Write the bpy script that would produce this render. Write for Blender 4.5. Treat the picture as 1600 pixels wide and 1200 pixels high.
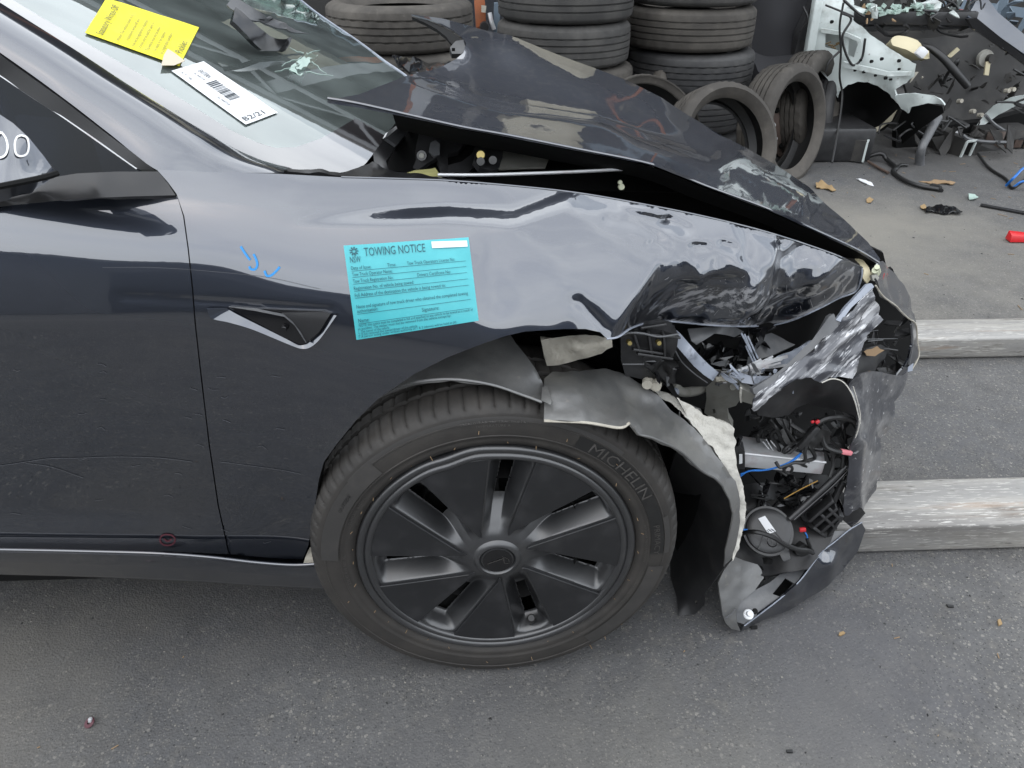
import bpy, bmesh, math, random
import numpy as np
from mathutils import Vector, Matrix, geometry

# ------------------------------------------------------------------ clear, camera, world, sun
for o in list(bpy.data.objects):
    bpy.data.objects.remove(o)
scn = bpy.context.scene
COL = scn.collection
RND = random.Random(7)

CAM = np.array([-0.00882, -0.93271, 1.2923])
PITCH, YAW, FPX = 0.57428, 0.03777, 1150.0
cd = bpy.data.cameras.new("camera")
cd.sensor_fit = 'HORIZONTAL'; cd.sensor_width = 36.0
cd.lens = 36.0 * FPX / 1600.0
cd.clip_start = 0.02; cd.clip_end = 900.0
cam = bpy.data.objects.new("camera", cd); COL.objects.link(cam)
cam.location = CAM
cam.rotation_euler = (math.pi / 2 - PITCH, 0, -YAW)
scn.camera = cam

SUN_EL, SUN_AZ = math.radians(62), math.radians(215)
w = bpy.data.worlds.new("World"); scn.world = w; w.use_nodes = True
nt = w.node_tree; nt.nodes.clear()
out = nt.nodes.new("ShaderNodeOutputWorld"); bg = nt.nodes.new("ShaderNodeBackground")
sky = nt.nodes.new("ShaderNodeTexSky"); sky.sky_type = 'NISHITA'; sky.sun_disc = False
sky.sun_elevation = SUN_EL; sky.sun_rotation = SUN_AZ; sky.dust_density = 2.0
tc = nt.nodes.new("ShaderNodeTexCoord")
mp = nt.nodes.new("ShaderNodeMapping"); mp.inputs['Scale'].default_value = (1.0, 1.0, 2.2)
nz = nt.nodes.new("ShaderNodeTexNoise"); nz.inputs['Scale'].default_value = 2.3; nz.inputs['Detail'].default_value = 6
nz.inputs['Roughness'].default_value = 0.55
rp = nt.nodes.new("ShaderNodeValToRGB")
rp.color_ramp.elements[0].position = 0.36; rp.color_ramp.elements[0].color = (0.60, 0.60, 0.60, 1)
rp.color_ramp.elements[1].position = 0.62; rp.color_ramp.elements[1].color = (0.97, 0.97, 0.97, 1)
mx = nt.nodes.new("ShaderNodeMix"); mx.data_type = 'RGBA'
mx.inputs[7].default_value = (8.7, 9.25, 9.9, 1)          # overcast cloud, in the sky's own units
L = nt.links
L.new(tc.outputs['Generated'], mp.inputs['Vector']); L.new(mp.outputs[0], nz.inputs['Vector'])
L.new(nz.outputs['Fac'], rp.inputs['Fac']); L.new(rp.outputs['Color'], mx.inputs[0])
L.new(sky.outputs[0], mx.inputs[6]); L.new(mx.outputs[2], bg.inputs['Color'])
bg.inputs['Strength'].default_value = 0.1
L.new(bg.outputs[0], out.inputs['Surface'])

sd = bpy.data.lights.new("sun", 'SUN'); sd.energy = 0.8; sd.angle = math.radians(160); sd.color = (1, 0.97, 0.92)
sun = bpy.data.objects.new("sun", sd); COL.objects.link(sun)
sdir = Vector((math.sin(SUN_AZ) * math.cos(SUN_EL), math.cos(SUN_AZ) * math.cos(SUN_EL), math.sin(SUN_EL)))
sun.rotation_euler = sdir.to_track_quat('Z', 'Y').to_euler(); sun.location = (0, -4, 9)

vs = scn.view_settings
vs.view_transform = 'Standard'; vs.look = 'None'; vs.gamma = 1.0; vs.use_curve_mapping = False
vs.exposure = 1.38
scn.cycles.max_bounces = 8; scn.cycles.transparent_max_bounces = 12
scn.cycles.sample_clamp_indirect = 6.0; scn.cycles.use_denoising = True

# ------------------------------------------------------------------ projection of the photograph into the place
_F = np.array([math.sin(YAW) * math.cos(PITCH), math.cos(YAW) * math.cos(PITCH), -math.sin(PITCH)])
_R = np.array([math.cos(YAW), -math.sin(YAW), 0.0]); _U = np.cross(_R, _F)

def ray(px, py):
    px = np.asarray(px, float); py = np.asarray(py, float)
    return _F + np.multiply.outer((px - 800) / FPX, _R) + np.multiply.outer((600 - py) / FPX, _U)
def at(px, py, Y):
    d = ray(px, py); return CAM + d * ((np.asarray(Y, float) - CAM[1]) / d[..., 1])[..., None]
def atz(px, py, Z):
    d = ray(px, py); return CAM + d * ((np.asarray(Z, float) - CAM[2]) / d[..., 2])[..., None]
def atx(px, py, X):
    d = ray(px, py); return CAM + d * ((np.asarray(X, float) - CAM[0]) / d[..., 0])[..., None]
def V(px, py, Y): return Vector(at(px, py, Y))
def VZ(px, py, Z): return Vector(atz(px, py, Z))
def pz(px, py, z): return (px, py, float(atz(px, py, z)[1]))     # a pixel on a level plane, as (px, py, Y)
def pix(P):
    d = np.asarray(P, float) - CAM
    return 800 + FPX * (d @ _R) / (d @ _F), 600 - FPX * (d @ _U) / (d @ _F)

# ------------------------------------------------------------------ value noise
def _hash(ix, iy, iz, s):
    h = (ix * 374761393 + iy * 668265263 + iz * 2147483647 + s * 1274126177) & 0xffffffff
    h = ((h ^ (h >> 13)) * 1274126177) & 0xffffffff
    return ((h ^ (h >> 16)) & 0xffff) / 65535.0
def noise3(P, scale=1.0, seed=0, octaves=1, facet=False):
    P = np.asarray(P, float) * scale
    tot = np.zeros(len(P)); amp = 1.0
    for o in range(octaves):
        I = np.floor(P).astype(np.int64); f = P - I
        if not facet: f = f * f * f * (f * (f * 6 - 15) + 10)
        r = 0
        for a in (0, 1):
            for b in (0, 1):
                for c in (0, 1):
                    wgt = (f[:, 0] if a else 1 - f[:, 0]) * (f[:, 1] if b else 1 - f[:, 1]) * (f[:, 2] if c else 1 - f[:, 2])
                    r = r + wgt * _hash(I[:, 0] + a, I[:, 1] + b, I[:, 2] + c, seed + o * 17)
        tot += amp * (r * 2 - 1); amp *= 0.5; P = P * 2.03 + 11.3
    return tot

# ------------------------------------------------------------------ mesh helpers
def mesh_obj(name, verts, faces, mat, parent=None, sharp=35, smooth=True):
    me = bpy.data.meshes.new(name)
    me.from_pydata([tuple(map(float, v)) for v in verts], [], [tuple(map(int, f)) for f in faces])
    me.validate(); me.update()
    if smooth:
        me.polygons.foreach_set('use_smooth', [True] * len(me.polygons))
        me.set_sharp_from_angle(angle=math.radians(sharp))
    if mat: me.materials.append(mat)
    o = bpy.data.objects.new(name, me); COL.objects.link(o)
    setp(o, parent); return o
def setp(o, parent):
    if parent is not None:
        o.parent = parent
        if parent.type == 'EMPTY':
            o.matrix_parent_inverse = Matrix.Translation(-Vector(parent.location))
def thing(name, loc, label, cat, group=None):
    o = bpy.data.objects.new(name, None); o.location = loc; o.empty_display_size = 0.1; COL.objects.link(o)
    return tag(o, label, cat, group)
def tag(o, label=None, cat=None, group=None, kind=None):
    if label: o['label'] = label
    if cat: o['category'] = cat
    if group: o['group'] = group
    if kind: o['kind'] = kind
    return o
class MB:
    def __init__(s): s.v = []; s.f = []
    def add(s, v, f):
        n = len(s.v); s.v.extend([tuple(map(float, q)) for q in v]); s.f.extend([tuple(int(i) + n for i in q) for q in f]); return s
    def build(s, name, mat, parent=None, sharp=35, smooth=True): return mesh_obj(name, s.v, s.f, mat, parent, sharp, smooth)

def catmull(pts, n=8, closed=False):
    P = np.asarray(pts, float); N = len(P); outp = []
    rng = range(N) if closed else range(N - 1)
    for i in rng:
        if closed: p0, p1, p2, p3 = P[(i - 1) % N], P[i], P[(i + 1) % N], P[(i + 2) % N]
        else:
            p1, p2 = P[i], P[i + 1]
            p0 = P[i - 1] if i > 0 else 2 * p1 - p2
            p3 = P[i + 2] if i + 2 < N else 2 * p2 - p1
        for k in range(n):
            t = k / n
            outp.append(0.5 * ((2 * p1) + (p2 - p0) * t + (2 * p0 - 5 * p1 + 4 * p2 - p3) * t * t + (3 * p1 - p0 - 3 * p2 + p3) * t ** 3))
    if not closed: outp.append(P[-1])
    return np.array(outp)

def tube_geo(path, r, segs=8, cap=True):
    P = np.asarray(path, float); N = len(P)
    r = np.full(N, r) if np.isscalar(r) else np.interp(np.linspace(0, 1, N), np.linspace(0, 1, len(r)), r)
    T = np.gradient(P, axis=0); T /= (np.linalg.norm(T, axis=1)[:, None] + 1e-9)
    a = np.array([0, 0, 1.0]) if abs(T[0][2]) < 0.9 else np.array([1.0, 0, 0])
    n = np.cross(T[0], a); n /= np.linalg.norm(n); v = []
    for i in range(N):
        n = n - T[i] * (n @ T[i]); n /= (np.linalg.norm(n) + 1e-9); b = np.cross(T[i], n)
        for k in range(segs):
            th = 2 * math.pi * k / segs
            v.append(P[i] + r[i] * (n * math.cos(th) + b * math.sin(th)))
    f = [(i * segs + k, i * segs + (k + 1) % segs, (i + 1) * segs + (k + 1) % segs, (i + 1) * segs + k) for i in range(N - 1) for k in range(segs)]
    if cap:
        f.append(tuple(range(segs))[::-1]); f.append(tuple((N - 1) * segs + k for k in range(segs)))
    return v, f
def tube(name, pts, r, mat, parent=None, segs=8, n=7, smooth=True):
    path = catmull(pts, n) if len(pts) > 2 and smooth else np.asarray(pts, float)
    v, f = tube_geo(path, r, segs); return mesh_obj(name, v, f, mat, parent, 50)
def ptube(name, pts, r, mat, parent=None, segs=8, n=7):
    return tube(name, [at(*p) for p in pts], r, mat, parent, segs, n)

def box_geo(size, mtx=None, bevel=0.004, segs=2):
    bm = bmesh.new(); bmesh.ops.create_cube(bm, size=1.0)
    for v in bm.verts: v.co = Vector((v.co.x * size[0], v.co.y * size[1], v.co.z * size[2]))
    if bevel > 0: bmesh.ops.bevel(bm, geom=list(bm.edges), offset=bevel, segments=segs, affect='EDGES', profile=0.5)
    if mtx is not None: bmesh.ops.transform(bm, matrix=mtx, verts=bm.verts)
    bm.verts.index_update()
    v = [tuple(q.co) for q in bm.verts]; f = [tuple(q.index for q in p.verts) for p in bm.faces]; bm.free(); return v, f
def box(name, c, size, mat, parent=None, rot=(0, 0, 0), bevel=0.004):
    from mathutils import Euler
    m = Matrix.Translation(Vector(c)) @ Euler(rot).to_matrix().to_4x4()
    v, f = box_geo(size, m, bevel); return mesh_obj(name, v, f, mat, parent, 40)
def frame_box(name, p0, p1, up, w_, h_, mat, parent=None, bevel=0.003):
    """a bar of section w_ (sideways) by h_ (along up) from p0 to p1"""
    v, f = bar_geo(p0, p1, up, w_, h_, bevel); return mesh_obj(name, v, f, mat, parent, 40)
def bar_geo(p0, p1, up, w_, h_, bevel=0.003):
    p0, p1, up = Vector(p0), Vector(p1), Vector(up)
    x = (p1 - p0); l = x.length; x.normalize(); y = up.cross(x).normalized(); z = x.cross(y)
    m = Matrix((x, y, z)).transposed().to_4x4(); m.translation = (p0 + p1) / 2
    return box_geo((l, w_, h_), m, bevel)

def lathe_geo(prof, segs, mod=None, closed=False):
    """profile of (radius, axial) about local Y; angle 0 = +X, pi/2 = +Z"""
    v = []; n = len(prof)
    for k in range(segs):
        th = 2 * math.pi * k / segs
        for j, (r, a) in enumerate(prof):
            rr, aa = (mod(r, a, th, k, j) if mod else (r, a))
            v.append((rr * math.cos(th), aa, rr * math.sin(th)))
    f = []
    for k in range(segs):
        k2 = (k + 1) % segs
        for j in range(n if closed else n - 1):
            j2 = (j + 1) % n
            f.append((k * n + j, k * n + j2, k2 * n + j2, k2 * n + j))
    return v, f

def tps_fit(P, val, reg=1e-4):
    P = np.asarray(P, float) / 100.0; n = len(P)
    d2 = ((P[:, None] - P[None]) ** 2).sum(-1)
    K = 0.5 * d2 * np.log(d2 + 1e-12); K[np.arange(n), np.arange(n)] = reg
    A = np.zeros((n + 3, n + 3)); A[:n, :n] = K; A[:n, n] = 1; A[:n, n + 1:] = P; A[n, :n] = 1; A[n + 1:, :n] = P.T
    b = np.zeros(n + 3); b[:n] = val
    c = np.linalg.lstsq(A, b, rcond=None)[0]
    def ev(Q):
        Q = np.asarray(Q, float) / 100.0
        d2 = ((Q[:, None] - P[None]) ** 2).sum(-1)
        return (0.5 * d2 * np.log(d2 + 1e-12)) @ c[:n] + c[n] + Q @ c[n + 1:]
    return ev
def inside(poly, Q):
    x, y = Q[:, 0], Q[:, 1]; r = np.zeros(len(Q), bool); n = len(poly); j = n - 1
    for i in range(n):
        xi, yi = poly[i]; xj, yj = poly[j]
        c = ((yi > y) != (yj > y)) & (x < (xj - xi) * (y - yi) / (yj - yi + 1e-12) + xi)
        r ^= c; j = i
    return r
def seg_dist(Q, A, B):
    d = B - A; t = np.clip(((Q - A) @ d) / (d @ d + 1e-12), 0, 1)
    return np.linalg.norm(Q - (A + t[:, None] * d), axis=1)
def poly_dist(Q, poly, closed=True):
    n = len(poly); best = np.full(len(Q), 1e9)
    for i in range(n if closed else n - 1):
        best = np.minimum(best, seg_dist(Q, np.asarray(poly[i], float), np.asarray(poly[(i + 1) % n], float)))
    return best
def resample(pts, sp, closed=True):
    P = np.asarray(pts, float); outp = []; n = len(P)
    for i in range(n if closed else n - 1):
        a, b = P[i], P[(i + 1) % n]; k = max(1, int(round(np.linalg.norm(b[:2] - a[:2]) / sp)))
        for j in range(k): outp.append(a + (b - a) * j / k)
    if not closed: outp.append(P[-1])
    return np.array(outp)

def tri_region(outline2d, sp, holes=(), seed=1, jitter=0.25):
    rng = np.random.default_rng(seed)
    o = np.asarray(outline2d); lo, hi = o.min(0), o.max(0)
    xs = np.arange(lo[0], hi[0], sp); ys = np.arange(lo[1], hi[1], sp * 0.866)
    G = np.array([(x + (sp / 2 if j % 2 else 0), y) for j, y in enumerate(ys) for x in xs])
    if len(G):
        G = G + rng.normal(size=G.shape) * sp * jitter * 0.4
        G = G[inside(o, G)]
    if len(G): G = G[poly_dist(G, o) > sp * 0.55]
    for h in holes:
        if len(G): G = G[~inside(np.asarray(h), G)]
        if len(G): G = G[poly_dist(G, h) > sp * 0.5]
    allv = [tuple(p) for p in o]; n_ = len(allv); edges = [(i, (i + 1) % n_) for i in range(n_)]
    for h in holes:
        n0 = len(allv); allv += [tuple(p) for p in h]; edges += [(n0 + i, n0 + (i + 1) % len(h)) for i in range(len(h))]
    allv += [tuple(p) for p in G]
    r = geometry.delaunay_2d_cdt([Vector(p) for p in allv], edges, [], 0, 1e-4, False)
    P = np.array([tuple(p) for p in r[0]]); T = np.array([tuple(q) for q in r[2] if len(q) == 3])
    cen = P[T].mean(1); keep = inside(o, cen)
    for h in holes: keep &= ~inside(np.asarray(h), cen)
    T = T[keep]; used = np.unique(T); remap = np.full(len(P), -1); remap[used] = np.arange(len(used))
    return P[used], [tuple(q) for q in remap[T]]

def vnormals(P, tris):
    T = np.asarray([t[:3] for t in tris]); n = np.cross(P[T[:, 1]] - P[T[:, 0]], P[T[:, 2]] - P[T[:, 0]])
    N = np.zeros_like(P)
    for k in range(3): np.add.at(N, T[:, k], n)
    N /= (np.linalg.norm(N, axis=1)[:, None] + 1e-12)
    flip = ((CAM - P) * N).sum(1) < 0
    if flip.mean() > 0.5: N = -N
    return N
def boundary(tris):
    cnt = {}
    for t in tris:
        for i in range(len(t)):
            e = (t[i], t[(i + 1) % len(t)]); cnt[e] = 1
    return [e for e in cnt if (e[1], e[0]) not in cnt]
def thicken(P, tris, th, N=None):
    """give a sheet its thickness, away from the side it is seen on"""
    if N is None: N = vnormals(P, tris)
    n = len(P); T = [tuple(t) for t in tris]
    fn = np.cross(P[[t[1] for t in T]] - P[[t[0] for t in T]], P[[t[2] for t in T]] - P[[t[0] for t in T]])
    if (fn * N[[t[0] for t in T]]).sum() < 0: T = [t[::-1] for t in T]
    Vv = np.vstack([P, P - N * th]); Fc = list(T) + [tuple(i + n for i in t[::-1]) for t in T]
    for a, b in boundary(T): Fc.append((b, a, a + n, b + n))
    return Vv, Fc

def sheet_geo(outline, ctrl=(), sp=8, thick=0.003, crumple=(), curve=False, holes=(), depth=None, seed=1, edge_noise=0.0, off=0.0, disp=None, calm=0.0):
    O = [tuple(p) for p in outline]
    if curve: Oc = catmull([p[:2] for p in O], 6, True)
    else: Oc = np.array([p[:2] for p in O], float)
    Oc = resample(Oc, sp)
    if edge_noise:
        q = np.c_[Oc, np.zeros(len(Oc))]
        Oc = Oc + np.c_[noise3(q, 0.09, seed + 5, 2), noise3(q, 0.09, seed + 9, 2)] * edge_noise
    hs = [resample(h, sp * 0.7) for h in holes]
    P2, T = tri_region(Oc, sp, hs, seed)
    if depth is None:
        cp = np.array([p for p in O] + [tuple(c) for c in ctrl], float)
        d = ray(cp[:, 0], cp[:, 1]); t = (cp[:, 2] - CAM[1]) / d[:, 1]
        ev = tps_fit(cp[:, :2], 1.0 / t)
        P = CAM + ray(P2[:, 0], P2[:, 1]) / np.clip(ev(P2), 0.02, 10)[:, None]
    else:
        P = depth(P2[:, 0], P2[:, 1])
    N = vnormals(P, T)
    if disp is not None: P = P + N * disp(P, P2)[:, None]
    for amp, sc, oc in crumple:
        a = noise3(P, sc, seed, oc)
        P = P + N * (amp * a)[:, None]
    if off: P = P + N * off
    N = vnormals(P, T)
    if thick: return thicken(P, T, thick, N)
    return P, T
def sheet(name, outline, mat, parent=None, sharp=40, **k):
    v, f = sheet_geo(outline, **k); return mesh_obj(name, v, f, mat, parent, sharp)

# ------------------------------------------------------------------ materials
def nn(nt, t, **k):
    n = nt.nodes.new(t)
    for a, b in k.items(): setattr(n, a, b)
    return n
ALB = 0.75     # albedo level of the whole yard, set against the exposure
def pbr(name, col, rough=0.5, metal=0.0, spec=0.5, coat=0.0, coat_rough=0.03, coat_ior=1.5, var=None, bump=None, speck=None, dust=None, aniso_scale=(1, 1, 1), rough_var=0.0, space='Object', sheen=0.0):
    m = bpy.data.materials.new(name); m.use_nodes = True; nt = m.node_tree
    K = ALB; col = tuple(c * K for c in col); var = None if var is None else (tuple(c * K for c in var[0]), *var[1:]); dust = None if dust is None else [(tuple(c * K for c in d[0]), *d[1:]) for d in dust]
    b = nt.nodes['Principled BSDF']; Lk = nt.links
    b.inputs['Roughness'].default_value = rough; b.inputs['Metallic'].default_value = metal
    b.inputs['Specular IOR Level'].default_value = spec
    b.inputs['Coat Weight'].default_value = coat; b.inputs['Coat Roughness'].default_value = coat_rough; b.inputs['Coat IOR'].default_value = coat_ior
    tcn = nn(nt, 'ShaderNodeTexCoord'); mp = nn(nt, 'ShaderNodeMapping'); mp.inputs['Scale'].default_value = aniso_scale
    Lk.new(tcn.outputs[space], mp.inputs['Vector'])
    def noise_node(scale, detail=4, rg=0.55):
        n = nn(nt, 'ShaderNodeTexNoise'); n.inputs['Scale'].default_value = scale; n.inputs['Detail'].default_value = detail
        n.inputs['Roughness'].default_value = rg; Lk.new(mp.outputs[0], n.inputs['Vector']); return n
    def ramp(src, p0, p1, c0=(0, 0, 0, 1), c1=(1, 1, 1, 1)):
        r = nn(nt, 'ShaderNodeValToRGB'); e = r.color_ramp.elements
        e[0].position = p0; e[0].color = c0; e[1].position = p1; e[1].color = c1; Lk.new(src, r.inputs['Fac']); return r
    def mix(fac, a, bcol):
        x = nn(nt, 'ShaderNodeMix', data_type='RGBA'); Lk.new(fac, x.inputs[0])
        if hasattr(a, 'is_linked'): Lk.new(a, x.inputs[6])
        else: x.inputs[6].default_value = (*a, 1)
        x.inputs[7].default_value = (*bcol, 1); return x
    cur = tuple(col)
    if var:                                             # (other colour, scale, lo, hi)
        c2, sc, lo, hi = var; n = noise_node(sc, 6); r = ramp(n.outputs['Fac'], lo, hi); cur = mix(r.outputs['Color'], cur, c2).outputs[2]
    for d in ([] if dust is None else dust):            # further layers (colour, scale, lo, hi)
        c2, sc, lo, hi = d; n = noise_node(sc, 8, 0.65); r = ramp(n.outputs['Fac'], lo, hi); cur = mix(r.outputs['Color'], cur, c2).outputs[2]
    if speck:                                           # (colour, scale, lo, hi) cells
        for c2, sc, lo, hi in speck:
            vn = nn(nt, 'ShaderNodeTexVoronoi'); vn.inputs['Scale'].default_value = sc; Lk.new(mp.outputs[0], vn.inputs['Vector'])
            r = ramp(vn.outputs['Color'], lo, hi); cur = mix(r.outputs['Color'], cur, c2).outputs[2]
    if isinstance(cur, tuple): b.inputs['Base Color'].default_value = (*cur, 1)
    else: Lk.new(cur, b.inputs['Base Color'])
    if rough_var:
        n = noise_node(7, 5); mr = nn(nt, 'ShaderNodeMapRange'); mr.inputs['From Min'].default_value = 0.3; mr.inputs['From Max'].default_value = 0.7
        mr.inputs['To Min'].default_value = max(0.02, rough - rough_var); mr.inputs['To Max'].default_value = min(1, rough + rough_var)
        Lk.new(n.outputs['Fac'], mr.inputs['Value']); Lk.new(mr.outputs[0], b.inputs['Roughness'])
    if bump:                                            # list of (scale, strength, distance)
        prev = None
        for sc, st, ds in bump:
            n = noise_node(sc, 6, 0.6); bp = nn(nt, 'ShaderNodeBump'); bp.inputs['Strength'].default_value = st; bp.inputs['Distance'].default_value = ds
            Lk.new(n.outputs['Fac'], bp.inputs['Height'])
            if prev: Lk.new(prev.outputs[0], bp.inputs['Normal'])
            prev = bp
        Lk.new(prev.outputs[0], b.inputs['Normal'])
    m['b'] = 1
    return m

PAINT_ARGS = dict(rough=0.30, metal=0.85, coat=1.0, coat_rough=0.012, coat_ior=2.02)
M = {}
M['paint'] = pbr('car_paint', (0.040, 0.047, 0.064), **PAINT_ARGS, dust=[((0.12, 0.12, 0.13), 90, 0.70, 0.85)])
def worn_paint():
    m = pbr('worn_wing_paint', (0.040, 0.047, 0.064), **PAINT_ARGS); nt = m.node_tree; b = nt.nodes['Principled BSDF']; Lk = nt.links
    at_ = nn(nt, 'ShaderNodeAttribute'); at_.attribute_name = 'wear'; tcn = nn(nt, 'ShaderNodeTexCoord'); mp = nn(nt, 'ShaderNodeMapping'); mp.vector_type = 'TEXTURE'; mp.inputs['Rotation'].default_value = (0, math.radians(-28), 0); mp.inputs['Scale'].default_value = (7, 1, 1); Lk.new(tcn.outputs['Object'], mp.inputs[0])
    n1 = nn(nt, 'ShaderNodeTexNoise'); n1.inputs['Scale'].default_value = 75; n1.inputs['Detail'].default_value = 8; n1.inputs['Roughness'].default_value = .7; Lk.new(mp.outputs[0], n1.inputs[0])
    ad = nn(nt, 'ShaderNodeMath', operation='MULTIPLY_ADD'); ad.inputs[1].default_value = .30; Lk.new(at_.outputs['Fac'], ad.inputs[0]); Lk.new(n1.outputs['Fac'], ad.inputs[2])
    r = nn(nt, 'ShaderNodeMapRange'); r.inputs['From Min'].default_value = .69; r.inputs['From Max'].default_value = .77; Lk.new(ad.outputs[0], r.inputs['Value'])
    mu = nn(nt, 'ShaderNodeMath', operation='MULTIPLY'); Lk.new(r.outputs[0], mu.inputs[0]); Lk.new(at_.outputs['Fac'], mu.inputs[1])
    mxn = nn(nt, 'ShaderNodeMix', data_type='RGBA'); mxn.inputs[6].default_value = (0.030, 0.035, 0.048, 1); mxn.inputs[7].default_value = (.34, .34, .35, 1); Lk.new(mu.outputs[0], mxn.inputs[0]); Lk.new(mxn.outputs[2], b.inputs['Base Color'])
    for inp, a0, a1 in (('Coat Weight', 1, .15), ('Metallic', .85, 0), ('Roughness', .3, .6), ('Coat Roughness', .012, .1)):
        mr = nn(nt, 'ShaderNodeMapRange'); mr.inputs['To Min'].default_value = a0; mr.inputs['To Max'].default_value = a1; Lk.new(mu.outputs[0], mr.inputs['Value']); Lk.new(mr.outputs[0], b.inputs[inp])
    return m
M['paint_wing'] = worn_paint()
M['paint_dirty'] = pbr('dusty_paint', (0.040, 0.046, 0.062), **{**PAINT_ARGS, 'coat_rough': 0.05}, dust=[((0.16, 0.155, 0.15), 14, 0.55, 0.85), ((0.3, 0.29, 0.27), 160, 0.68, 0.8)])
M['paint_hood'] = pbr('bonnet_paint', (0.048, 0.054, 0.072), **{**PAINT_ARGS, 'coat_rough': 0.04, 'metal': .5, 'rough': .4}, dust=[((0.13, 0.128, 0.126), 60, 0.5, 0.9)])
M['paint_scraped'] = pbr('scraped_paint', (0.05, 0.052, 0.062), rough=0.42, metal=0.4, coat=0.7, coat_rough=0.12, coat_ior=1.6, aniso_scale=(1, 1, 1),
                        dust=[((0.20, 0.20, 0.205), 16, 0.50, 0.68), ((0.5, 0.5, 0.51), 70, 0.61, 0.66)], bump=[(40, 0.3, 0.004)])
M['black_plastic'] = pbr('black_plastic', (0.022, 0.022, 0.023), rough=0.38, var=((0.038, 0.038, 0.039), 30, 0.4, 0.7), bump=[(300, 0.15, 0.001)])
M['black_gloss'] = pbr('black_gloss', (0.008, 0.008, 0.009), rough=0.12, spec=0.6)
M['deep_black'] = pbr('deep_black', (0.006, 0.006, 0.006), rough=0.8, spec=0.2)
M['trim'] = pbr('matte_black_trim', (0.016, 0.016, 0.017), rough=0.36, spec=0.5, bump=[(500, 0.1, 0.0006)])
M['liner'] = pbr('dusty_liner', (0.085, 0.086, 0.085), rough=0.42, spec=0.8, coat=.5, coat_rough=.35, coat_ior=1.6, dust=[((0.15, 0.147, 0.138), 9, 0.40, 0.72), ((0.24, 0.215, 0.18), 60, 0.62, 0.8), ((.30, .29, .27), 300, .66, .72)], bump=[(120, 0.4, 0.0015), (22, .25, .003)])
M['liner_dark'] = pbr('dark_liner', (0.012, 0.012, 0.013), rough=0.5, dust=[((0.035, 0.034, 0.032), 20, 0.5, 0.8)], bump=[(60, 0.2, 0.002)])
M['felt'] = pbr('cream_felt', (0.50, 0.47, 0.40), rough=0.95, spec=0.1, dust=[((0.26, 0.23, 0.18), 25, 0.52, 0.75), ((0.08, 0.07, 0.06), 60, 0.68, 0.8)], bump=[(70, 0.6, 0.006), (400, 0.3, 0.001)])
M['felt_white'] = pbr('white_felt', (0.66, 0.64, 0.58), rough=0.95, spec=0.1, dust=[((0.4, 0.37, 0.31), 30, 0.55, 0.75)], bump=[(50, 0.7, 0.008), (300, 0.4, 0.001)])
M['alu'] = pbr('aluminium', (0.66, 0.67, 0.68), rough=0.38, metal=0.35, dust=[((0.45, 0.33, 0.33), 22, 0.5, 0.8), ((0.75, 0.75, 0.75), 90, 0.68, 0.74)], rough_var=0.1)
M['steel'] = pbr('grey_steel', (0.34, 0.335, 0.30), rough=0.5, metal=0.2, dust=[((0.20, 0.19, 0.165), 18, 0.5, 0.75)])
M['grey_plastic'] = pbr('grey_plastic', (0.10, 0.103, 0.108), rough=0.4, dust=[((0.17, 0.17, 0.17), 22, 0.5, 0.8)])
M['light_trim'] = pbr('light_blue_grey_trim', (0.33, 0.36, 0.42), rough=0.35, dust=[((0.12, 0.13, 0.15), 40, 0.55, 0.7)])
M['brass'] = pbr('brass_bolt', (0.62, 0.5, 0.2), rough=0.35, metal=0.9)
M['foam_yellow'] = pbr('yellow_foam', (0.42, 0.40, 0.16), rough=0.9, bump=[(90, 0.4, 0.003)])
M['clip'] = pbr('pale_plastic_clip', (0.62, 0.64, 0.46), rough=0.5)
M['rubber'] = pbr('tyre_rubber', (0.036, 0.0335, 0.031), rough=0.6, spec=0.3, dust=[((0.062, 0.056, 0.05), 11, 0.42, 0.8), ((0.10, 0.09, 0.08), 120, 0.66, 0.85)], bump=[(220, 0.2, 0.0012)])
M['rubber_band'] = pbr('smooth_rubber_band', (0.042, 0.040, 0.038), rough=0.5, dust=[((0.065, 0.06, 0.056), 20, 0.5, 0.8)])
M['rubber_black'] = pbr('black_rubber', (0.010, 0.010, 0.010), rough=0.5, dust=[((0.03, 0.028, 0.026), 24, 0.5, 0.8)])
M['rubber_letter'] = pbr('raised_rubber', (0.058, 0.054, 0.05), rough=0.5)
M['cover'] = pbr('wheel_cover', (0.017, 0.0175, 0.019), rough=0.40, spec=.7, coat=.6, coat_rough=.28, coat_ior=1.6, rough_var=0.08, dust=[((0.05, 0.05, 0.052), 18, 0.55, 0.85), ((0.16, 0.155, 0.15), 420, 0.72, 0.78)])
M['blade'] = pbr('wheel_blade', (0.013, 0.0135, 0.015), rough=0.42, spec=0.5, rough_var=0.08, dust=[((0.035, 0.035, 0.037), 16, 0.5, 0.85), ((0.25, 0.24, 0.23), 300, 0.73, 0.78)])
M['frit'] = pbr('frit_glass', (0.03, 0.028, 0.03), rough=0.04, spec=1.0, coat=1.0, coat_ior=2.0, coat_rough=0.03)
M['white_ink'] = pbr('white_chalk_ink', (0.8, 0.8, 0.8), rough=0.7)
M['blue_ink'] = pbr('blue_crayon', (0.03, 0.30, 0.72), rough=0.6)
M['red_ink'] = pbr('dark_red_mark', (0.09, 0.022, 0.032), rough=0.5)
M['cyan'] = pbr('turquoise_notice', (0.065, 0.47, 0.52), rough=0.38, spec=0.5, dust=[((0.09, 0.54, 0.58), 25, 0.5, 0.8)])
M['ink'] = pbr('black_print', (0.02, 0.03, 0.04), rough=0.6)
M['ink_teal'] = pbr('dark_teal_print', (0.012, 0.10, 0.13), rough=0.6)
M['paper'] = pbr('white_paper', (0.78, 0.79, 0.80), rough=0.6)
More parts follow.
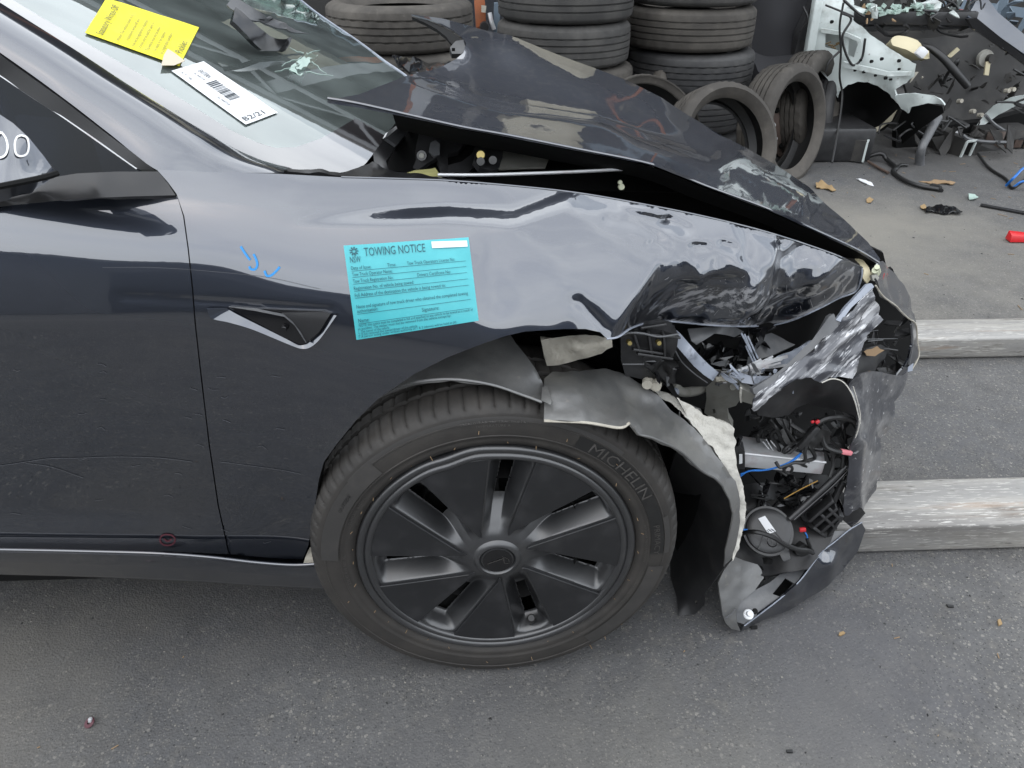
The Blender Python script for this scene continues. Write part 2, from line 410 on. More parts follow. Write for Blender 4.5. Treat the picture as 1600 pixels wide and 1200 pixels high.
M['yellow'] = pbr('yellow_paper', (0.80, 0.72, 0.015), rough=0.6, dust=[((0.85, 0.78, 0.05), 20, 0.5, 0.8)])
M['paper_back'] = pbr('paper_back', (0.60, 0.52, 0.40), rough=0.7)
M['orange'] = pbr('orange_rack', (0.36, 0.11, 0.04), rough=0.6, dust=[((0.20, 0.09, 0.05), 8, 0.45, 0.7)])
M['blue_grey'] = pbr('blue_grey_steel', (0.16, 0.21, 0.26), rough=0.5)
M['cream_panel'] = pbr('cream_panel', (0.42, 0.385, 0.29), rough=0.6, dust=[((0.28, 0.25, 0.18), 3, 0.5, 0.8)])
M['white_body'] = pbr('white_car_paint', (0.62, 0.68, 0.66), rough=0.35, coat=0.5, dust=[((0.36, 0.37, 0.34), 9, 0.52, 0.75), ((0.14, 0.12, 0.09), 30, 0.64, 0.72)])
M['dark_shell'] = pbr('dark_shell', (0.022, 0.021, 0.020), rough=0.7, dust=[((0.06, 0.056, 0.05), 5, 0.45, 0.75)])
M['blue_paint'] = pbr('blue_black_paint', (0.03, 0.04, 0.06), rough=0.3, coat=1.0)
M['red_paint'] = pbr('red_paint', (0.35, 0.012, 0.015), rough=0.3, coat=0.6)
M['red_plastic'] = pbr('red_plastic', (0.62, 0.015, 0.02), rough=0.35)
M['reservoir'] = pbr('cream_reservoir', (0.62, 0.55, 0.36), rough=0.5)
M['fabric'] = pbr('black_fabric', (0.014, 0.014, 0.017), rough=0.85, bump=[(60, 0.1, 0.002)])
M['rust'] = pbr('rusty_steel', (0.11, 0.075, 0.06), rough=0.6, metal=0.3, dust=[((0.20, 0.17, 0.15), 12, 0.5, 0.75)])
M['cable'] = pbr('black_cable', (0.012, 0.012, 0.012), rough=0.45)
M['blue_wire'] = pbr('blue_wire', (0.01, 0.16, 0.55), rough=0.4)
M['red_wire'] = pbr('red_connector', (0.55, 0.02, 0.03), rough=0.4)
M['pink'] = pbr('pink_sleeve', (0.70, 0.22, 0.25), rough=0.5)
M['yellow_wire'] = pbr('ochre_wire', (0.45, 0.26, 0.06), rough=0.5)
M['leaf'] = pbr('dry_leaf', (0.34, 0.23, 0.11), rough=0.8)
M['card'] = pbr('brown_card', (0.30, 0.20, 0.11), rough=0.85)
M['beam'] = pbr('weathered_galvanised_steel', (0.36, 0.352, 0.335), rough=0.5, metal=0.4, aniso_scale=(0.3, 3.0, 3.0),
                dust=[((0.50, 0.48, 0.44), 6, 0.45, 0.60), ((0.22, 0.205, 0.185), 12, 0.54, 0.68), ((0.36, 0.19, 0.08), 2.0, 0.60, 0.72), ((0.13, 0.12, 0.11), 1.2, .58, .75), ((.62, .60, .56), 70, .56, .62), ((.16, .15, .13), 55, .61, .70), ((0.10, 0.09, 0.08), 40, 0.64, 0.7)], bump=[(30, 0.25, 0.003)])
M['concrete'] = pbr('grey_cladding', (0.23, 0.235, 0.25), rough=0.8, dust=[((0.17, 0.17, 0.17), 0.7, 0.4, 0.7)])
M['dark_wall'] = pbr('dark_cladding', (0.060, 0.067, 0.082), rough=0.8, dust=[((0.10, 0.105, 0.115), 1.0, 0.4, 0.7)])
M['roof_steel'] = pbr('roof_steel', (0.09, 0.085, 0.08), rough=0.6)
M['galv'] = pbr('galvanised_truss', (0.25, 0.26, 0.27), rough=0.5, metal=0.4)

def asphalt():
    m = bpy.data.materials.new('asphalt'); m.use_nodes = True; nt = m.node_tree; b = nt.nodes['Principled BSDF']; Lk = nt.links
    tcn = nn(nt, 'ShaderNodeTexCoord'); co = tcn.outputs['Object']
    def noise(sc, det=6, rg=0.6):
        n = nn(nt, 'ShaderNodeTexNoise'); n.inputs['Scale'].default_value = sc; n.inputs['Detail'].default_value = det; n.inputs['Roughness'].default_value = rg
        Lk.new(co, n.inputs['Vector']); return n.outputs['Fac']
    def ramp(src, p0, p1):
        r = nn(nt, 'ShaderNodeValToRGB'); e = r.color_ramp.elements; e[0].position = p0; e[1].position = p1; Lk.new(src, r.inputs['Fac']); return r.outputs['Color']
    def mix(fac, a, c2, k=1.0):
        x = nn(nt, 'ShaderNodeMix', data_type='RGBA')
        if k != 1.0:
            mm = nn(nt, 'ShaderNodeMath', operation='MULTIPLY'); Lk.new(fac, mm.inputs[0]); mm.inputs[1].default_value = k; fac = mm.outputs[0]
        Lk.new(fac, x.inputs[0])
        if isinstance(a, tuple): x.inputs[6].default_value = (*[q * ALB for q in a], 1)
        else: Lk.new(a, x.inputs[6])
        x.inputs[7].default_value = (*[q * ALB for q in c2], 1); return x.outputs[2]
    c = mix(ramp(noise(1.1, 4), 0.38, 0.66), (0.100, 0.101, 0.104), (0.158, 0.151, 0.140))
    c = mix(ramp(noise(3.7, 5), 0.50, 0.72), c, (0.098, 0.098, 0.104), 0.8)
    c = mix(ramp(noise(0.55, 3), 0.56, 0.70), c, (0.20, 0.187, 0.163), 0.7)
    c = mix(ramp(noise(13, 5, .7), 0.42, 0.64), c, (0.068, 0.067, 0.067), 0.75)
    c = mix(ramp(noise(26, 4, .7), 0.52, 0.68), c, (0.20, 0.188, 0.168), 0.5)
    c = mix(ramp(noise(85, 4, .7), 0.46, 0.62), c, (0.072, 0.072, 0.073), 0.55)
    hs = []
    for sc, lo, hi, colr, k in ((230, 0.76, 0.86, (0.30, 0.283, 0.25), 0.5), (120, 0.93, 0.95, (0.36, 0.34, 0.30), 0.45), (260, 0.72, 0.8, (0.16, 0.155, 0.15), 0.4), (210, 0.86, 0.9, (0.022, 0.022, 0.022), 0.7)):
        vn = nn(nt, 'ShaderNodeTexVoronoi'); vn.inputs['Scale'].default_value = sc; Lk.new(co, vn.inputs['Vector'])
        sep = nn(nt, 'ShaderNodeSeparateColor'); Lk.new(vn.outputs['Color'], sep.inputs[0])
        fac = ramp(sep.outputs[0], lo, hi)
        d = nn(nt, 'ShaderNodeMath', operation='LESS_THAN'); Lk.new(vn.outputs['Distance'], d.inputs[0]); d.inputs[1].default_value = 0.42
        mu = nn(nt, 'ShaderNodeMath', operation='MULTIPLY'); Lk.new(fac, mu.inputs[0]); Lk.new(d.outputs[0], mu.inputs[1])
        c = mix(mu.outputs[0], c, colr, k); hs.append(vn.outputs['Distance'])
    def patch(cx, cy, r0, r1, colr, k, c):
        vm = nn(nt, 'ShaderNodeVectorMath', operation='DISTANCE'); vm.inputs[1].default_value = (cx, cy, 0); Lk.new(co, vm.inputs[0])
        ad = nn(nt, 'ShaderNodeMath', operation='MULTIPLY_ADD'); Lk.new(noise(2.3, 6, .65), ad.inputs[0]); ad.inputs[1].default_value = -1.6; Lk.new(vm.outputs['Value'], ad.inputs[2])
        mr = nn(nt, 'ShaderNodeMapRange'); mr.inputs['From Min'].default_value = r0 - .8; mr.inputs['From Max'].default_value = r1 - .8; mr.inputs['To Min'].default_value = 1; mr.inputs['To Max'].default_value = 0
        Lk.new(ad.outputs[0], mr.inputs['Value']); return mix(mr.outputs[0], c, colr, k)
    c = patch(1.75, 2.3, .1, 1.0, (.25, .235, .20), .75, c)          # dusty pale wear in front of the nose
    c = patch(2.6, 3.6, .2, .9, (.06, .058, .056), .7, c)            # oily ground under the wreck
    c = patch(-.75, .10, .0, .55, (.055, .055, .058), .55, c); c = patch(.1, .1, .0, .5, (.06, .06, .062), .5, c); c = patch(-.95, -.15, .0, .45, (.19, .175, .15), .45, c); c = patch(.45, -.42, .0, .5, (.20, .19, .165), .4, c); c = patch(.72, .02, .0, .35, (.085, .085, .095), .5, c); c = patch(-.35, -.3, 0, .4, (.095, .095, .10), .5, c)  # first patch paints the contact shadow below the sill into the asphalt colour
    # oil stains
    c = mix(ramp(noise(0.9, 5, 0.5), 0.62, 0.70), c, (0.028, 0.028, 0.030), 0.55)
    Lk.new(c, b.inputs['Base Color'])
    r = nn(nt, 'ShaderNodeMapRange'); r.inputs['To Min'].default_value = 0.62; r.inputs['To Max'].default_value = 0.9
    Lk.new(noise(2.0), r.inputs['Value']); Lk.new(r.outputs[0], b.inputs['Roughness'])
    bp = nn(nt, 'ShaderNodeBump'); bp.inputs['Strength'].default_value = 0.35; bp.inputs['Distance'].default_value = 0.003
    Lk.new(hs[0], bp.inputs['Height'])
    bp2 = nn(nt, 'ShaderNodeBump'); bp2.inputs['Strength'].default_value = 0.35; bp2.inputs['Distance'].default_value = 0.004
    Lk.new(noise(200, 5, .7), bp2.inputs['Height']); Lk.new(bp.outputs[0], bp2.inputs['Normal']); Lk.new(bp2.outputs[0], b.inputs['Normal'])
    return m
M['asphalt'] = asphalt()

def glass_mat(name, tint, refl=1.0, ior=1.52, film=0.0, film_col=(.5, .58, .56)):
    m = bpy.data.materials.new(name); m.use_nodes = True; nt = m.node_tree; nt.nodes.remove(nt.nodes['Principled BSDF'])
    o = nt.nodes['Material Output']
    tr = nn(nt, 'ShaderNodeBsdfTransparent'); tr.inputs[0].default_value = (*tint, 1)
    gl = nn(nt, 'ShaderNodeBsdfGlossy'); gl.inputs['Roughness'].default_value = 0.015; gl.inputs['Color'].default_value = (0.95, 1.0, 0.99, 1)
    fr = nn(nt, 'ShaderNodeFresnel'); fr.inputs[0].default_value = ior
    mu = nn(nt, 'ShaderNodeMath', operation='MULTIPLY'); mu.inputs[1].default_value = refl; mu.use_clamp = True
    mx = nn(nt, 'ShaderNodeMixShader'); nt.links.new(fr.outputs[0], mu.inputs[0]); nt.links.new(mu.outputs[0], mx.inputs[0])
    base = tr.outputs[0]
    if film:
        df = nn(nt, 'ShaderNodeBsdfDiffuse'); df.inputs[0].default_value = (*film_col, 1); tn = nn(nt, 'ShaderNodeTexCoord'); nz = nn(nt, 'ShaderNodeTexNoise'); nz.inputs['Scale'].default_value = 9; nz.inputs['Detail'].default_value = 8; nt.links.new(tn.outputs['Object'], nz.inputs['Vector'])
        mr = nn(nt, 'ShaderNodeMapRange'); mr.inputs['From Min'].default_value = .3; mr.inputs['From Max'].default_value = .7; mr.inputs['To Min'].default_value = film * .6; mr.inputs['To Max'].default_value = film * 1.4
        nt.links.new(nz.outputs['Fac'], mr.inputs['Value']); m2 = nn(nt, 'ShaderNodeMixShader'); nt.links.new(mr.outputs[0], m2.inputs[0]); nt.links.new(tr.outputs[0], m2.inputs[1]); nt.links.new(df.outputs[0], m2.inputs[2]); base = m2.outputs[0]
    nt.links.new(base, mx.inputs[1]); nt.links.new(gl.outputs[0], mx.inputs[2]); nt.links.new(mx.outputs[0], o.inputs['Surface'])
    return m
M['windscreen'] = glass_mat('windscreen_glass', (0.55, 0.68, 0.64), 1.0, 2.5, .13)
M['side_glass'] = glass_mat('side_glass', (0.25, 0.28, 0.36), .35, 1.5)
M['crack'] = pbr('crushed_glass', (0.45, 0.58, 0.52), rough=0.35, bump=[(200, 0.8, 0.003)])

# ------------------------------------------------------------------ text, evaluated in one go
TEXT_STRINGS = ["TOWING NOTICE", "NSW", "Date of Issue:", "Time:", "Tow Truck Operators License No:", "Tow Truck Operator Name:", "Tow Truck Registration No:",
    "Drivers Certificate No:", "Registration No. of vehicle being towed:", "Full Address of the destination the vehicle is being towed to:",
    "Name and signature of tow truck driver who obtained the completed towing", "authorisation:", "Name:", "Signature:",
    "NOTE: this notice must be completed in full and attached to any vehicle to be towed as a result of",
    "an accident. The sticker must not be removed from the vehicle except by:", "1. The owner of the vehicle",
    "2. If not removed the owner/driver of the vehicle", "3. A person acting under written authority of 1 & 2 (above) will be held at (if)",
    "Statutory Write-Off", "Within The vehicle listed is to", "a statutory write-off and", "may not be registered in Australia",
    "It must only be used for parts or", "This vehicle must not be driven", "on roads or be repaired", "to a registrable condition", "Pickles",
    "B2/21", "EASTERN", "AC 4447718", "X 3 - 44", "MICHELIN", "PRIMACY", "OUTSIDE", "TREADWEAR 340  TRACTION A", "TEMPERATURE A", "TUBELESS  RADIAL", "235/45 R18 98Y XL", "00",
    "PLY UNDER TREAD 2 POLYESTER", "MAX LOAD 750 KG"]
TXT = {}
_tmp = []
for s in TEXT_STRINGS:
    cu = bpy.data.curves.new("t", 'FONT'); cu.body = s; cu.size = 1.0; cu.resolution_u = 2; cu.fill_mode = 'FRONT'
    ob = bpy.data.objects.new("t", cu); COL.objects.link(ob); _tmp.append((s, ob))
dg = bpy.context.evaluated_depsgraph_get()
for s, ob in _tmp:
    me = ob.evaluated_get(dg).to_mesh()
    v = np.array([tuple(q.co[:2]) for q in me.vertices]); f = [tuple(p.vertices) for p in me.polygons]
    wd = v[:, 0].max() - v[:, 0].min(); v[:, 0] -= v[:, 0].min(); TXT[s] = (v, f, wd)
    ob.evaluated_get(dg).to_mesh_clear()
for s, ob in _tmp:
    cu = ob.data; bpy.data.objects.remove(ob); bpy.data.curves.remove(cu)
def put_text(mb, s, fn, u, v, size=None, width=None, aspect=1.0):
    """writes s from (u, v) with cap height ~0.7*size (or a given width) through fn(U, V) -> 3D points; v grows upward"""
    p, f, wd = TXT[s]
    if size is None: size = width / wd
    sx = width / wd if width is not None else size * aspect
    mb.add(fn(u + p[:, 0] * sx, v + p[:, 1] * size), f)
def stroke(mb, pts2, wdt, fn):
    P = catmull(pts2, 5); T = np.gradient(P, axis=0); T /= np.linalg.norm(T, axis=1)[:, None] + 1e-9
    Nn = np.c_[-T[:, 1], T[:, 0]] * wdt / 2
    A = P + Nn; B = P - Nn; n = len(P); Q = np.vstack([A, B])
    mb.add(fn(Q[:, 0], Q[:, 1]), [(i, i + 1, n + i + 1, n + i) for i in range(n - 1)])

#==PART2==
# ------------------------------------------------------------------ the setting
def ground():
    # one sheet: fine near the car, coarse to the horizon
    rs = [0.0, 1.5, 3, 5, 8, 14, 30, 80, 200, 450]; n = 48; v = [(0, 0, 0)]; f = []
    for r in rs[1:]:
        for k in range(n): v.append((r * math.cos(2 * math.pi * k / n), r * math.sin(2 * math.pi * k / n), 0))
    for k in range(n): f.append((0, 1 + k, 1 + (k + 1) % n))
    for i in range(len(rs) - 2):
        a = 1 + i * n; b = a + n
        for k in range(n): f.append((a + k, b + k, b + (k + 1) % n, a + (k + 1) % n))
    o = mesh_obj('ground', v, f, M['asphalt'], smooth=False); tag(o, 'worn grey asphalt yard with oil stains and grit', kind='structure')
ground()

# long low workshop across the yard, behind the photographer (seen only as reflections in the paint)
ws = thing('workshop_building', (0, -9.5, 0), 'long low grey clad workshop across the yard', 'building')
box('wall', (0, -10.0, 1.35), (44, 0.3, 2.7), M['concrete'], ws, bevel=0)
box('roof', (0, -10.6, 2.78), (45, 3.0, 0.14), M['roof_steel'], ws, bevel=0)
for i in range(6):
    box('roller_door', (-17 + 6.6 * i, -9.83, 1.1), (3.4, 0.05, 2.2), M['dark_wall'], ws, bevel=0)

# open-fronted shed over the tyre store
sh = thing('storage_shed', (1.0, 6.5, 0), 'dark open fronted storage shed behind the tyre stacks', 'shed')
box('wall', (1.0, 9.2, 1.95), (22, 0.2, 3.9), M['dark_wall'], sh, bevel=0)
box('roof', (1.0, 7.2, 3.98), (22, 4.6, 0.1), M['roof_steel'], sh, bevel=0)
for x in (-6.0, -0.2, 5.8, 10.5): box('column', (x, 5.05, 1.95), (0.16, 0.16, 3.9), M['galv'], sh, bevel=0.004)
box('truss_chord', (1.0, 4.95, 3.86), (22, 0.09, 0.14), M['galv'], sh, bevel=0.004)
box('truss_chord', (1.0, 4.95, 3.30), (22, 0.09, 0.12), M['galv'], sh, bevel=0.004)
for i in range(22):
    x = -9.6 + i
    frame_box('truss_web', (x, 4.95, 3.33), (x + 0.5, 4.95, 3.82), (0, 1, 0), 0.05, 0.05, M['galv'], sh, 0)
    frame_box('truss_web', (x + 0.5, 4.95, 3.82), (x + 1.0, 4.95, 3.33), (0, 1, 0), 0.05, 0.05, M['galv'], sh, 0)

rk = thing('pallet_rack', (1.0, 5.6, 0), 'orange pallet rack with blue grey braces between the tyre stacks', 'rack')
for x in (-2.3, -0.35, 0.30, 2.0, 4.0):
    for y in (6.1,): box('upright', (x, y, 1.6), (0.10, 0.08, 3.2), M['orange'] if x != 0.30 else M['roof_steel'], rk, bevel=0.004)
for z in (1.25,):
    for y in (6.1,): box('shelf_beam', (0.85, y, z), (6.4, 0.06, 0.11), M['blue_grey'], rk, bevel=0.004)
for i, (x, y, z, sx, sy, sz, mm) in enumerate([(-1.6, 5.6, 1.62, 0.9, 0.6, 0.6, 'cream_panel'), (0.9, 5.6, 1.55, 0.7, 0.6, 0.5, 'cream_panel'), (1.4, 5.6, 0.72, 0.6, 0.5, 0.42, 'dark_shell'),
        (2.9, 5.6, 1.6, 0.8, 0.6, 0.6, 'dark_shell'), (-0.6, 5.6, 2.55, 0.9, 0.6, 0.6, 'cream_panel'), (2.6, 5.6, 2.5, 1.0, 0.6, 0.5, 'cream_panel'), (-1.2, 5.6, 0.75, 0.7, 0.6, 0.45, 'dark_shell')]):
    b_ = box('storage_crate', (x, y, z), (sx, sy, sz), M[mm], None, bevel=0.01)
    tag(b_, ('pale cream' if mm == 'cream_panel' else 'dark') + ' storage crate on the ' + ('lower' if z < 1 else 'upper' if z > 2 else 'middle') + ' shelf of the rack, ' + ('left' if x < -1.3 else 'centre left' if x < 0 else 'centre right' if x < 2 else 'right') + ' end', 'crate', 'crates on the pallet rack')

# two galvanised beams lying on the yard
def steel_beam(y0, y1, h, x0, x1, label):
    t = thing('steel_beam', ((x0 + x1) / 2, (y0 + y1) / 2, 0), label, 'steel beam', 'beams under the car nose')
    v, f = box_geo((x1 - x0, y1 - y0, h), Matrix.Translation(((x0 + x1) / 2, (y0 + y1) / 2, h / 2 + 0.002)), 0.012, 3)
    mesh_obj('beam_body', v, f, M['beam'], t, 30)
steel_beam(0.285, 0.452, 0.088, 0.62, 4.2, 'weathered galvanised steel beam on the asphalt, nearest to the camera')
steel_beam(1.16, 1.30, 0.082, 0.75, 4.6, 'rust streaked steel beam on the asphalt, farther one behind the bonnet')

# ------------------------------------------------------------------ body side surface Y(x, z) of the car
ZK = np.arange(0.10, 1.12, 0.0025); XK = np.arange(-1.45, 1.0, 0.005)
def _alpha(kn):
    z = np.array([k[0] for k in kn]); a = np.array([k[1] for k in kn]); return np.interp(ZK, z, a)
ST = [  # x, z knots of outward tilt in degrees, Y at z = 0.70
 (-1.45, [(.1, -3), (.33, -3), (.355, -4), (.375, 2), (.40, 3), (.43, -4), (.55, -4), (.70, -1), (.796, 1), (.806, 12), (.86, 15), (.895, 18), (.92, 25), (.96, 33), (1.02, 48), (1.1, 55)], .022),
 (-0.55, [(.1, -3), (.33, -3), (.355, -4), (.375, 2), (.40, 3), (.43, -4), (.55, -4), (.70, -1), (.794, 1), (.806, 12), (.86, 15), (.89, 18), (.92, 26), (.96, 38), (1.0, 52), (1.1, 60)], .020),
 (-0.36, [(.1, -8), (.36, -8), (.50, -4), (.65, 0), (.77, 3), (.80, 10), (.84, 15), (.875, 19), (.90, 27), (.94, 42), (.97, 58), (1.0, 66), (1.1, 70)], .014),
 (-0.20, [(.1, -4), (.36, -4), (.55, -1), (.68, 3), (.76, 9), (.80, 14), (.825, 19), (.86, 28), (.90, 40), (.94, 56), (.97, 68), (1.0, 74), (1.1, 76)], .004),
 (0.00, [(.1, 0), (.55, 1), (.68, 6), (.74, 12), (.785, 19), (.83, 31), (.88, 43), (.92, 56), (.95, 68), (.98, 75), (1.1, 78)], -.006),
 (0.20, [(.1, 0), (.55, 2), (.68, 10), (.73, 19), (.80, 30), (.85, 42), (.89, 56), (.92, 68), (.95, 76), (1.1, 78)], .004),
 (0.45, [(.1, 0), (.50, 2), (.64, 12), (.70, 22), (.76, 34), (.81, 48), (.85, 64), (.88, 72), (1.1, 76)], .055),
 (0.70, [(.1, 0), (.45, 2), (.58, 12), (.66, 26), (.72, 40), (.77, 56), (.80, 68), (1.1, 75)], .16),
 (1.00, [(.1, 0), (.40, 2), (.55, 20), (.64, 40), (.70, 60), (.75, 70), (1.1, 75)], .36)]
_rows = []
for x, kn, y0 in ST:
    a = _alpha(kn); k = np.exp(-0.5 * (np.arange(-8, 9) / 2.2) ** 2); k /= k.sum()
    a = np.convolve(np.pad(a, 8, 'edge'), k, 'valid')
    Y = np.cumsum(np.tan(np.radians(a))) * 0.0025; i0 = int(round((0.70 - 0.10) / 0.0025)); _rows.append(Y - Y[i0] + y0)
_rows = np.array(_rows); _sx = np.array([s[0] for s in ST])
def _pchip(xs, ys, xq):
    h = np.diff(xs); d = np.diff(ys, axis=0) / h[:, None]; m = np.zeros_like(ys)
    m[1:-1] = (d[:-1] * h[1:, None] + d[1:] * h[:-1, None]) / (h[1:] + h[:-1])[:, None]; m[0] = d[0]; m[-1] = d[-1]
    i = np.clip(np.searchsorted(xs, xq) - 1, 0, len(xs) - 2); t = ((xq - xs[i]) / h[i])[:, None]; hh = h[i][:, None]
    return (2 * t**3 - 3 * t**2 + 1) * ys[i] + (t**3 - 2 * t**2 + t) * hh * m[i] + (-2 * t**3 + 3 * t**2) * ys[i + 1] + (t**3 - t**2) * hh * m[i + 1]
BT = _pchip(_sx, _rows, XK)
GX, GZ = np.meshgrid(XK, ZK, indexing='ij')
_Q = np.c_[GX.ravel(), GZ.ravel()]
def sstep(a, b, x): t = np.clip((x - a) / (b - a), 0, 1); return t * t * (3 - 2 * t)
def pxz(poly, Y=0.06): return [tuple(at(p[0], p[1], Y)[[0, 2]]) for p in poly]
def crease(poly, depth, width, kind='gauss', Y=0.06, fade=True):
    global BT
    d = poly_dist(PXQ, [np.array(p_, float) for p_ in poly], False).reshape(GX.shape) * .00115
    if kind == 'gauss': g = np.exp(-(d / width) ** 2)
    elif kind == 'sharp': g = np.exp(-d / width)
    BT = BT + depth * g
# intact features: shoulder ledge running along the wing, dish around the camera repeater
def ledge(poly, w_z, rise, x_fade, Y=0.10):
    global BT
    P = np.array(pxz(poly, Y)); zl = np.interp(XK, P[:, 0], P[:, 1])
    s = sstep(0, 1, (GZ - zl[:, None]) / w_z + 0.5)
    fx = sstep(x_fade[0], x_fade[1], XK) * (1 - sstep(x_fade[2], x_fade[3], XK))
    BT = BT + rise * (s - sstep(0, 1, (GZ - zl[:, None]) / .20 + .5) * .55) * fx[:, None]
ledge([(500, 338), (700, 338), (800, 345), (900, 330), (980, 345)], 0.009, 0.044, (-.30, -.10, .20, .33))
PXQ = np.stack(pix(np.c_[GX.ravel(), BT.ravel(), GZ.ravel()]), -1)
crease([(190, 463), (300, 470), (420, 477), (518, 484)], .0010, .006)
# buckled part of the wing
crease([(735, 380), (752, 352), (800, 342)], -0.006, 0.030)
crease([(745, 360), (755, 420), (775, 470)], 0.004, 0.035)
crease([(800, 352), (860, 400), (905, 470)], -0.004, 0.04)
crease([(905, 472), (948, 520)], 0.008, 0.012, 'sharp')
crease([(930, 330), (1010, 385), (1060, 400), (1085, 390)], 0.007, 0.018)
crease([(1048, 349), (1072, 360)], .020, .010); crease([(1130, 384), (1148, 391)], .012, .007); crease([(905, 318), (950, 326), (1000, 341), (1040, 352)], .022, .011); crease([(950, 345), (1000, 356), (1030, 372)], .010, .008); crease([(1020, 384), (1040, 388)], .008, .005); crease([(1086, 387), (1108, 389)], .008, .005); crease([(1180, 366), (1230, 386)], .014, .009)
crease([(960, 300), (1010, 340), (1090, 375)], -0.006, 0.020)
crease([(985, 350), (1030, 372)], 0.006, 0.010)
crease([(1130, 385), (1150, 392)], 0.004, 0.006)
crease([(1085, 385), (1110, 388)], 0.004, 0.005)
crease([(1160, 350), (1172, 385), (1165, 405), (1188, 435)], 0.016, 0.009, 'sharp')
crease([(1150, 410), (1175, 420), (1188, 440)], -0.008, 0.012)
crease([(1235, 425), (1262, 402)], 0.006, 0.010)
# the collapsed corner below: everything under this line is pushed in
_l = np.array(pxz([(935, 520), (948, 488), (985, 452), (1035, 418), (1075, 402), (1135, 405), (1188, 438), (1235, 432), (1262, 408), (1300, 405), (1350, 430)], .08))
_o = np.argsort(_l[:, 0]); _zl = np.interp(XK, _l[_o, 0], _l[_o, 1], left=-1, right=_l[_o, 1][-1])
_dd = np.clip(_zl[:, None] - GZ, 0, 1); _fx = sstep(0.13, 0.24, XK)[:, None]
BT = BT + _fx * (np.sqrt(_dd ** 2 + 0.010 ** 2) - 0.010) * 1.05
_N3 = np.c_[_Q, np.zeros(len(_Q))]
_am = sstep(0.12, 0.45, GX) * sstep(0.60, 0.70, GZ)
BT = BT + _am * (0.0048 * noise3(_N3, 11, 3, 2).reshape(GX.shape)) + _am * _fx * (_dd > 0) * sstep(0, .03, _dd) * 0.016 * noise3(np.c_[_Q[:, 0] * .8 + _Q[:, 1] * .6, _Q[:, 1] * .8 - _Q[:, 0] * .6, 0 * _Q[:, 0]] * np.array([1, 1.5, 1]), 14, 8, 2, True).reshape(GX.shape)
BT = BT + sstep(-.10, .15, GX) * (1 - sstep(.2, .5, GX)) * 0.004 * noise3(_N3, 9, 21, 1).reshape(GX.shape)
for ln_ in ([(1035, 420), (1018, 460), (1010, 500)], [(1188, 438), (1184, 470), (1186, 506)], [(1075, 475), (1120, 462), (1155, 452)], [(1235, 435), (1255, 460), (1262, 488)], [(1075, 404), (1100, 440), (1110, 470)], [(1290, 410), (1300, 440), (1296, 468)]): crease(ln_, RND.choice([-.010, .010, -.008]), .010, 'sharp')
crease([(1088, 452), (1120, 440), (1150, 428)], -.010, .020)
# a light smoothing, so creases have a bend radius
_k = np.array([.25, .5, .25])
for ax in (0, 1):
    BT = np.apply_along_axis(lambda r: np.convolve(np.pad(r, 1, 'edge'), _k, 'valid'), ax, BT)
def Yb(x, z):
    fx = np.clip((x - XK[0]) / 0.005, 0, len(XK) - 1.001); fz = np.clip((z - ZK[0]) / 0.0025, 0, len(ZK) - 1.001)
    i = fx.astype(int); j = fz.astype(int); a = fx - i; b = fz - j
    return BT[i, j] * (1 - a) * (1 - b) + BT[i + 1, j] * a * (1 - b) + BT[i, j + 1] * (1 - a) * b + BT[i + 1, j + 1] * a * b
def body_hit(px, py, off=0.0):
    px = np.atleast_1d(np.asarray(px, float)); py = np.atleast_1d(np.asarray(py, float)); d = ray(px, py)
    t0 = (-0.10 - CAM[1]) / d[:, 1]; t1 = (0.60 - CAM[1]) / d[:, 1]; n = 140
    lo = t0.copy(); hi = t1.copy(); found = np.zeros(len(px), bool); prev = t0.copy()
    for k in range(1, n + 1):
        t = t0 + (t1 - t0) * k / n; P = CAM + d * t[:, None]; g = P[:, 1] - (Yb(P[:, 0], P[:, 2]) - off)
        hit = (~found) & (g > 0); lo[hit] = prev[hit]; hi[hit] = t[hit]; found |= hit; prev = t
    for _ in range(26):
        m = (lo + hi) / 2; P = CAM + d * m[:, None]; g = P[:, 1] - (Yb(P[:, 0], P[:, 2]) - off) > 0
        hi = np.where(g, m, hi); lo = np.where(g, lo, m)
    return CAM + d * ((lo + hi) / 2)[:, None]

# ------------------------------------------------------------------ the car
car = thing('crashed_car', (0.0, 0.92, 0.0), 'dark grey saloon car with a crushed front corner and raised bonnet', 'car')

DOOR = [(-330, 330), (-200, 326), (0, 322), (100, 313), (200, 308), (277, 307), (286, 338), (293, 388), (300, 452), (304, 505), (313, 585), (326, 695), (340, 790), (357, 866),
        (250, 861), (150, 859), (0, 857), (-330, 852)]
door = sheet('door', DOOR, M['paint'], car, sp=7, thick=0.002, depth=body_hit)
WING = [(245, 265), (330, 269), (425, 271), (533, 277), (620, 279), (700, 282), (800, 290), (900, 301), (1000, 318), (1100, 338), (1150, 350), (1200, 363), (1250, 379), (1300, 396), (1347, 418),
        (1346, 432), (1337, 454), (1311, 465), (1282, 480), (1232, 502), (1185, 509), (1117, 508), (1050, 502), (1017, 503), (987, 512), (966, 526), (948, 529), (938, 519), (915, 514),
        (880, 514), (820, 518), (790, 525), (757, 536), (700, 558), (648, 584), (592, 622), (556, 657), (526, 694), (506, 722), (498, 750), (493, 785), (482, 852), (473, 874), (420, 872),
        (359, 866), (342, 790), (328, 695), (315, 585), (306, 505), (302, 452), (295, 388), (288, 338), (276, 303), (262, 284)]
wing = sheet('wing', WING, M['paint_wing'], car, sp=4.0, thick=.0025, depth=body_hit, sharp=75)
_wv = np.array([tuple(q.co) for q in wing.data.vertices]); _wx, _wy = pix(_wv); _wq = np.c_[_wx, _wy]
_wr = [(955, 520), (1000, 470), (1060, 430), (1150, 430), (1240, 440), (1345, 425), (1340, 455), (1285, 480), (1190, 512), (1060, 505), (985, 515)]
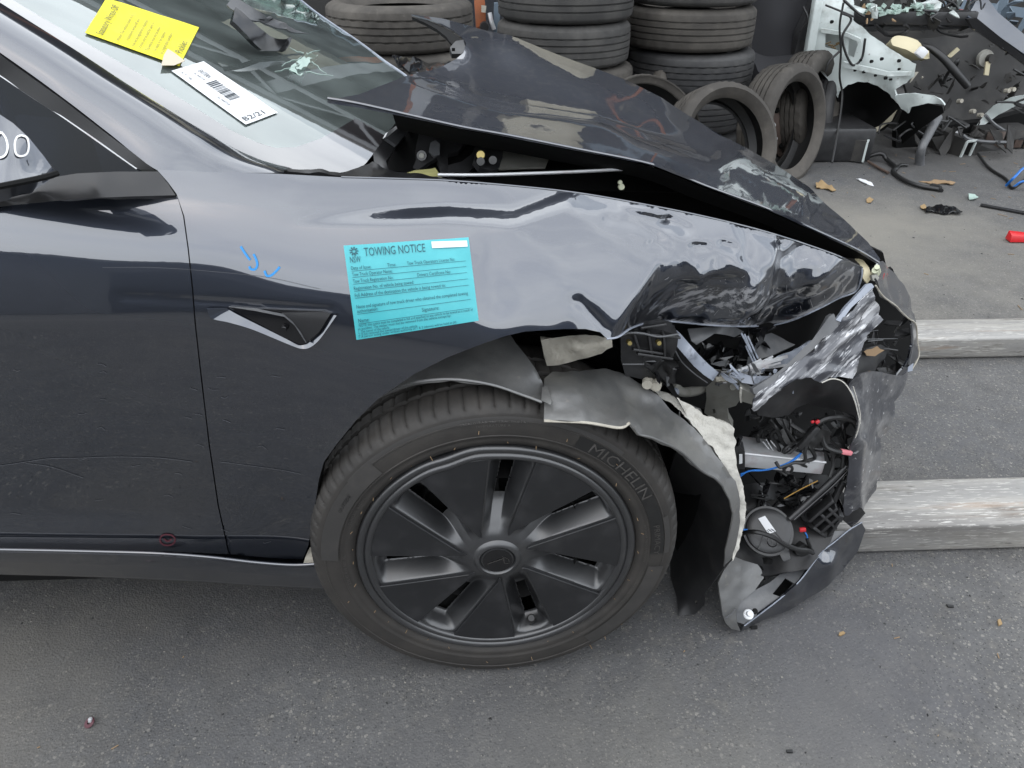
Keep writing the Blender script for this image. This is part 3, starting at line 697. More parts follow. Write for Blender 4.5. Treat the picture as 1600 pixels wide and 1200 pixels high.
_wm = np.where(inside(np.array(_wr, float), _wq), 1.0, 0.0) * sstep(0, 28, poly_dist(_wq, [np.array(p_, float) for p_ in _wr])) * .72
_wm = np.maximum(_wm, .95 * np.exp(-(poly_dist(_wq, [(985, 515), (1050, 503), (1117, 509), (1185, 509), (1232, 502), (1282, 480), (1340, 452)], False) / 9) ** 2))
_wm = np.maximum(_wm, .6 * np.exp(-(poly_dist(_wq, [(1230, 400), (1290, 415), (1340, 422)], False) / 8) ** 2))
_at = wing.data.attributes.new('wear', 'FLOAT', 'POINT'); _at.data.foreach_set('value', _wm.astype(np.float32))
# rolled inner flange of the wheel arch
_arch = catmull(np.array([(880, 514), (820, 518), (757, 536), (700, 558), (648, 584), (592, 622), (556, 657), (526, 694), (506, 722), (498, 750), (493, 785), (482, 852)]), 6)
_A = body_hit(_arch[:, 0], _arch[:, 1]) + np.array([0, .003, 0]); _c = np.array([0, 0, .33]); _in = _c - _A; _in[:, 1] = 0; _in /= np.linalg.norm(_in, axis=1)[:, None]
_B = _A + np.array([0, .028, 0]) + _in * 0.004; n_ = len(_A)
mesh_obj('arch_flange', np.vstack([_A, _B]), [(i, i + 1, n_ + i + 1, n_ + i) for i in range(n_ - 1)], M['deep_black'], wing)

# sill
SILL = [(-330, 853), (0, 858), (150, 861), (250, 864), (330, 870), (400, 878), (460, 882), (510, 879), (517, 920), (440, 917), (300, 908), (150, 902), (0, 898), (-330, 890)]
v, f = [], []
top = catmull(np.array([(-330, 853), (0, 858), (150, 861), (250, 864), (330, 870), (400, 878), (460, 882), (512, 879)]), 8); bot = catmull(np.array([(-330, 892), (0, 898), (150, 902), (250, 906), (330, 910), (400, 915), (460, 918), (517, 920)]), 8)
rows = []
for s, dy in ((0.0, .028), (0.05, .017), (0.12, .012), (0.5, .016), (0.52, .0178), (0.92, .030), (1.0, .045)):
    pxy = top * (1 - s) + bot * s; rows.append(at(pxy[:, 0], pxy[:, 1], np.full(len(pxy), dy)))
rows.append(rows[-1] + np.array([0, .2, 0.01])); rows.insert(0, rows[0] + np.array([0, .03, -.02]))
nr = len(rows[0]); v = np.vstack(rows); f = [(r * nr + i, r * nr + i + 1, (r + 1) * nr + i + 1, (r + 1) * nr + i) for r in range(len(rows) - 1) for i in range(nr - 1)]
cap_ = [r * nr + nr - 1 for r in range(len(rows))]; f.append(tuple(cap_[::-1]))
sill = mesh_obj('sill', v, f, M['paint_dirty'], car, 30)
_se = catmull(np.array([(-330, 854, .013), (0, 859, .013), (150, 862, .013), (250, 865, .013), (330, 871, .013), (400, 879, .013), (460, 883, .013), (511, 880, .013)]), 6)
v, f = tube_geo(at(_se[:, 0], _se[:, 1], _se[:, 2]), .0032, 10); mesh_obj('sill_edge', v, f, M['paint'], sill)
sheet('sill_clip', [(474, 880, .03), (478, 868, .045), (484, 856, .05), (494, 858, .05), (500, 870, .045), (507, 879, .03), (490, 883, .026)], M['felt'], sill, sp=4, thick=.004)

# camera repeater in the wing
rep = sheet('repeater_camera', [(357, 479), (400, 482), (450, 484), (505, 486), (517, 490), (514, 498), (498, 521), (478, 537), (468, 538), (440, 525), (400, 504), (372, 489)], M['black_gloss'], car, sp=5, thick=.004,
            depth=lambda a, b: body_hit(a, b, 0.006))
def onbody(off): return lambda a, b: body_hit(a, b, off)
sheet('camera_shell', [(440, 489), (505, 487.5), (516, 491), (498, 519), (479, 535), (470, 520), (452, 502)], M['trim'], rep, sp=5, thick=.003, depth=lambda a, b: body_hit(a, b, 0.010 + 0.004 * 0))
sheet('camera_rib', [(357, 479.5), (400, 486), (444, 495), (460, 508), (474, 530), (478, 536), (470, 521), (456, 503), (442, 491), (400, 482.5)], M['grey_plastic'], rep, sp=4, thick=.003, depth=onbody(.0135))
_l0 = body_hit([444], [514], .014)[0]
v, f = lathe_geo([(0.0001, -.002), (.0035, -.002), (.0045, 0), (.0045, .006)], 16); mesh_obj('lens', np.array(v) + _l0, f, M['black_gloss'], rep)
# raised painted bezel round the lower side of the camera
_bo = catmull(np.array([(323, 481), (330, 497), (358, 504), (392, 514), (429, 529), (458, 541), (472, 545), (484, 543), (498, 532), (512, 513), (526, 493)]), 5); _bi = catmull(np.array([(355, 481), (358, 484), (372, 492), (400, 506), (440, 526), (462, 537), (471, 539), (480, 537), (492, 527), (502, 515), (517, 491)]), 5)
_b0 = body_hit(_bo[:, 0], _bo[:, 1], .0004); _b1 = body_hit(_bo[:, 0], _bo[:, 1], .0085); _b2 = body_hit(_bi[:, 0], _bi[:, 1], .0045); _b3 = body_hit(_bi[:, 0], _bi[:, 1], .0); n_ = len(_bo)
mesh_obj('camera_bezel', np.vstack([_b0, _b1, _b2, _b3]), [(r * n_ + i, r * n_ + i + 1, (r + 1) * n_ + i + 1, (r + 1) * n_ + i) for r in range(3) for i in range(n_ - 1)], M['paint'], wing, 30)
# windscreen surface: raked, bowed towards the pillars
def ws_z(x, Y):
    q = (Y - .92) / .70; return .93 + .42 * (-.16 - .20 * q * q - x) - .02 * q ** 6
def ws_depth(off):
    def g(px, py):
        px = np.atleast_1d(np.asarray(px, float)); py = np.atleast_1d(np.asarray(py, float)); d = ray(px, py); Ys = np.linspace(.0, 1.55, 400)
        t = (Ys[None] - CAM[1]) / d[:, 1:2]; G = CAM[2] + d[:, 2:3] * t - ws_z(CAM[0] + d[:, 0:1] * t, Ys[None])
        neg = G < 0; k = np.where(neg.any(1), neg.argmax(1), G.argmin(1)); k0 = np.maximum(k - 1, 0); i = np.arange(len(px)); g0, g1 = G[i, k0], G[i, k]
        fr = np.where(neg.any(1) & (g0 > 0), g0 / (g0 - g1 + 1e-9), 1.0); tt = t[i, k0] + (t[i, k] - t[i, k0]) * fr
        return CAM + d * (tt - off)[:, None]
    return g
def wsY(px, py): return float(ws_depth(0)(px, py)[0][1])
def wp(px, py): return (px, py, wsY(px, py))
# pillar, window surround, side glass
_L = catmull(np.array([(-330, -146, .27), (0, 82, .196), (100, 154, .168), (170, 208, .148), (246, 266, .122), (300, 269, .135), (360, 270, .155), (444, 270, .178)]), 8)
_T = catmull(np.array([(-330, -190, .345), (0, 17, .262), (100, 80, .236), (170, 126, .218), (250, 176, .198), (310, 211, .196), (372, 244, .200), (444, 266, .196)]), 8)
_PL, _PT = at(_L[:, 0], _L[:, 1], _L[:, 2]), at(_T[:, 0], _T[:, 1], _T[:, 2]); rows = []
for s_ in np.linspace(0, 1, 13): rows.append(_PL * (1 - s_) + _PT * s_ + np.array([.10, -.55, .80]) * (.010 * 4 * s_ * (1 - s_)) * np.minimum(1, np.linspace(3.2, 0.0, len(_PL)))[:, None])
rows.append(_PT + np.array([0, .05, -.012])); rows.insert(0, _PL + np.array([0, .02, -.01])); nr = len(_PL)
mesh_obj('windscreen_pillar', np.vstack(rows), [(r * nr + i, r * nr + i + 1, (r + 1) * nr + i + 1, (r + 1) * nr + i) for r in range(len(rows) - 1) for i in range(nr - 1)], M['paint'], car, 60)
trim = sheet('window_trim', [(-330, -142, .278), (0, 83, .198), (100, 155, .170), (170, 209, .150), (244, 265, .127), (214, 264, .130), (150, 219, .152), (100, 183, .168), (0, 117, .200), (-330, -110, .28)], M['trim'], car, sp=8, thick=.012, off=.004)
tube('trim_bead', [at(-330, -109, .276), at(0, 118, .196), at(100, 184, .164), at(214, 264, .126)], .0013, M['alu'], trim, 6, 3)
sheet('door_glass', [(-330, -105, .30), (0, 114, .215), (100, 180, .183), (222, 268, .142), (100, 275, .135), (0, 290, .135), (-330, 310, .14)], M['side_glass'], car, sp=14, thick=.004)
tube('quarter_post', [at(-12, 125, .23), at(8, 165, .215), at(22, 205, .20), at(40, 262, .17)], .007, M['grey_plastic'], car, 8, 4)
belt = sheet('belt_moulding', [(-330, 318, .055), (-60, 304, .058), (0, 296, .058), (60, 281, .062), (120, 271, .070), (180, 268, .082), (247, 268, .098), (262, 286, .092), (274, 305, .080), (200, 307, .062), (130, 310, .048), (60, 316, .043), (0, 323, .040), (-330, 336, .04)], M['trim'], car, sp=7, thick=.012,
             ctrl=[(150, 290, .056), (60, 300, .042), (0, 310, .038), (210, 287, .075)])
# interior
seat = sheet('front_seat', [(20, 300, .42), (18, 190, .50), (60, 182, .50), (110, 190, .49), (138, 210, .48), (152, 240, .46), (160, 275, .44), (165, 320, .42)], M['fabric'], car, sp=10, thick=.12, curve=True, ctrl=[(90, 230, .42)])
box('cabin_floor', (-1.6, .92, .45), (2.9, 1.35, .3), M['deep_black'], car, bevel=.02)
sheet('dashboard', [(-330, 60, .55), (0, 110, .45), (200, 190, .36), (380, 262, .30), (480, 262, .36), (560, 215, .55), (610, 140, .95), (560, 90, 1.35), (350, 60, 1.3), (0, 60, 1.1)], M['dark_shell'], car, sp=22, thick=.02, off=-.20)
box('far_door_panel', (-1.8, 1.62, .60), (2.4, .06, .56), M['deep_black'], car, bevel=.01)

# mirror
mir_o = [(-60, 150, -.03), (-20, 168, -.035), (0, 179, -.038), (20, 192, -.04), (45, 215, -.045), (70, 246, -.055), (88, 271, -.062), (60, 279, -.095), (0, 292, -.13), (-60, 305, -.14)]
mirror = sheet('side_mirror', mir_o, M['paint'], car, sp=7, thick=.02, ctrl=[(20, 240, -.085), (-20, 240, -.085), (55, 262, -.078)])
sheet('mirror_base', [(-60, 305, -.12), (0, 294, -.11), (60, 281, -.08), (90, 272, -.045), (85, 278, -.0), (40, 292, .02), (0, 305, .03), (-60, 318, .03)], M['trim'], mirror, sp=9, thick=.012)
tube('mirror_gap', [at(-60, 304, -.142), at(0, 291, -.132), at(60, 279, -.097), at(89, 271, -.064)], .0035, M['deep_black'], mirror, 6, 4)
mb = MB()
def on_mirror(px, py): 
    # the same surface as the mirror shell, a hair proud
    return _mir(px, py)
_mc = np.array(mir_o + [(20, 240, -.085), (-20, 240, -.085), (55, 262, -.078)]); _mt = tps_fit(_mc[:, :2], 1 / ((_mc[:, 2] - CAM[1]) / ray(_mc[:, 0], _mc[:, 1])[:, 1]))
def _mir(px, py):
    Q = np.c_[px, py]; t = 1 / _mt(Q); return CAM + ray(px, py) * (t - .0016)[:, None]
stroke(mb, [(2, 206), (9, 216), (12, 230), (8, 242), (-2, 246), (-9, 236), (-8, 216), (2, 206)], 3.2, on_mirror)
stroke(mb, [(33, 211), (42, 215), (45, 228), (42, 240), (33, 244), (25, 240), (23, 226), (26, 215), (33, 211)], 3.2, on_mirror)
mb.build('chalk_number', M['white_ink'], mirror, smooth=False)

# windscreen
WS_O = [(-330, -188), (0, 18), (100, 82), (250, 178), (330, 224), (385, 249), (430, 264), (480, 268), (530, 270), (565, 264), (585, 238), (603, 213), (630, 185), (652, 165), (656, 150), (640, 125), (600, 96), (560, 66), (500, 25), (468, 0), (300, -120)]
wscr = sheet('windscreen', WS_O, M['windscreen'], car, sp=12, thick=.005, depth=ws_depth(0))
FR = [(-330, -188), (0, 18), (100, 82), (250, 178), (330, 224), (385, 249), (430, 264), (480, 268), (530, 270), (565, 264), (585, 238), (603, 213), (580, 198), (555, 185), (530, 200), (500, 217), (462, 230), (430, 231), (400, 222), (360, 203), (300, 165), (230, 122), (150, 76), (60, 24), (-20, -25), (-330, -215)]
sheet('windscreen_frit', FR, M['frit'], wscr, sp=8, thick=0, depth=ws_depth(.0015))
# the far edge bead and the crushed star in the glass
_e = catmull(np.array([(655, 152), (640, 124), (600, 95), (560, 65), (500, 24), (468, -1)]), 5)
v, f = tube_geo(ws_depth(.002)(_e[:, 0], _e[:, 1]), .0032, 6); mesh_obj('glass_edge', v, f, M['light_trim'], wscr)
sheet('glass_star', [(464, 92), (472, 84), (484, 80), (496, 84), (486, 92), (480, 104), (478, 113), (464, 116), (455, 108), (458, 98)], M['crack'], wscr, sp=4, thick=.001, depth=ws_depth(.003), edge_noise=5, crumple=[(.003, 90, 2)])
mb = MB()
for (x0, y0, x1, y1) in [(470, 90, 440, 102), (480, 84, 500, 78), (474, 84, 452, 74), (486, 96, 510, 116), (470, 100, 430, 112), (478, 112, 520, 118)]:
    p = np.array([(x0 + (x1 - x0) * t + RND.uniform(-1.5, 1.5), y0 + (y1 - y0) * t + RND.uniform(-1.5, 1.5)) for t in np.linspace(0, 1, 6)])
    mb.add(*tube_geo(ws_depth(.003)(p[:, 0], p[:, 1]), [.0009, .0004], 5))
mb.build('glass_crack', M['crack'], wscr)
# torn black mirror cover hanging inside the glass
vm = sheet('mirror_cover', [(352, 36, .72), (362, 26, .74), (372, 32, .74), (400, 50, .80), (440, 70, .86), (460, 76, .9), (420, 72, .80), (392, 62, .74), (372, 52, .72)], M['grey_plastic'], car, sp=6, thick=.004, crumple=[(.006, 40, 2)], off=.05)
sheet('mirror_back', [(340, 56, .66), (350, 38, .70), (372, 52, .71), (392, 62, .73), (425, 72, .79), (436, 78, .80), (420, 92, .76), (380, 82, .70)], M['black_gloss'], vm, sp=7, thick=.01, off=.05)

# ------------------------------------------------------------------ bonnet
HOOD = [(512, 153, .235), (560, 161, .232), (640, 179, .23), (720, 197, .23), (800, 211, .235), (900, 231, .24), (1020, 256, .25), (1100, 288, .26), (1200, 325, .275), (1280, 361, .29), (1340, 389, .305), (1373, 409, .32),
        (1376, 405, .34), (1356, 378, .42), (1319, 344, .52), (1262, 296, .68), (1210, 259, .82), (1150, 225, .92), (1075, 180, 1.02), (1033, 153, 1.08), (980, 127, 1.12), (933, 110, 1.15), (867, 87, 1.19), (800, 62, 1.22), (733, 42, 1.27), (690, 30, 1.29), (643, 23, 1.31),
        (668, 30, 1.26), (690, 38, 1.20), (708, 48, 1.12), (722, 58, 1.05), (728, 68, 1.0), (724, 82, .95), (712, 90, .92), (690, 98, .87), (650, 114, .70), (600, 131, .50), (560, 145, .34)]
HC = [(700, 150, .50), (800, 130, .80), (900, 180, .58), (1000, 200, .68), (1100, 240, .60), (1200, 290, .52), (1290, 345, .42), (850, 110, .98), (1000, 150, .98), (760, 80, 1.05)]
def hood_disp(P, P2):
    d = np.zeros(len(P))
    d += .010 * np.exp(-(poly_dist(P2, [(790, 75), (900, 130), (1080, 215), (1250, 310)], False) / 22) ** 2)
    d -= .010 * np.exp(-(poly_dist(P2, [(690, 110), (800, 150), (960, 170), (1110, 230)], False) / 26) ** 2)
    d += .008 * np.exp(-(poly_dist(P2, [(640, 140), (760, 175), (930, 195), (1120, 270)], False) / 18) ** 2)
    d += .004 * noise3(P, 3.5, 31, 1) + .0004 * noise3(P, 22, 12, 1)
    return d
v, f = sheet_geo(HOOD, HC, 6, 0, disp=hood_disp)
# the bonnet falls away beyond the ridge we look along
v = np.array(v); ridge = catmull(np.array([(1376, 405, .34), (1356, 378, .42), (1319, 344, .52), (1262, 296, .68), (1210, 259, .82), (1150, 225, .92), (1075, 180, 1.02), (980, 127, 1.12), (867, 87, 1.19), (780, 57, 1.24)]), 6)
R0 = at(ridge[:, 0], ridge[:, 1], ridge[:, 2]); s_ = np.linspace(0, 1, len(R0))[:, None]
vv, ff = thicken(v, f, .004)
R1 = R0 + np.array([0.02, .10, -.06]) ; R2 = R0 + np.array([.01, .30, -.22])
n_ = len(R0); v2 = np.vstack([R0 - [0, 0, .001], R1, R2]); f2 = [(r * n_ + i, r * n_ + i + 1, (r + 1) * n_ + i + 1, (r + 1) * n_ + i) for r in range(2) for i in range(n_ - 1)]
hb = MB(); hb.add(vv, ff); hb.add(v2, f2)
hood = hb.build('bonnet', M['paint_hood'], car, 60)
# folded hem along the near edge, pressed frame under it
_h = catmull(np.array([(512, 153.5, .235), (560, 161.5, .232), (640, 179.5, .23), (720, 197.5, .23), (800, 212, .235), (900, 232, .24), (1020, 257, .25), (1100, 289, .26), (1200, 326, .275), (1280, 362, .29), (1340, 390, .305), (1373, 410, .32)]), 6)
v, f = tube_geo(at(_h[:, 0], _h[:, 1], _h[:, 2]) , .0022, 6); mesh_obj('bonnet_hem', v, f, M['paint_hood'], hood)
_a = at(_h[:, 0], _h[:, 1], _h[:, 2]); k0 = 10
fr0 = _a[k0:] + [0, .006, -.006]; fr1 = fr0 + [0, .05, -.035]; fr2 = fr1 + [0, .25, -.02]; n_ = len(fr0)
mesh_obj('bonnet_frame', np.vstack([fr0, fr1, fr2]), [(r * n_ + i, r * n_ + i + 1, (r + 1) * n_ + i + 1, (r + 1) * n_ + i) for r in range(2) for i in range(n_ - 1)], M['deep_black'], hood)
# hinge bracket curled at the far rear corner
sheet('hinge_tab', [(703, 74, .97), (712, 64, 1.0), (724, 62, 1.02), (727, 74, .98), (722, 84, .95), (706, 84, .95)], M['black_plastic'], hood, sp=4, thick=.012, holes=[[(706, 80), (706, 75), (711, 75), (711, 80)]])
sheet('curled_corner', [(643, 24, 1.305), (662, 32, 1.25), (682, 43, 1.17), (697, 55, 1.08), (705, 66, 1.03), (714, 70, 1.0), (722, 66, 1.0), (716, 55, 1.06), (702, 45, 1.14), (684, 36, 1.22), (664, 28, 1.27)], M['deep_black'], hood, sp=5, thick=.008, off=-.004)
# far wing and cowl trim seen past the windscreen
sheet('cowl_trim', [(612, 88, 1.20), (640, 94, 1.20), (690, 97, 1.20), (722, 96, 1.15), (706, 106, 1.0), (690, 112, .95), (660, 117, .9), (645, 112, 1.0), (628, 102, 1.1)], M['black_gloss'], car, sp=6, thick=.006, crumple=[(.01, 30, 2)])
box('far_wing', (.1, 1.72, .50), (1.1, .12, .40), M['paint'], car, bevel=.05)

# ------------------------------------------------------------------ behind the gap: engine bay, hinges, wiper end
box('underbody', (-1.9, .93, .33), (3.5, 1.60, .38), M['deep_black'], car, bevel=.03)
box('front_tub', (-.05, 1.1, .48), (.75, 1.1, .56), M['deep_black'], car, bevel=.03)
box('rear_body', (-2.6, .93, .70), (2.0, 1.70, .55), M['paint'], car, bevel=.12)
sheet('bay_side', [(560, 258, .44), (640, 168, .60), (800, 196, .60), (1000, 235, .60), (1200, 310, .62), (1380, 395, .60), (1400, 480, .62), (1300, 520, .62), (1000, 480, .60), (900, 330, .56), (700, 300, .52)], M['deep_black'], car, sp=25, thick=.01)
bay = sheet('inner_wing', [(580, 262, .36), (600, 214, .42), (650, 192, .44), (760, 206, .46), (800, 216, .48), (1000, 262, .50), (1060, 300, .48), (900, 296, .42), (700, 278, .36)], M['deep_black'], car, sp=14, thick=.004)
sheet('strut_panel', [(772, 222, .40), (784, 217, .44), (850, 224, .46), (862, 240, .44), (850, 268, .38), (770, 270, .34)], M['steel'], bay, sp=8, thick=.004, off=.01)
mb = MB()
for i in range(6):
    q = [(800 + i * 8.3, 222 + i * 1.9), (805.5 + i * 8.3, 223 + i * 1.9), (805.5 + i * 8.3, 231 + i * 1.9), (800 + i * 8.3, 230 + i * 1.9)]
    mb.add(*sheet_geo([(a, b, .40) for a, b in q], (), 6, .01))
mb.build('strut_ribs', M['grey_plastic'], bay, smooth=False)
wp = sheet('wiper_cowl_end', [(586, 265, .30), (583, 240, .33), (598, 220, .36), (622, 200, .42), (636, 188, .46), (645, 194, .46), (634, 214, .42), (620, 228, .37), (612, 240, .34), (603, 252, .31), (610, 272, .28), (592, 272, .28)], M['trim'], car, sp=5, thick=.02)
sheet('cowl_light_face', [(600, 219, .355), (624, 200, .41), (640, 190, .455), (643, 195, .455), (630, 214, .40), (616, 230, .36)], M['grey_plastic'], wp, sp=5, thick=.006, off=.006)
sheet('cowl_strip', [(560, 262, .30), (582, 252, .31), (606, 266, .28), (700, 279, .245), (790, 288, .235), (790, 291, .225), (700, 284, .225), (600, 277, .23), (430, 267, .20), (427, 262, .205), (533, 268, .25)], M['trim'], car, sp=6, thick=.008, crumple=[(.003, 60, 1)])
sheet('white_foam', [(612, 236, .40), (618, 222, .42), (634, 213, .43), (652, 214, .43), (650, 238, .41), (636, 243, .40), (622, 242, .40)], M['felt_white'], bay, sp=4, thick=.03, crumple=[(.006, 60, 2)])
sheet('white_foam_scrap', [(602, 214, .40), (606, 206, .42), (618, 197, .45), (624, 200, .45), (612, 214, .42)], M['paper'], bay, sp=4, thick=.006)
hg = sheet('hinge_bracket', [(649, 236, .36), (654, 210, .40), (662, 206, .41), (712, 222, .40), (732, 216, .41), (716, 236, .38), (700, 240, .37), (700, 268, .33), (688, 270, .33), (684, 246, .35), (672, 252, .345), (652, 266, .335), (645, 262, .34), (650, 250, .35)], M['black_plastic'], car, sp=5, thick=.01)
sheet('hinge_recess', [(670, 240, .352), (672, 226, .365), (680, 222, .37), (687, 228, .365), (687, 244, .35), (678, 248, .345)], M['grey_plastic'], hg, sp=4, thick=.004, off=.006)
def ring_px(px, py, Y, rpx, mat, parent, name, nrm=(0, -1, .25), h=.006, inner=0.0):
    c = V(px, py, Y); sc = (c - Vector(CAM)).length / FPX; r = rpx * sc
    z = Vector(nrm).normalized(); q = z.to_track_quat('Z', 'Y').to_matrix().to_4x4(); q.translation = c
    bm = bmesh.new(); bmesh.ops.create_cone(bm, cap_ends=True, segments=20, radius1=r, radius2=r * .86, depth=h)
    if inner:
        pass
    bmesh.ops.transform(bm, matrix=q, verts=bm.verts); bm.verts.index_update()
    v = [tuple(x.co) for x in bm.verts]; f = [tuple(x.index for x in p.verts) for p in bm.faces]; bm.free()
    return mesh_obj(name, v, f, mat, parent, 30)
ring_px(659, 243, .338, 8.5, M['black_gloss'], hg, 'bolt'); ring_px(659, 243, .334, 4.5, M['steel'], hg, 'bolt')
sheet('hinge_arm', [(699, 272, .31), (700, 258, .33), (722, 252, .34), (737, 240, .36), (746, 222, .38), (742, 260, .34), (730, 270, .32)], M['black_plastic'], car, sp=5, thick=.012)
hp = sheet('hinge_plate', [(741, 250, .32), (746, 224, .36), (752, 225, .36), (786, 234, .36), (785, 246, .34), (780, 262, .32), (768, 267, .31), (750, 262, .31)], M['black_plastic'], car, sp=5, thick=.012)
ring_px(751, 252, .308, 7, M['black_gloss'], hp, 'bolt', h=.012); ring_px(770, 250, .308, 7, M['black_gloss'], hp, 'bolt', h=.012); ring_px(751, 242, .316, 7, M['brass'], hp, 'bolt', h=.006)
sheet('hinge_foam', [(636, 270, .27), (648, 266, .285), (672, 264, .29), (680, 262, .295), (686, 271, .28), (690, 277, .27), (668, 277, .262), (652, 275, .262)], M['foam_yellow'], car, sp=4, thick=.012)
tube('bonnet_stay', [at(684, 273, .262), at(760, 273, .27), at(880, 269, .285), at(960, 265, .29), at(1022, 261, .30)], .0028, M['alu'], car, 6, 6)
ring_px(971, 292, .30, 5, M['clip'], car, 'trim_clip'); ring_px(969, 285, .30, 3.5, M['clip'], car, 'trim_clip')
#==PART3==
# ------------------------------------------------------------------ wheel
STEER = 0.03
WM = Matrix.Translation((0, 0, .325)) @ Matrix.Rotation(STEER, 4, 'Z')
WMn = np.array(WM)
def wfix(v, flat=True):
    v = np.asarray(v, float); P = v @ WMn[:3, :3].T + WMn[:3, 3]
    if flat:
        low = np.clip(.030 - P[:, 2], 0, None); P[:, 2] = np.maximum(P[:, 2], .001); P[:, 1] -= np.where(P[:, 1] < .05, low * .03, 0)
    return P
def rad(px, py):
    p = at(px, py, 0.0); return math.atan2(p[2] - .325, p[0])
wheel = bpy.data.objects.new('wheel', None); wheel.location = (0, .1, .325); COL.objects.link(wheel); wheel.parent = car
wheel.matrix_parent_inverse = Matrix.Translation(-Vector(car.location))
TP = [(.243, .012), (.247, .004), (.2505, .000), (.255, -.0030), (.2565, -.0045), (.262, -.0060), (.2635, -.0057), (.2690, -.0070), (.2705, -.0084), (.2725, -.0086), (.2735, -.0075), (.278, -.0080), (.290, -.0079), (.2975, -.0066), (.2985, -.0076), (.3000, -.0074), (.3010, -.0059),
      (.3110, -.0040), (.3130, -.0030), (.3168, .0000), (.3208, .0045), (.3246, .0110), (.3272, .0190), (.3290, .0280), (.3305, .0390), (.3312, .050),
      (.3255, .0515), (.3255, .059), (.3318, .0605), (.3324, .085), (.3262, .0865), (.3262, .095), (.3326, .0965), (.3326, .130), (.3262, .1315), (.3262, .140), (.3318, .1415), (.330, .175), (.323, .20), (.31, .212), (.26, .215)]
NS = 84; SEG = NS * 6
def tmod(r, a, th, k, j):
    ph = k % 6
    j -= 6
    if 13 <= j <= 19 and ph == 0: r -= .0036 * min(1, (j - 12) / 2); a += .003 if j < 15 else 0
    if 20 < j < 32 and ph == (j // 4) % 6: r -= .003
    return r, a
v, f = lathe_geo(TP, SEG, tmod)
tyre = mesh_obj('tyre', wfix(v), f, M['rubber'], wheel, 45)
def arcband(r0, r1, a0, a1, y0, y1, mat, name, n=60, lift=.0006):
    th = np.linspace(a0, a1, n); v = []
    for r, y in ((r0, y0), ((r0 + r1) / 2, (y0 + y1) / 2 - .0006), (r1, y1)):
        for t in th: v.append((r * math.cos(t), y - lift, r * math.sin(t)))
    f = [(k * n + i, k * n + i + 1, (k + 1) * n + i + 1, (k + 1) * n + i) for k in range(2) for i in range(n - 1)]
    return mesh_obj(name, wfix(v), f, mat, tyre)
def side_y(r): 
    rr = [p[0] for p in TP[:26]]; yy = [p[1] for p in TP[:26]]; return np.interp(r, rr, yy)
arcband(.2975, .3075, rad(985, 700), rad(545, 745), float(side_y(.2975)), float(side_y(.3075)), M['rubber_band'], 'smooth_band', 120)
arcband(.276, .3055, rad(560, 700), rad(510, 865), float(side_y(.276)) - .0012, float(side_y(.3055)) - .001, M['rubber_band'], 'smooth_panel', 60)
arcband(.2985, .3085, rad(1040, 865), rad(1075, 800) , float(side_y(.2985)), float(side_y(.3085)), M['rubber_band'], 'smooth_band', 12)
arcband(.276, .3055, rad(1025, 885) , rad(905, 985), float(side_y(.276)) - .0012, float(side_y(.3055)) - .001, M['rubber_band'], 'smooth_panel', 50)
arcband(.2745, .2970, rad(1037, 865), rad(905, 682), float(side_y(.2745)) - .0004, float(side_y(.2970)) - .0004, M['rubber_black'], 'letter_panel', 90, .0009)
def arc_text(s, r, a_mid, size, mat, name, aspect=1.0, lift=.0022, flip=False):
    mb = MB(); p, ff, wd = TXT[s]
    def fn(U, W):
        if not flip: th = a_mid + (wd * size * aspect / 2 - U) / r; rr = r + W
        else: th = a_mid - (wd * size * aspect / 2 - U) / r; rr = r - W
        return wfix(np.c_[rr * np.cos(th), side_y(rr) - lift, rr * np.sin(th)])
    put_text(mb, s, fn, 0, 0, size=size, aspect=aspect); return mb.build(name, mat, tyre, smooth=False)
arc_text("MICHELIN", .2765, rad(972, 735), .0275, M['rubber_letter'], 'raised_lettering', 1.25)
arc_text("PRIMACY", .2800, rad(1034, 842), .0150, M['rubber_letter'], 'raised_lettering', 1.15)
arc_text("TREADWEAR 340  TRACTION A", .2990, rad(770, 655), .0058, M['rubber_letter'], 'raised_lettering', 1.25)
arc_text("TEMPERATURE A", .2915, rad(770, 662), .0058, M['rubber_letter'], 'raised_lettering', 1.25)
arc_text("OUTSIDE", .2870, rad(541, 777), .0085, M['rubber_black'], 'raised_lettering', 1.2)
arc_text("235/45 R18 98Y XL", .2640, rad(545, 880), .0075, M['rubber_letter'], 'raised_lettering', 1.2, flip=False)
arc_text("TUBELESS  RADIAL", .2640, rad(562, 790), .0068, M['rubber_letter'], 'raised_lettering', 1.2)
arc_text("PLY UNDER TREAD 2 POLYESTER", .2640, rad(1003, 850), .0052, M['rubber_letter'], 'raised_lettering', 1.2)
arc_text("MAX LOAD 750 KG", .2640, rad(985, 925), .0055, M['rubber_letter'], 'raised_lettering', 1.2)
# moulding whiskers
mb = MB(); rr = random.Random(4)
for k in range(38):
    th = 2 * math.pi * k / 38 + rr.uniform(-.03, .03); r = rr.choice([.2525, .256, .2575, .284, .311]); y = float(side_y(r)); d = np.array([math.cos(th), 0, math.sin(th)])
    p0 = d * r + [0, y, 0]; p1 = p0 + d * rr.uniform(-.004, .004) + [rr.uniform(-.003, .003), -rr.uniform(.003, .006), rr.uniform(-.003, .003)]
    vv, ff = tube_geo([p0, p1], .0005, 4); mb.add(wfix(vv), ff)
mb.build('rubber_whiskers', M['card'], tyre, smooth=False)

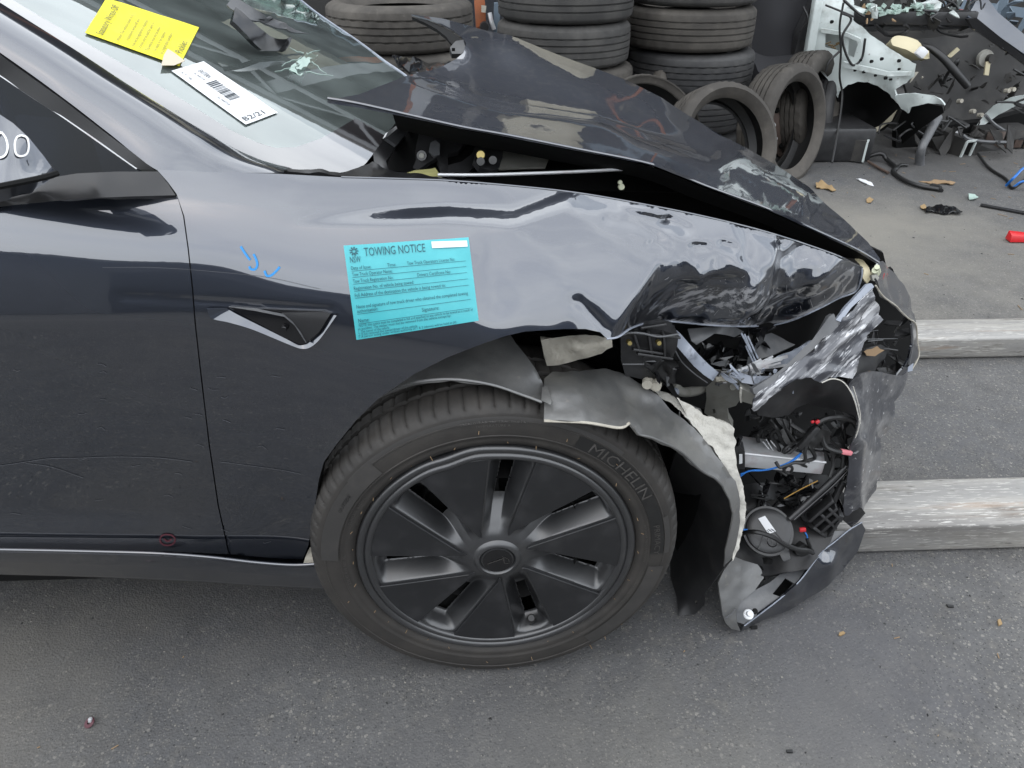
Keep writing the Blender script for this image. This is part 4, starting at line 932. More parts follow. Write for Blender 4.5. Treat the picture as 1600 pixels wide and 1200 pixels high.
# cover: measured blade edges at the rim give the seven-fold pattern
_edges = [((654, 733), (767, 702)), ((844, 705), (941, 756)), ((977, 804), (979, 885)), ((949, 933), (868, 984)), ((806, 996), (705, 996)), ((648, 972), (581, 914)), ((568, 862), (599, 780))]
_ph = []
for k, (a, b) in enumerate(_edges):
    m_ = (rad(*a) + rad(*b)) / 2 if abs(rad(*a) - rad(*b)) < 3 else (rad(*a) + rad(*b)) / 2 + math.pi
    _ph.append((m_ + k * 2 * math.pi / 7) % (2 * math.pi / 7) if True else 0)
_ph = np.array(_ph); _z = np.exp(1j * _ph * 7).mean(); PH = np.angle(_z) / 7
_wd = []
for a, b in _edges:
    d_ = abs(rad(*a) - rad(*b)); d_ = min(d_, 2 * math.pi - d_); _wd.append(d_)
BW = float(np.mean(_wd)); PER = 2 * math.pi / 7; OW = PER - BW
CY = -.001      # face of the blades
_h = BW / 2; _p0 = np.array([.2225 * math.cos(-_h), .2225 * math.sin(-_h)]); _p1 = np.array([.060 * math.cos(_h * .55), .060 * math.sin(_h * .55)])
_ln = _p0 + (_p1 - _p0) * np.linspace(0, 1, 60)[:, None]; _lr = np.hypot(_ln[:, 0], _ln[:, 1])[::-1]; _la = np.arctan2(_ln[:, 1], _ln[:, 0])[::-1]
def opening(r, th):
    """depth behind the face of the trough between two blades, and how far across it (0 middle, 1 edge)"""
    rel = (th - PH) % PER; ph = float(np.interp(r, _lr, _la)); c = (_h + PER + ph) / 2; hw = (PER + ph - _h) / 2 * .93
    rel = rel if rel > _h * .2 or True else rel; d = min(abs(rel - c), abs(rel + PER - c)); u = d / hw
    dr = .036 * float(sstep(.050, .120, np.float64(r))) * (1 - float(sstep(.206, .2185, np.float64(r))))
    return .0035 + dr * float(np.clip((1.0 - u) / .62, 0, 1)), u
NR, NA = 64, 7 * 120
rr_ = np.concatenate([np.linspace(.030, .055, 8), np.linspace(.060, .2195, NR - 8)])
v = []
for r in rr_:
    for k in range(NA):
        th = 2 * math.pi * k / NA
        y = CY + opening(r, th)[0] + .010 * float(1 - sstep(.03, .07, np.float64(r))) * -1.0
        v.append((r * math.cos(th), y, r * math.sin(th)))
def _hole(i, k):
    r = float(rr_[i] + rr_[i + 1]) / 2; th = 2 * math.pi * (k + .5) / NA
    return .118 < r < .203 and opening(r, th)[1] < .34
f = [(i * NA + k, i * NA + (k + 1) % NA, (i + 1) * NA + (k + 1) % NA, (i + 1) * NA + k) for i in range(len(rr_) - 1) for k in range(NA) if not _hole(i, k)]
cover = mesh_obj('wheel_cover', wfix(v, False), f, M['cover'], wheel, 50)
# blades: flat plates with rounded tips
def blade_outline():
    pts = []; h = BW / 2
    for t in np.linspace(-h, h, 22): pts.append((.2222, t))
    P = lambda r, t: np.array([r * math.cos(t), r * math.sin(t)])
    A, B, T1, T2 = P(.2222, h), P(.2222, -h), P(.064, h * .90), P(.066, h * .48); tip = P(.054, h * .68)
    for q in [A + (T1 - A) * k for k in (.2, .4, .6, .8, 1)] + [P(.057, h * .84), tip, P(.058, h * .56)] + [T2 + (B - T2) * k for k in (0, .2, .4, .6, .8)]: pts.append((float(np.hypot(*q)), float(math.atan2(q[1], q[0]))))
    return pts
bo = blade_outline()
def plate(bo, y0, th_, rot):
    n = len(bo); P = []
    for (r, t), in [((r, t),) for r, t in bo]: P.append((r * math.cos(t + rot), y0, r * math.sin(t + rot)))
    c = np.mean(np.array(P), axis=0)
    inner = [tuple(np.array(p) + (c - np.array(p)) / np.linalg.norm(c - np.array(p)) * .0012 + np.array([0, -.0008, 0])) for p in P]
    back = [(p[0], y0 + th_, p[2]) for p in P]
    v = P + inner + back; f = [(i, (i + 1) % n, n + (i + 1) % n, n + i) for i in range(n)] + [(2 * n + i, 2 * n + (i + 1) % n, (i + 1) % n, i) for i in range(n)]
    f.append(tuple(n + i for i in range(n)))
    return v, f
v, f = plate(bo, 0, .006, 0)
bl_me = None
for k in range(7):
    rot = PH + k * PER
    if bl_me is None:
        b0 = mesh_obj('blade', v, f, M['blade'], None, 20); bl_me = b0.data
        ob = b0
    else:
        ob = bpy.data.objects.new('blade', bl_me); COL.objects.link(ob)
    ob.matrix_basis = WM @ Matrix.Translation((0, CY - .0012, 0)) @ Matrix.Rotation(-rot, 4, 'Y')
    ob.parent = wheel; ob.matrix_parent_inverse = Matrix.Translation(-Vector(wheel.location)) 
v, f = lathe_geo([(.02, .085), (.215, .085)], 48); mesh_obj('backing_disc', wfix(v, False), f, M['deep_black'], wheel)  # added dark disc that keeps the openings of the wheel cover black
for k in range(5):
    a = PH + .3 + k * 2 * math.pi / 5; frame_box('alloy_spoke', wfix([(.05 * math.cos(a), .060, .05 * math.sin(a))])[0], wfix([(.215 * math.cos(a), .060, .215 * math.sin(a))])[0], (0, -1, 0), .035, .02, M['deep_black'], wheel, .004)
# rim lip with the dent at upper left, hub cap, valve
def lipmod(r, a, th, k, j):
    d = (th - rad(692, 706) + math.pi) % (2 * math.pi) - math.pi
    return r - .0032 * math.exp(-(d / .10) ** 2) + .002 * math.exp(-((d + .22) / .10) ** 2), a
v, f = lathe_geo([(.2195, .006), (.2200, -.0015), (.2222, -.0048), (.2262, -.0058), (.2300, -.0046), (.2325, -.0012), (.2345, -.0038), (.2385, -.0062), (.2430, -.0058), (.2462, -.0030), (.2472, .003), (.2470, .012)], 220, lipmod)
mesh_obj('rim_lip', wfix(v, False), f, M['cover'], wheel, 50)
v, f = lathe_geo([(.0001, -.011), (.026, -.0112), (.0285, -.0105), (.0295, -.008), (.033, -.0125), (.036, -.0122), (.041, -.008), (.048, .002)], 64)
cap = mesh_obj('hub_cap', wfix(v, False), f, M['cover'], wheel, 40)
v, f = lathe_geo([(.0001, -.0118), (.0268, -.0120)], 48); mesh_obj('cap_disc', wfix(v, False), f, M['black_gloss'], cap)
mb = MB()
def capfn(U, W): return wfix(np.c_[U, np.full(len(U), -.0126), W], False)
stroke(mb, [(-.018, -.006), (-.006, -.001), (.008, .005), (.012, .0065)], .0016, capfn); stroke(mb, [(.011, .010), (.012, -.004), (.015, -.007), (.021, -.006)], .0012, capfn); stroke(mb, [(.008, .011), (.019, .004), (.021, -.004)], .0008, capfn)
mb.build('cap_emblem', M['rubber_letter'], cap, smooth=False)
p0 = np.array(at(829, 968, .018)); p1 = np.array(at(830, 966, -.001)); v, f = tube_geo([p0, p1, p1 + (p1 - p0) * .2], [.0085, .0080, .006], 14); mesh_obj('valve', v, f, M['rubber_black'], wheel)
box('brake_disc', (0, .12, .325), (.30, .03, .30), M['deep_black'], wheel, bevel=.10)

# ------------------------------------------------------------------ wheel arch liner
LR = [(560, 640, .06), (610, 610, .045), (650, 597, .034), (707, 592, .026), (767, 600, .018), (817, 616, .006), (847, 627, -.004), (852, 605, .04), (838, 578, .055), (822, 555, .085), (806, 535, .12), (790, 512, .16), (740, 510, .17), (680, 545, .14), (620, 588, .10)]
lin = sheet('arch_liner', LR, M['liner'], car, sp=6, thick=.003, ctrl=[(730, 570, .07), (790, 578, .055), (690, 570, .08), (760, 545, .11)], crumple=[(.002, 25, 2)], sharp=60)
_p = catmull(np.array([(600, 616, .046), (650, 597.5, .033), (707, 592.5, .024), (767, 600.5, .016), (817, 617, .004), (847, 628, -.006)]), 6)
v, f = tube_geo(at(_p[:, 0], _p[:, 1], _p[:, 2]), .0028, 6); mesh_obj('liner_bead', v, f, M['liner'], lin)
LF = [(850, 657, -.034), (850, 625, .0), (850, 592, .06), (863, 583, .10), (917, 580, .13), (947, 577, .15), (967, 582, .155), (993, 596, .15), (1017, 611, .145), (1033, 620, .14), (1050, 640, .13), (1083, 667, .12), (1110, 697, .11), (1130, 725, .10), (1148, 752, .095), (1154, 780, .09), (1156, 813, .085), (1150, 850, .08), (1143, 872, .08), (1132, 890, .085),
      (1133, 860, .075), (1140, 830, .070), (1146, 803, .068), (1140, 781, .066), (1130, 760, .062), (1117, 747, .056), (1093, 733, .046), (1060, 703, .0), (1020, 684, -.022), (998, 678, -.030), (991, 668, -.032), (984, 661, -.030), (967, 668, -.036), (917, 660, -.038)]
lf = sheet('arch_liner', LF, M['liner'], car, sp=6, thick=.003, ctrl=[(872, 605, .022), (890, 622, .004), (905, 600, .045), (940, 615, .06), (945, 640, .012), (1000, 640, .085), (1040, 665, .082), (1075, 692, .082), (1100, 715, .086)], crumple=[(.0025, 22, 2), (.0015, 60, 1)], sharp=60)
_p = catmull(np.array([(850, 657.5, -.036), (917, 660.5, -.040), (967, 668.5, -.038), (984, 661, -.032)]), 6); v, f = tube_geo(at(_p[:, 0], _p[:, 1], _p[:, 2]), .0022, 6); mesh_obj('liner_bead', v, f, M['felt'], lf)
_p = catmull(np.array([(991, 668, -.034), (998, 678, -.032), (1020, 684, -.024), (1060, 703, -.002), (1093, 733, .044), (1117, 747, .054), (1130, 760, .060)]), 6); v, f = tube_geo(at(_p[:, 0], _p[:, 1], _p[:, 2]), .0022, 6); mesh_obj('liner_bead', v, f, M['liner'], lf)
sheet('liner_tear', [(848, 608, .02), (856, 606, .02), (864, 630, -.02), (862, 634, -.022), (847, 628, -.01)], M['liner'], lf, sp=5, thick=.003, off=.004)
# front flap of the liner hanging to the ground
FL = [(1058, 700, .06), (1093, 732, .062), (1130, 760, .068), (1146, 803, .074), (1148, 840, .078), (1134, 885, .085), (1116, 908, .095), (1098, 930, .11), (1100, 946, .112), (1086, 960, .118), (1060, 963, .12), (1055, 932, .16), (1047, 900, .21), (1050, 850, .26), (1052, 800, .28), (1045, 740, .24)]
sheet('liner_flap', FL, M['liner_dark'], car, sp=9, thick=.003, ctrl=[(1100, 830, .15)], crumple=[(.004, 12, 2)], holes=[[(1085, 944), (1085, 938), (1089, 938), (1089, 944)]], sharp=60)
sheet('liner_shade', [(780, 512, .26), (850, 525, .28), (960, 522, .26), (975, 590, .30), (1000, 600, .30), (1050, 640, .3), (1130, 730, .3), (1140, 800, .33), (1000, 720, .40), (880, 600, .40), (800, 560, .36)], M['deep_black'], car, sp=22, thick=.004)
ar = []
for k in range(40):
    th = math.pi * (-.12 + 1.24 * k / 39)
    for y in (.14, .32): ar.append((.40 * math.cos(th), y, .325 + .40 * math.sin(th)))
mesh_obj('wheel_tub', ar, [(2 * k, 2 * k + 1, 2 * k + 3, 2 * k + 2) for k in range(39)], M['deep_black'], car)
box('tub_wall', (0, .33, .45), (.78, .02, .6), M['deep_black'], car, bevel=0)

# felt pads
sheet('felt_pad', [(845, 531, .13), (870, 527, .125), (915, 522, .11), (935, 524, .10), (955, 530, .095), (956, 541, .10), (940, 553, .105), (905, 563, .11), (872, 570, .115), (855, 571, .12), (850, 555, .125)], M['felt'], car, sp=5, thick=.012, ctrl=[(905, 545, .085), (940, 540, .085)], crumple=[(.003, 40, 2)])
FS = [(1012, 606, .175), (1033, 612, .17), (1060, 622, .16), (1080, 634, .15), (1097, 646, .145), (1118, 655, .14), (1137, 661, .135), (1146, 668, .13), (1148, 690, .125), (1147, 707, .12), (1153, 740, .115), (1162, 767, .11), (1166, 793, .105), (1163, 815, .10), (1155, 842, .095), (1148, 864, .09), (1143, 870, .09),
      (1148, 845, .092), (1154, 813, .10), (1152, 785, .105), (1143, 755, .11), (1128, 720, .115), (1112, 700, .12), (1092, 678, .13), (1076, 656, .14), (1050, 632, .155), (1030, 618, .165)]
sheet('felt_strip', FS, M['felt_white'], car, sp=4, thick=.010, crumple=[(.005, 30, 2), (.002, 90, 1)], edge_noise=2.0, sharp=70, off=.004)

# ------------------------------------------------------------------ crushed front corner
front = car
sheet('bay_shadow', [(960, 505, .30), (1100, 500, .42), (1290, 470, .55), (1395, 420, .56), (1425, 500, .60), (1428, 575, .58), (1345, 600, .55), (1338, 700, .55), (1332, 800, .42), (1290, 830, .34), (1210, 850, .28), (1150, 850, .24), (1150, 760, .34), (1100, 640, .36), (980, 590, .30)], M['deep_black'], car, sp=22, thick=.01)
br = sheet('headlamp_bracket', [(970, 524, .125), (985, 518, .12), (1010, 512, .12), (1040, 518, .12), (1060, 522, .12), (1058, 540, .12), (1052, 557, .125), (1032, 562, .13), (1022, 575, .14), (1010, 594, .15), (992, 590, .15), (977, 586, .15), (970, 563, .14)], M['black_plastic'], car, sp=5, thick=.03, crumple=[(.003, 40, 2)])
for x, y in ((983, 535), (1029, 535)): ring_px(x, y, .112, 4.0, M['brass'], br, 'bolt', h=.012)
for (a, b, c_, d_) in [(990, 520, 1000, 552), (1012, 516, 1018, 556), (1036, 520, 1038, 556), (995, 552, 1050, 560), (988, 545, 1035, 552), (972, 518, 1062, 527), (1000, 512, 1040, 506)]:
    frame_box('bracket_rib', at(a, b, .115), at(c_, d_, .12), (0, -1, .3), .004, .012, M['black_plastic'], br, .001)
tube('bracket_edge', [at(970, 524, .112), at(985, 520, .11), at(1005, 521, .108), at(1030, 526, .108), at(1060, 522, .112)], .0018, M['grey_plastic'], br, 6)
tube('bracket_edge', [at(973, 569, .135), at(990, 569, .132), at(1006, 569, .135)], .0016, M['grey_plastic'], br, 6)
sheet('wire_bundle', [(1010, 575, .15), (1030, 565, .14), (1050, 572, .14), (1055, 588, .15), (1040, 600, .16), (1018, 604, .165)], M['cable'], car, sp=4, thick=.02, crumple=[(.012, 45, 2)])
ring_px(1012, 597, .145, 9, M['felt'], car, 'grommet', (-.3, -1, 0), .02); ring_px(1026, 598, .15, 9, M['felt'], car, 'grommet', (-.3, -1, 0), .03)
sheet('cable_tag', [(1041, 590, .14), (1046, 590, .14), (1046, 603, .142), (1042, 604, .142)], M['grey_plastic'], car, sp=4, thick=.004)
st = sheet('lamp_strut', [(1045, 527, .13), (1063, 521, .135), (1076, 536, .14), (1092, 554, .145), (1108, 570, .15), (1123, 582, .155), (1114, 595, .15), (1100, 586, .145), (1084, 572, .14), (1066, 551, .135)], M['light_trim'], car, sp=5, thick=.012, ctrl=[(1084, 556, .130)], sharp=60)
sheet('strut_web', [(1046, 529, .145), (1066, 552, .145), (1084, 573, .15), (1100, 587, .155), (1113, 596, .16), (1104, 604, .17), (1070, 604, .19), (1050, 598, .19), (1040, 570, .17)], M['liner_dark'], st, sp=7, thick=.004)
tube('strut_seam', [at(1055, 548, .138), at(1066, 566, .142), (at(1084, 583, .148)), at(1105, 598, .155)], .0012, M['grey_plastic'], st, 5)
rail = sheet('crash_rail', [(1103, 598, .22), (1115, 592, .20), (1153, 594, .20), (1160, 604, .21), (1156, 625, .23), (1150, 634, .24), (1136, 638, .25), (1138, 655, .25), (1145, 668, .25), (1120, 660, .26), (1100, 646, .27), (1104, 622, .25)], M['steel'], car, sp=6, thick=.02, crumple=[(.004, 25, 1)], holes=[[(1113, 639), (1117, 638), (1118, 645), (1114, 647)]], sharp=30)
ring_px(1145, 604, .195, 6, M['steel'], rail, 'bolt'); sheet('rail_flange', [(1118, 590, .19), (1150, 585, .20), (1154, 594, .19), (1120, 596, .185)], M['felt'], rail, sp=5, thick=.006)
sheet('rail_end', [(1157, 607, .16), (1160, 608, .16), (1181, 617, .165), (1181, 634, .17), (1176, 632, .17), (1158, 627, .17)], M['steel'], car, sp=5, thick=.02)
tube('rail_end_lip', [at(1158, 606, .155), at(1157, 618, .158), at(1158, 628, .165)], .0022, M['felt_white'], rail, 6)
tube('coolant_pipe', [at(1050, 600, .22), at(1064, 612, .23), at(1085, 611, .25), at(1100, 605, .26)], .010, M['steel'], car, 8)
ring_px(1056, 612, .2, 5.5, M['light_trim'], car, 'bolt')

# headlamp remains
hl = sheet('headlamp_housing', [(1175, 541, .24), (1180, 528, .25), (1230, 512, .28), (1270, 496, .31), (1296, 482, .33), (1306, 493, .32), (1270, 520, .28), (1240, 540, .25), (1205, 556, .22), (1183, 562, .22)], M['grey_plastic'], car, sp=6, thick=.01)
sheet('lamp_underside', [(1075, 512, .20), (1110, 510, .20), (1150, 511, .21), (1165, 520, .22), (1150, 528, .21), (1140, 525, .2), (1118, 520, .19), (1090, 540, .18), (1082, 532, .18)], M['grey_plastic'], hl, sp=6, thick=.004, off=-.004)
sheet('lamp_bowl', [(1090, 520, .27), (1140, 512, .28), (1180, 515, .29), (1180, 560, .27), (1165, 572, .26), (1130, 585, .24), (1110, 566, .25)], M['black_gloss'], hl, sp=9, thick=.006)
for a in [(1163, 522, 1181, 566), (1158, 520, 1184, 570), (1165, 540, 1180, 572), (1168, 525, 1184, 560)]:
    frame_box('lamp_splinter', at(a[0], a[1], .20), at(a[2], a[3], .19), (0, -1, .2), .003, .004, M['light_trim'], hl, .0006)
rs = random.Random(9); mb = MB()
for k in range(26):
    x0 = rs.uniform(1138, 1195); y0 = 588 - (x0 - 1138) * .30 + rs.uniform(-7, 7); ln = rs.uniform(16, 44)
    p = [at(x0 + ln * t, y0 - ln * t * rs.uniform(.1, .5), .18 + .01 * rs.random()) for t in (0, .5, 1)]
    mb.add(*bar_geo(p[0], p[2], (0, -1, .4), rs.uniform(.003, .008), .002, 0))
mb.build('lamp_shards', M['alu'], hl, smooth=False)
sheet('lamp_lens_strip', [(1200, 570, .19), (1215, 556, .20), (1240, 548, .21), (1268, 532, .23), (1272, 538, .23), (1245, 556, .205), (1232, 568, .195), (1214, 572, .185)], M['light_trim'], car, sp=5, thick=.004, crumple=[(.004, 50, 2)])
sheet('lamp_lens_base', [(1142, 583, .175), (1150, 580, .175), (1175, 588, .17), (1205, 588, .165), (1200, 596, .16), (1180, 601, .16), (1160, 598, .165)], M['light_trim'], car, sp=5, thick=.004, crumple=[(.002, 50, 2)])
bs = sheet('bright_strip', [(1355, 444, .215), (1362, 443, .215), (1366, 448, .213), (1330, 481, .192), (1314, 503, .175), (1306, 500, .177), (1322, 480, .19)], M['light_trim'], car, sp=5, thick=.008)
sheet('grille_trim', [(1296, 494, .178), (1303, 490, .182), (1307, 500, .178), (1320, 500, .18), (1300, 520, .165), (1270, 546, .15), (1240, 572, .135), (1210, 598, .118), (1185, 620, .105), (1178, 615, .105), (1176, 607, .108), (1215, 582, .13), (1236, 563, .145), (1270, 530, .165)], M['grey_plastic'], car, sp=5, thick=.01, sharp=50)
# torn painted shard of the bumper skin
SH = [(1362, 452, .215), (1366, 470, .21), (1373, 480, .21), (1371, 490, .205), (1378, 501, .20), (1362, 516, .19), (1351, 535, .175), (1344, 562, .16), (1340, 580, .15), (1333, 592, .14), (1318, 588, .14), (1304, 590, .135), (1293, 588, .135), (1284, 600, .13), (1276, 596, .13), (1268, 588, .13), (1255, 592, .125), (1237, 597, .12), (1222, 607, .112), (1210, 617, .108), (1192, 634, .10), (1180, 644, .095), (1176, 640, .095), (1178, 622, .10), (1200, 604, .112), (1250, 563, .14), (1300, 519, .165), (1333, 482, .19)]
def streak(P, Q):
    a = np.array([0.77, -0.64]); b = np.array([.64, .77]); wq = noise3(np.c_[Q * .03, np.zeros(len(Q))], 1, 2, 2); q = np.c_[Q @ a * .006 + wq, Q @ b * .15 + 1.2 * wq, Q @ a * .02]
    return .0022 * noise3(q, 1, 4, 1) + .003 * noise3(np.c_[Q * .018, np.zeros(len(Q))], 1, 9, 1)
M['paint_streak'] = pbr('streaked_paint', (0.055, 0.057, 0.068), rough=0.35, metal=.45, coat=.8, coat_rough=.12, coat_ior=1.6, dust=[((0.26, 0.26, 0.27), 60, .50, .58), ((.62, .62, .63), 130, .55, .60)], bump=[(45, .35, .004)])
def stretch_mapping(m, dirv, k=9.0):
    mp = [n for n in m.node_tree.nodes if n.type == 'MAPPING'][0]
    q = Vector(dirv).normalized().to_track_quat('X', 'Z'); mp.vector_type = 'TEXTURE'
    mp.inputs['Rotation'].default_value = q.to_euler(); mp.inputs['Scale'].default_value = (k, 1, 1)
stretch_mapping(M['paint_streak'], V(1340, 490, .19) - V(1200, 620, .11))
shard = sheet('torn_bumper_skin', SH, M['paint_streak'], car, sp=3.6, thick=.003, disp=streak, edge_noise=2.2, sharp=70)
sheet('shard_inner', [(1183, 646, .12), (1192, 634, .11), (1212, 618, .12), (1240, 602, .13), (1264, 592, .14), (1284, 602, .15), (1300, 592, .16), (1318, 594, .17), (1328, 606, .17), (1336, 625, .17), (1341, 650, .17), (1300, 640, .20), (1262, 630, .2), (1247, 640, .17), (1236, 652, .16), (1210, 655, .14), (1186, 652, .12)], M['liner_dark'], car, sp=6, thick=.003, crumple=[(.006, 18, 2)], off=-.004, sharp=60)
tube('torn_edge', [at(1284, 598, .128), at(1300, 592, .13), at(1316, 596, .13), at(1328, 610, .13), at(1336, 628, .13), at(1341, 648, .135), at(1344, 662, .14)], .0011, M['felt_white'], car, 5)
# nose corner of the bumper: upper skin, thin front wall, crushed hanging sheet
N1 = [(1366, 436, .26), (1360, 428, .28), (1368, 412, .33), (1378, 408, .36), (1394, 422, .42), (1410, 442, .45), (1423, 470, .46), (1430, 492, .46), (1432, 507, .455), (1424, 500, .41), (1416, 492, .38), (1408, 486, .36), (1400, 478, .33), (1390, 470, .30), (1380, 463, .275), (1372, 452, .26)]
nose = sheet('bumper_corner', N1, M['paint_dirty'], car, sp=4.5, thick=.004, crumple=[(.004, 18, 2)], sharp=60, edge_noise=1.0)
sheet('bumper_front_wall', [(1424, 500, .42), (1432, 506, .455), (1434, 535, .45), (1436, 557, .44), (1430, 568, .43), (1423, 580, .42), (1408, 588, .40), (1398, 590, .38), (1412, 574, .40), (1420, 560, .41), (1426, 535, .42)], M['paint_dirty'], nose, sp=4, thick=.004)
tube('torn_edge', [at(1368, 446, .255), at(1380, 463, .27), at(1400, 478, .325), at(1408, 487, .355), at(1420, 498, .40), at(1431, 507, .45), at(1434, 535, .45), at(1436, 556, .44), at(1424, 579, .42)], .0016, M['felt'], nose, 5)
sheet('skin_chip', [(1411, 580, .39), (1414, 572, .395), (1422, 566, .40), (1420, 578, .395)], M['light_trim'], nose, sp=4, thick=.002, off=.01)
N2 = [(1331, 603, .20), (1337, 597, .20), (1350, 584, .215), (1362, 580, .24), (1373, 580, .27), (1385, 584, .30), (1398, 585, .33), (1412, 580, .36), (1424, 574, .40), (1421, 585, .39), (1407, 604, .36), (1391, 628, .32), (1390, 650, .31), (1386, 668, .30), (1378, 684, .29), (1377, 707, .28), (1379, 743, .27), (1374, 770, .26), (1362, 788, .25), (1349, 802, .24), (1333, 816, .23), (1322, 808, .22), (1316, 800, .215), (1313, 787, .21), (1320, 760, .205), (1327, 727, .20), (1327, 700, .195), (1340, 673, .19), (1343, 650, .185), (1338, 625, .19)]
def n2d(P, Q):
    q = np.c_[Q[:, 0] * .03, Q[:, 1] * .010, np.zeros(len(Q))]; return .012 * noise3(q, 1, 14, 1) + .0015 * noise3(P, 40, 3, 2)
sheet('bumper_side', N2, M['paint_scraped'], car, sp=4, thick=.003, ctrl=[(1355, 690, .20), (1362, 640, .235), (1350, 750, .205)], disp=n2d, sharp=65, edge_noise=1.0)
tube('torn_edge', [at(1333, 604, .197), at(1341, 632, .187), at(1344, 652, .182), at(1340, 674, .187), at(1333, 690, .19)], .0013, M['felt_white'], car, 5)
sheet('bumper_fold', [(1314, 800, .21), (1318, 790, .212), (1330, 788, .215), (1344, 792, .225), (1350, 800, .235), (1338, 814, .225), (1328, 822, .22), (1316, 812, .21)], M['black_gloss'], car, sp=4, thick=.004, off=.004)
# absorber inside the cavity
ab = sheet('foam_absorber', [(1318, 560, .32), (1350, 545, .36), (1376, 538, .40), (1392, 545, .42), (1384, 560, .40), (1362, 585, .36), (1340, 605, .31), (1324, 604, .29), (1322, 590, .29)], M['liner_dark'], car, sp=7, thick=.05, crumple=[(.004, 30, 2)])
sheet('absorber_wear', [(1346, 548, .352), (1366, 540, .372), (1374, 548, .378), (1360, 556, .36), (1348, 556, .35)], M['card'], ab, sp=5, thick=.001, off=.008, edge_noise=3)
for q in [((1352, 530, .36), (1402, 529, .42)), ((1356, 533, .36), (1380, 531, .39)), ((1345, 520, .38), (1372, 516, .42))]:
    tube('loose_wire', [at(*q[0]), at(*q[1])], .0009, M['grey_plastic'], car, 5, 4, False)
tube('nose_rib', [at(1424, 507, .42), at(1425, 540, .42), at(1420, 570, .41)], .003, M['grey_plastic'], nose, 6)

# aluminium box, harness, horn
ab0 = atz(1153, 679, .415); 
def hexa(name, P, mat, parent, bev=.003):
    bm = bmesh.new(); vs_ = [bm.verts.new(p) for p in P]
    for q in ((0, 1, 2, 3), (7, 6, 5, 4), (0, 4, 5, 1), (1, 5, 6, 2), (2, 6, 7, 3), (3, 7, 4, 0)): bm.faces.new([vs_[i] for i in q])
    bmesh.ops.recalc_face_normals(bm, faces=bm.faces)
    if bev: bmesh.ops.bevel(bm, geom=list(bm.edges), offset=bev, segments=2, affect='EDGES', profile=.5)
    bm.verts.index_update(); v = [tuple(x.co) for x in bm.verts]; f = [tuple(x.index for x in p.verts) for p in bm.faces]; bm.free()
    return mesh_obj(name, v, f, mat, parent, 35)
A0, A1 = V(1162, 708, .20), V(1290, 722, .215); B0, B1 = V(1155, 680, .29), V(1286, 697, .30)
dz = Vector((0, 0, -.036)); dz1 = Vector((0, .0, -.034))
beam_ = hexa('crash_beam', [A0, A1, B1, B0, A0 + dz, A1 + dz1, B1 + dz1, B0 + dz], M['alu'], car, .004)
mb = MB()
for x0, y0, x1, y1 in [(1192, 690, 1202, 702), (1197, 686, 1208, 704), (1204, 688, 1212, 698), (1210, 696, 1220, 703)]:
    mb.add(*bar_geo(V(x0, y0, .245), V(x1, y1, .235), (0, 0, 1), .0018, .001, 0))
mb.build('beam_scratches', M['paper'], beam_)
tube('beam_edge', [A0 + Vector((0, -.001, 0)), (A0 + A1) / 2 + Vector((0, -.001, 0)), A1 + Vector((0, -.001, 0))], .0022, M['paper'], beam_, 6, 3)
sheet('connector_block', [(1148, 700, .17), (1155, 697, .17), (1164, 706, .168), (1164, 733, .172), (1150, 733, .175)], M['black_plastic'], car, sp=5, thick=.03)
sheet('connector_label', [(1155, 710, .165), (1160, 710, .165), (1160, 724, .167), (1155, 725, .167)], M['paper'], car, sp=4, thick=.001)
ring_px(1154, 690, .175, 4, M['black_gloss'], car, 'connector_stud', (0, -.3, 1), .03)
WIRES = [('cable', .0055, [(1340, 660, .20), (1325, 654, .20), (1305, 652, .19), (1288, 655, .185), (1275, 662, .18)]), ('cable', .005, [(1282, 664, .19), (1284, 684, .185), (1290, 698, .18), (1303, 704, .18), (1314, 706, .185)]),
         ('cable', .0035, [(1262, 690, .175), (1258, 705, .17), (1257, 722, .165), (1240, 723, .165), (1225, 728, .165), (1218, 730, .165), (1212, 722, .17)]), ('blue_wire', .0016, [(1157, 744, .17), (1170, 736, .17), (1190, 735, .168), (1214, 730, .166), (1238, 720, .166), (1250, 712, .168)]),
         ('blue_wire', .0016, [(1157, 741, .17), (1176, 735, .17), (1200, 734, .168), (1230, 724, .166), (1252, 708, .168)]), ('yellow_wire', .0012, [(1225, 779, .21), (1250, 765, .21), (1278, 751, .21)]), ('yellow_wire', .0008, [(1312, 630, .24), (1316, 634, .24), (1320, 640, .24)]),
         ('cable', .003, [(1223, 655, .24), (1232, 675, .22), (1242, 690, .20)]), ('cable', .003, [(1235, 655, .24), (1236, 680, .22), (1240, 692, .20)]), ('cable', .004, [(1300, 700, .22), (1302, 725, .21), (1296, 745, .2)]), ('cable', .004, [(1310, 680, .22), (1318, 700, .22), (1316, 730, .21)]),
         ('cable', .0048, [(1155, 834, .15), (1180, 831, .125), (1205, 838, .118), (1225, 850, .118), (1245, 858, .125), (1262, 860, .14), (1270, 864, .155)]), ('cable', .004, [(1268, 862, .165), (1264, 850, .165), (1261, 842, .168)]), ('blue_wire', .0016, [(1258, 832, .175), (1261, 838, .172), (1263, 852, .168)]), ('blue_wire', .002, [(1156, 827, .17), (1168, 828, .168)])]
for m_, r_, pts in WIRES: ptube('wire' if r_ < .0025 else 'cable', pts, r_, M[m_], car, 7)
frame_box('plug', V(1248, 700, .172), V(1278, 667, .175), (0, -1, .3), .012, .012, M['black_plastic'], car, .003)
frame_box('plug_latch', V(1274, 661, .168), V(1280, 657, .17), (0, -1, .3), .007, .006, M['red_wire'], car, .002)
frame_box('plug_latch', V(1267, 660, .17), V(1272, 658, .17), (0, -1, .3), .006, .005, M['red_wire'], car, .002)
frame_box('pink_sleeve', V(1313, 705, .185), V(1330, 708, .19), (0, -1, .3), .010, .010, M['pink'], car, .003)
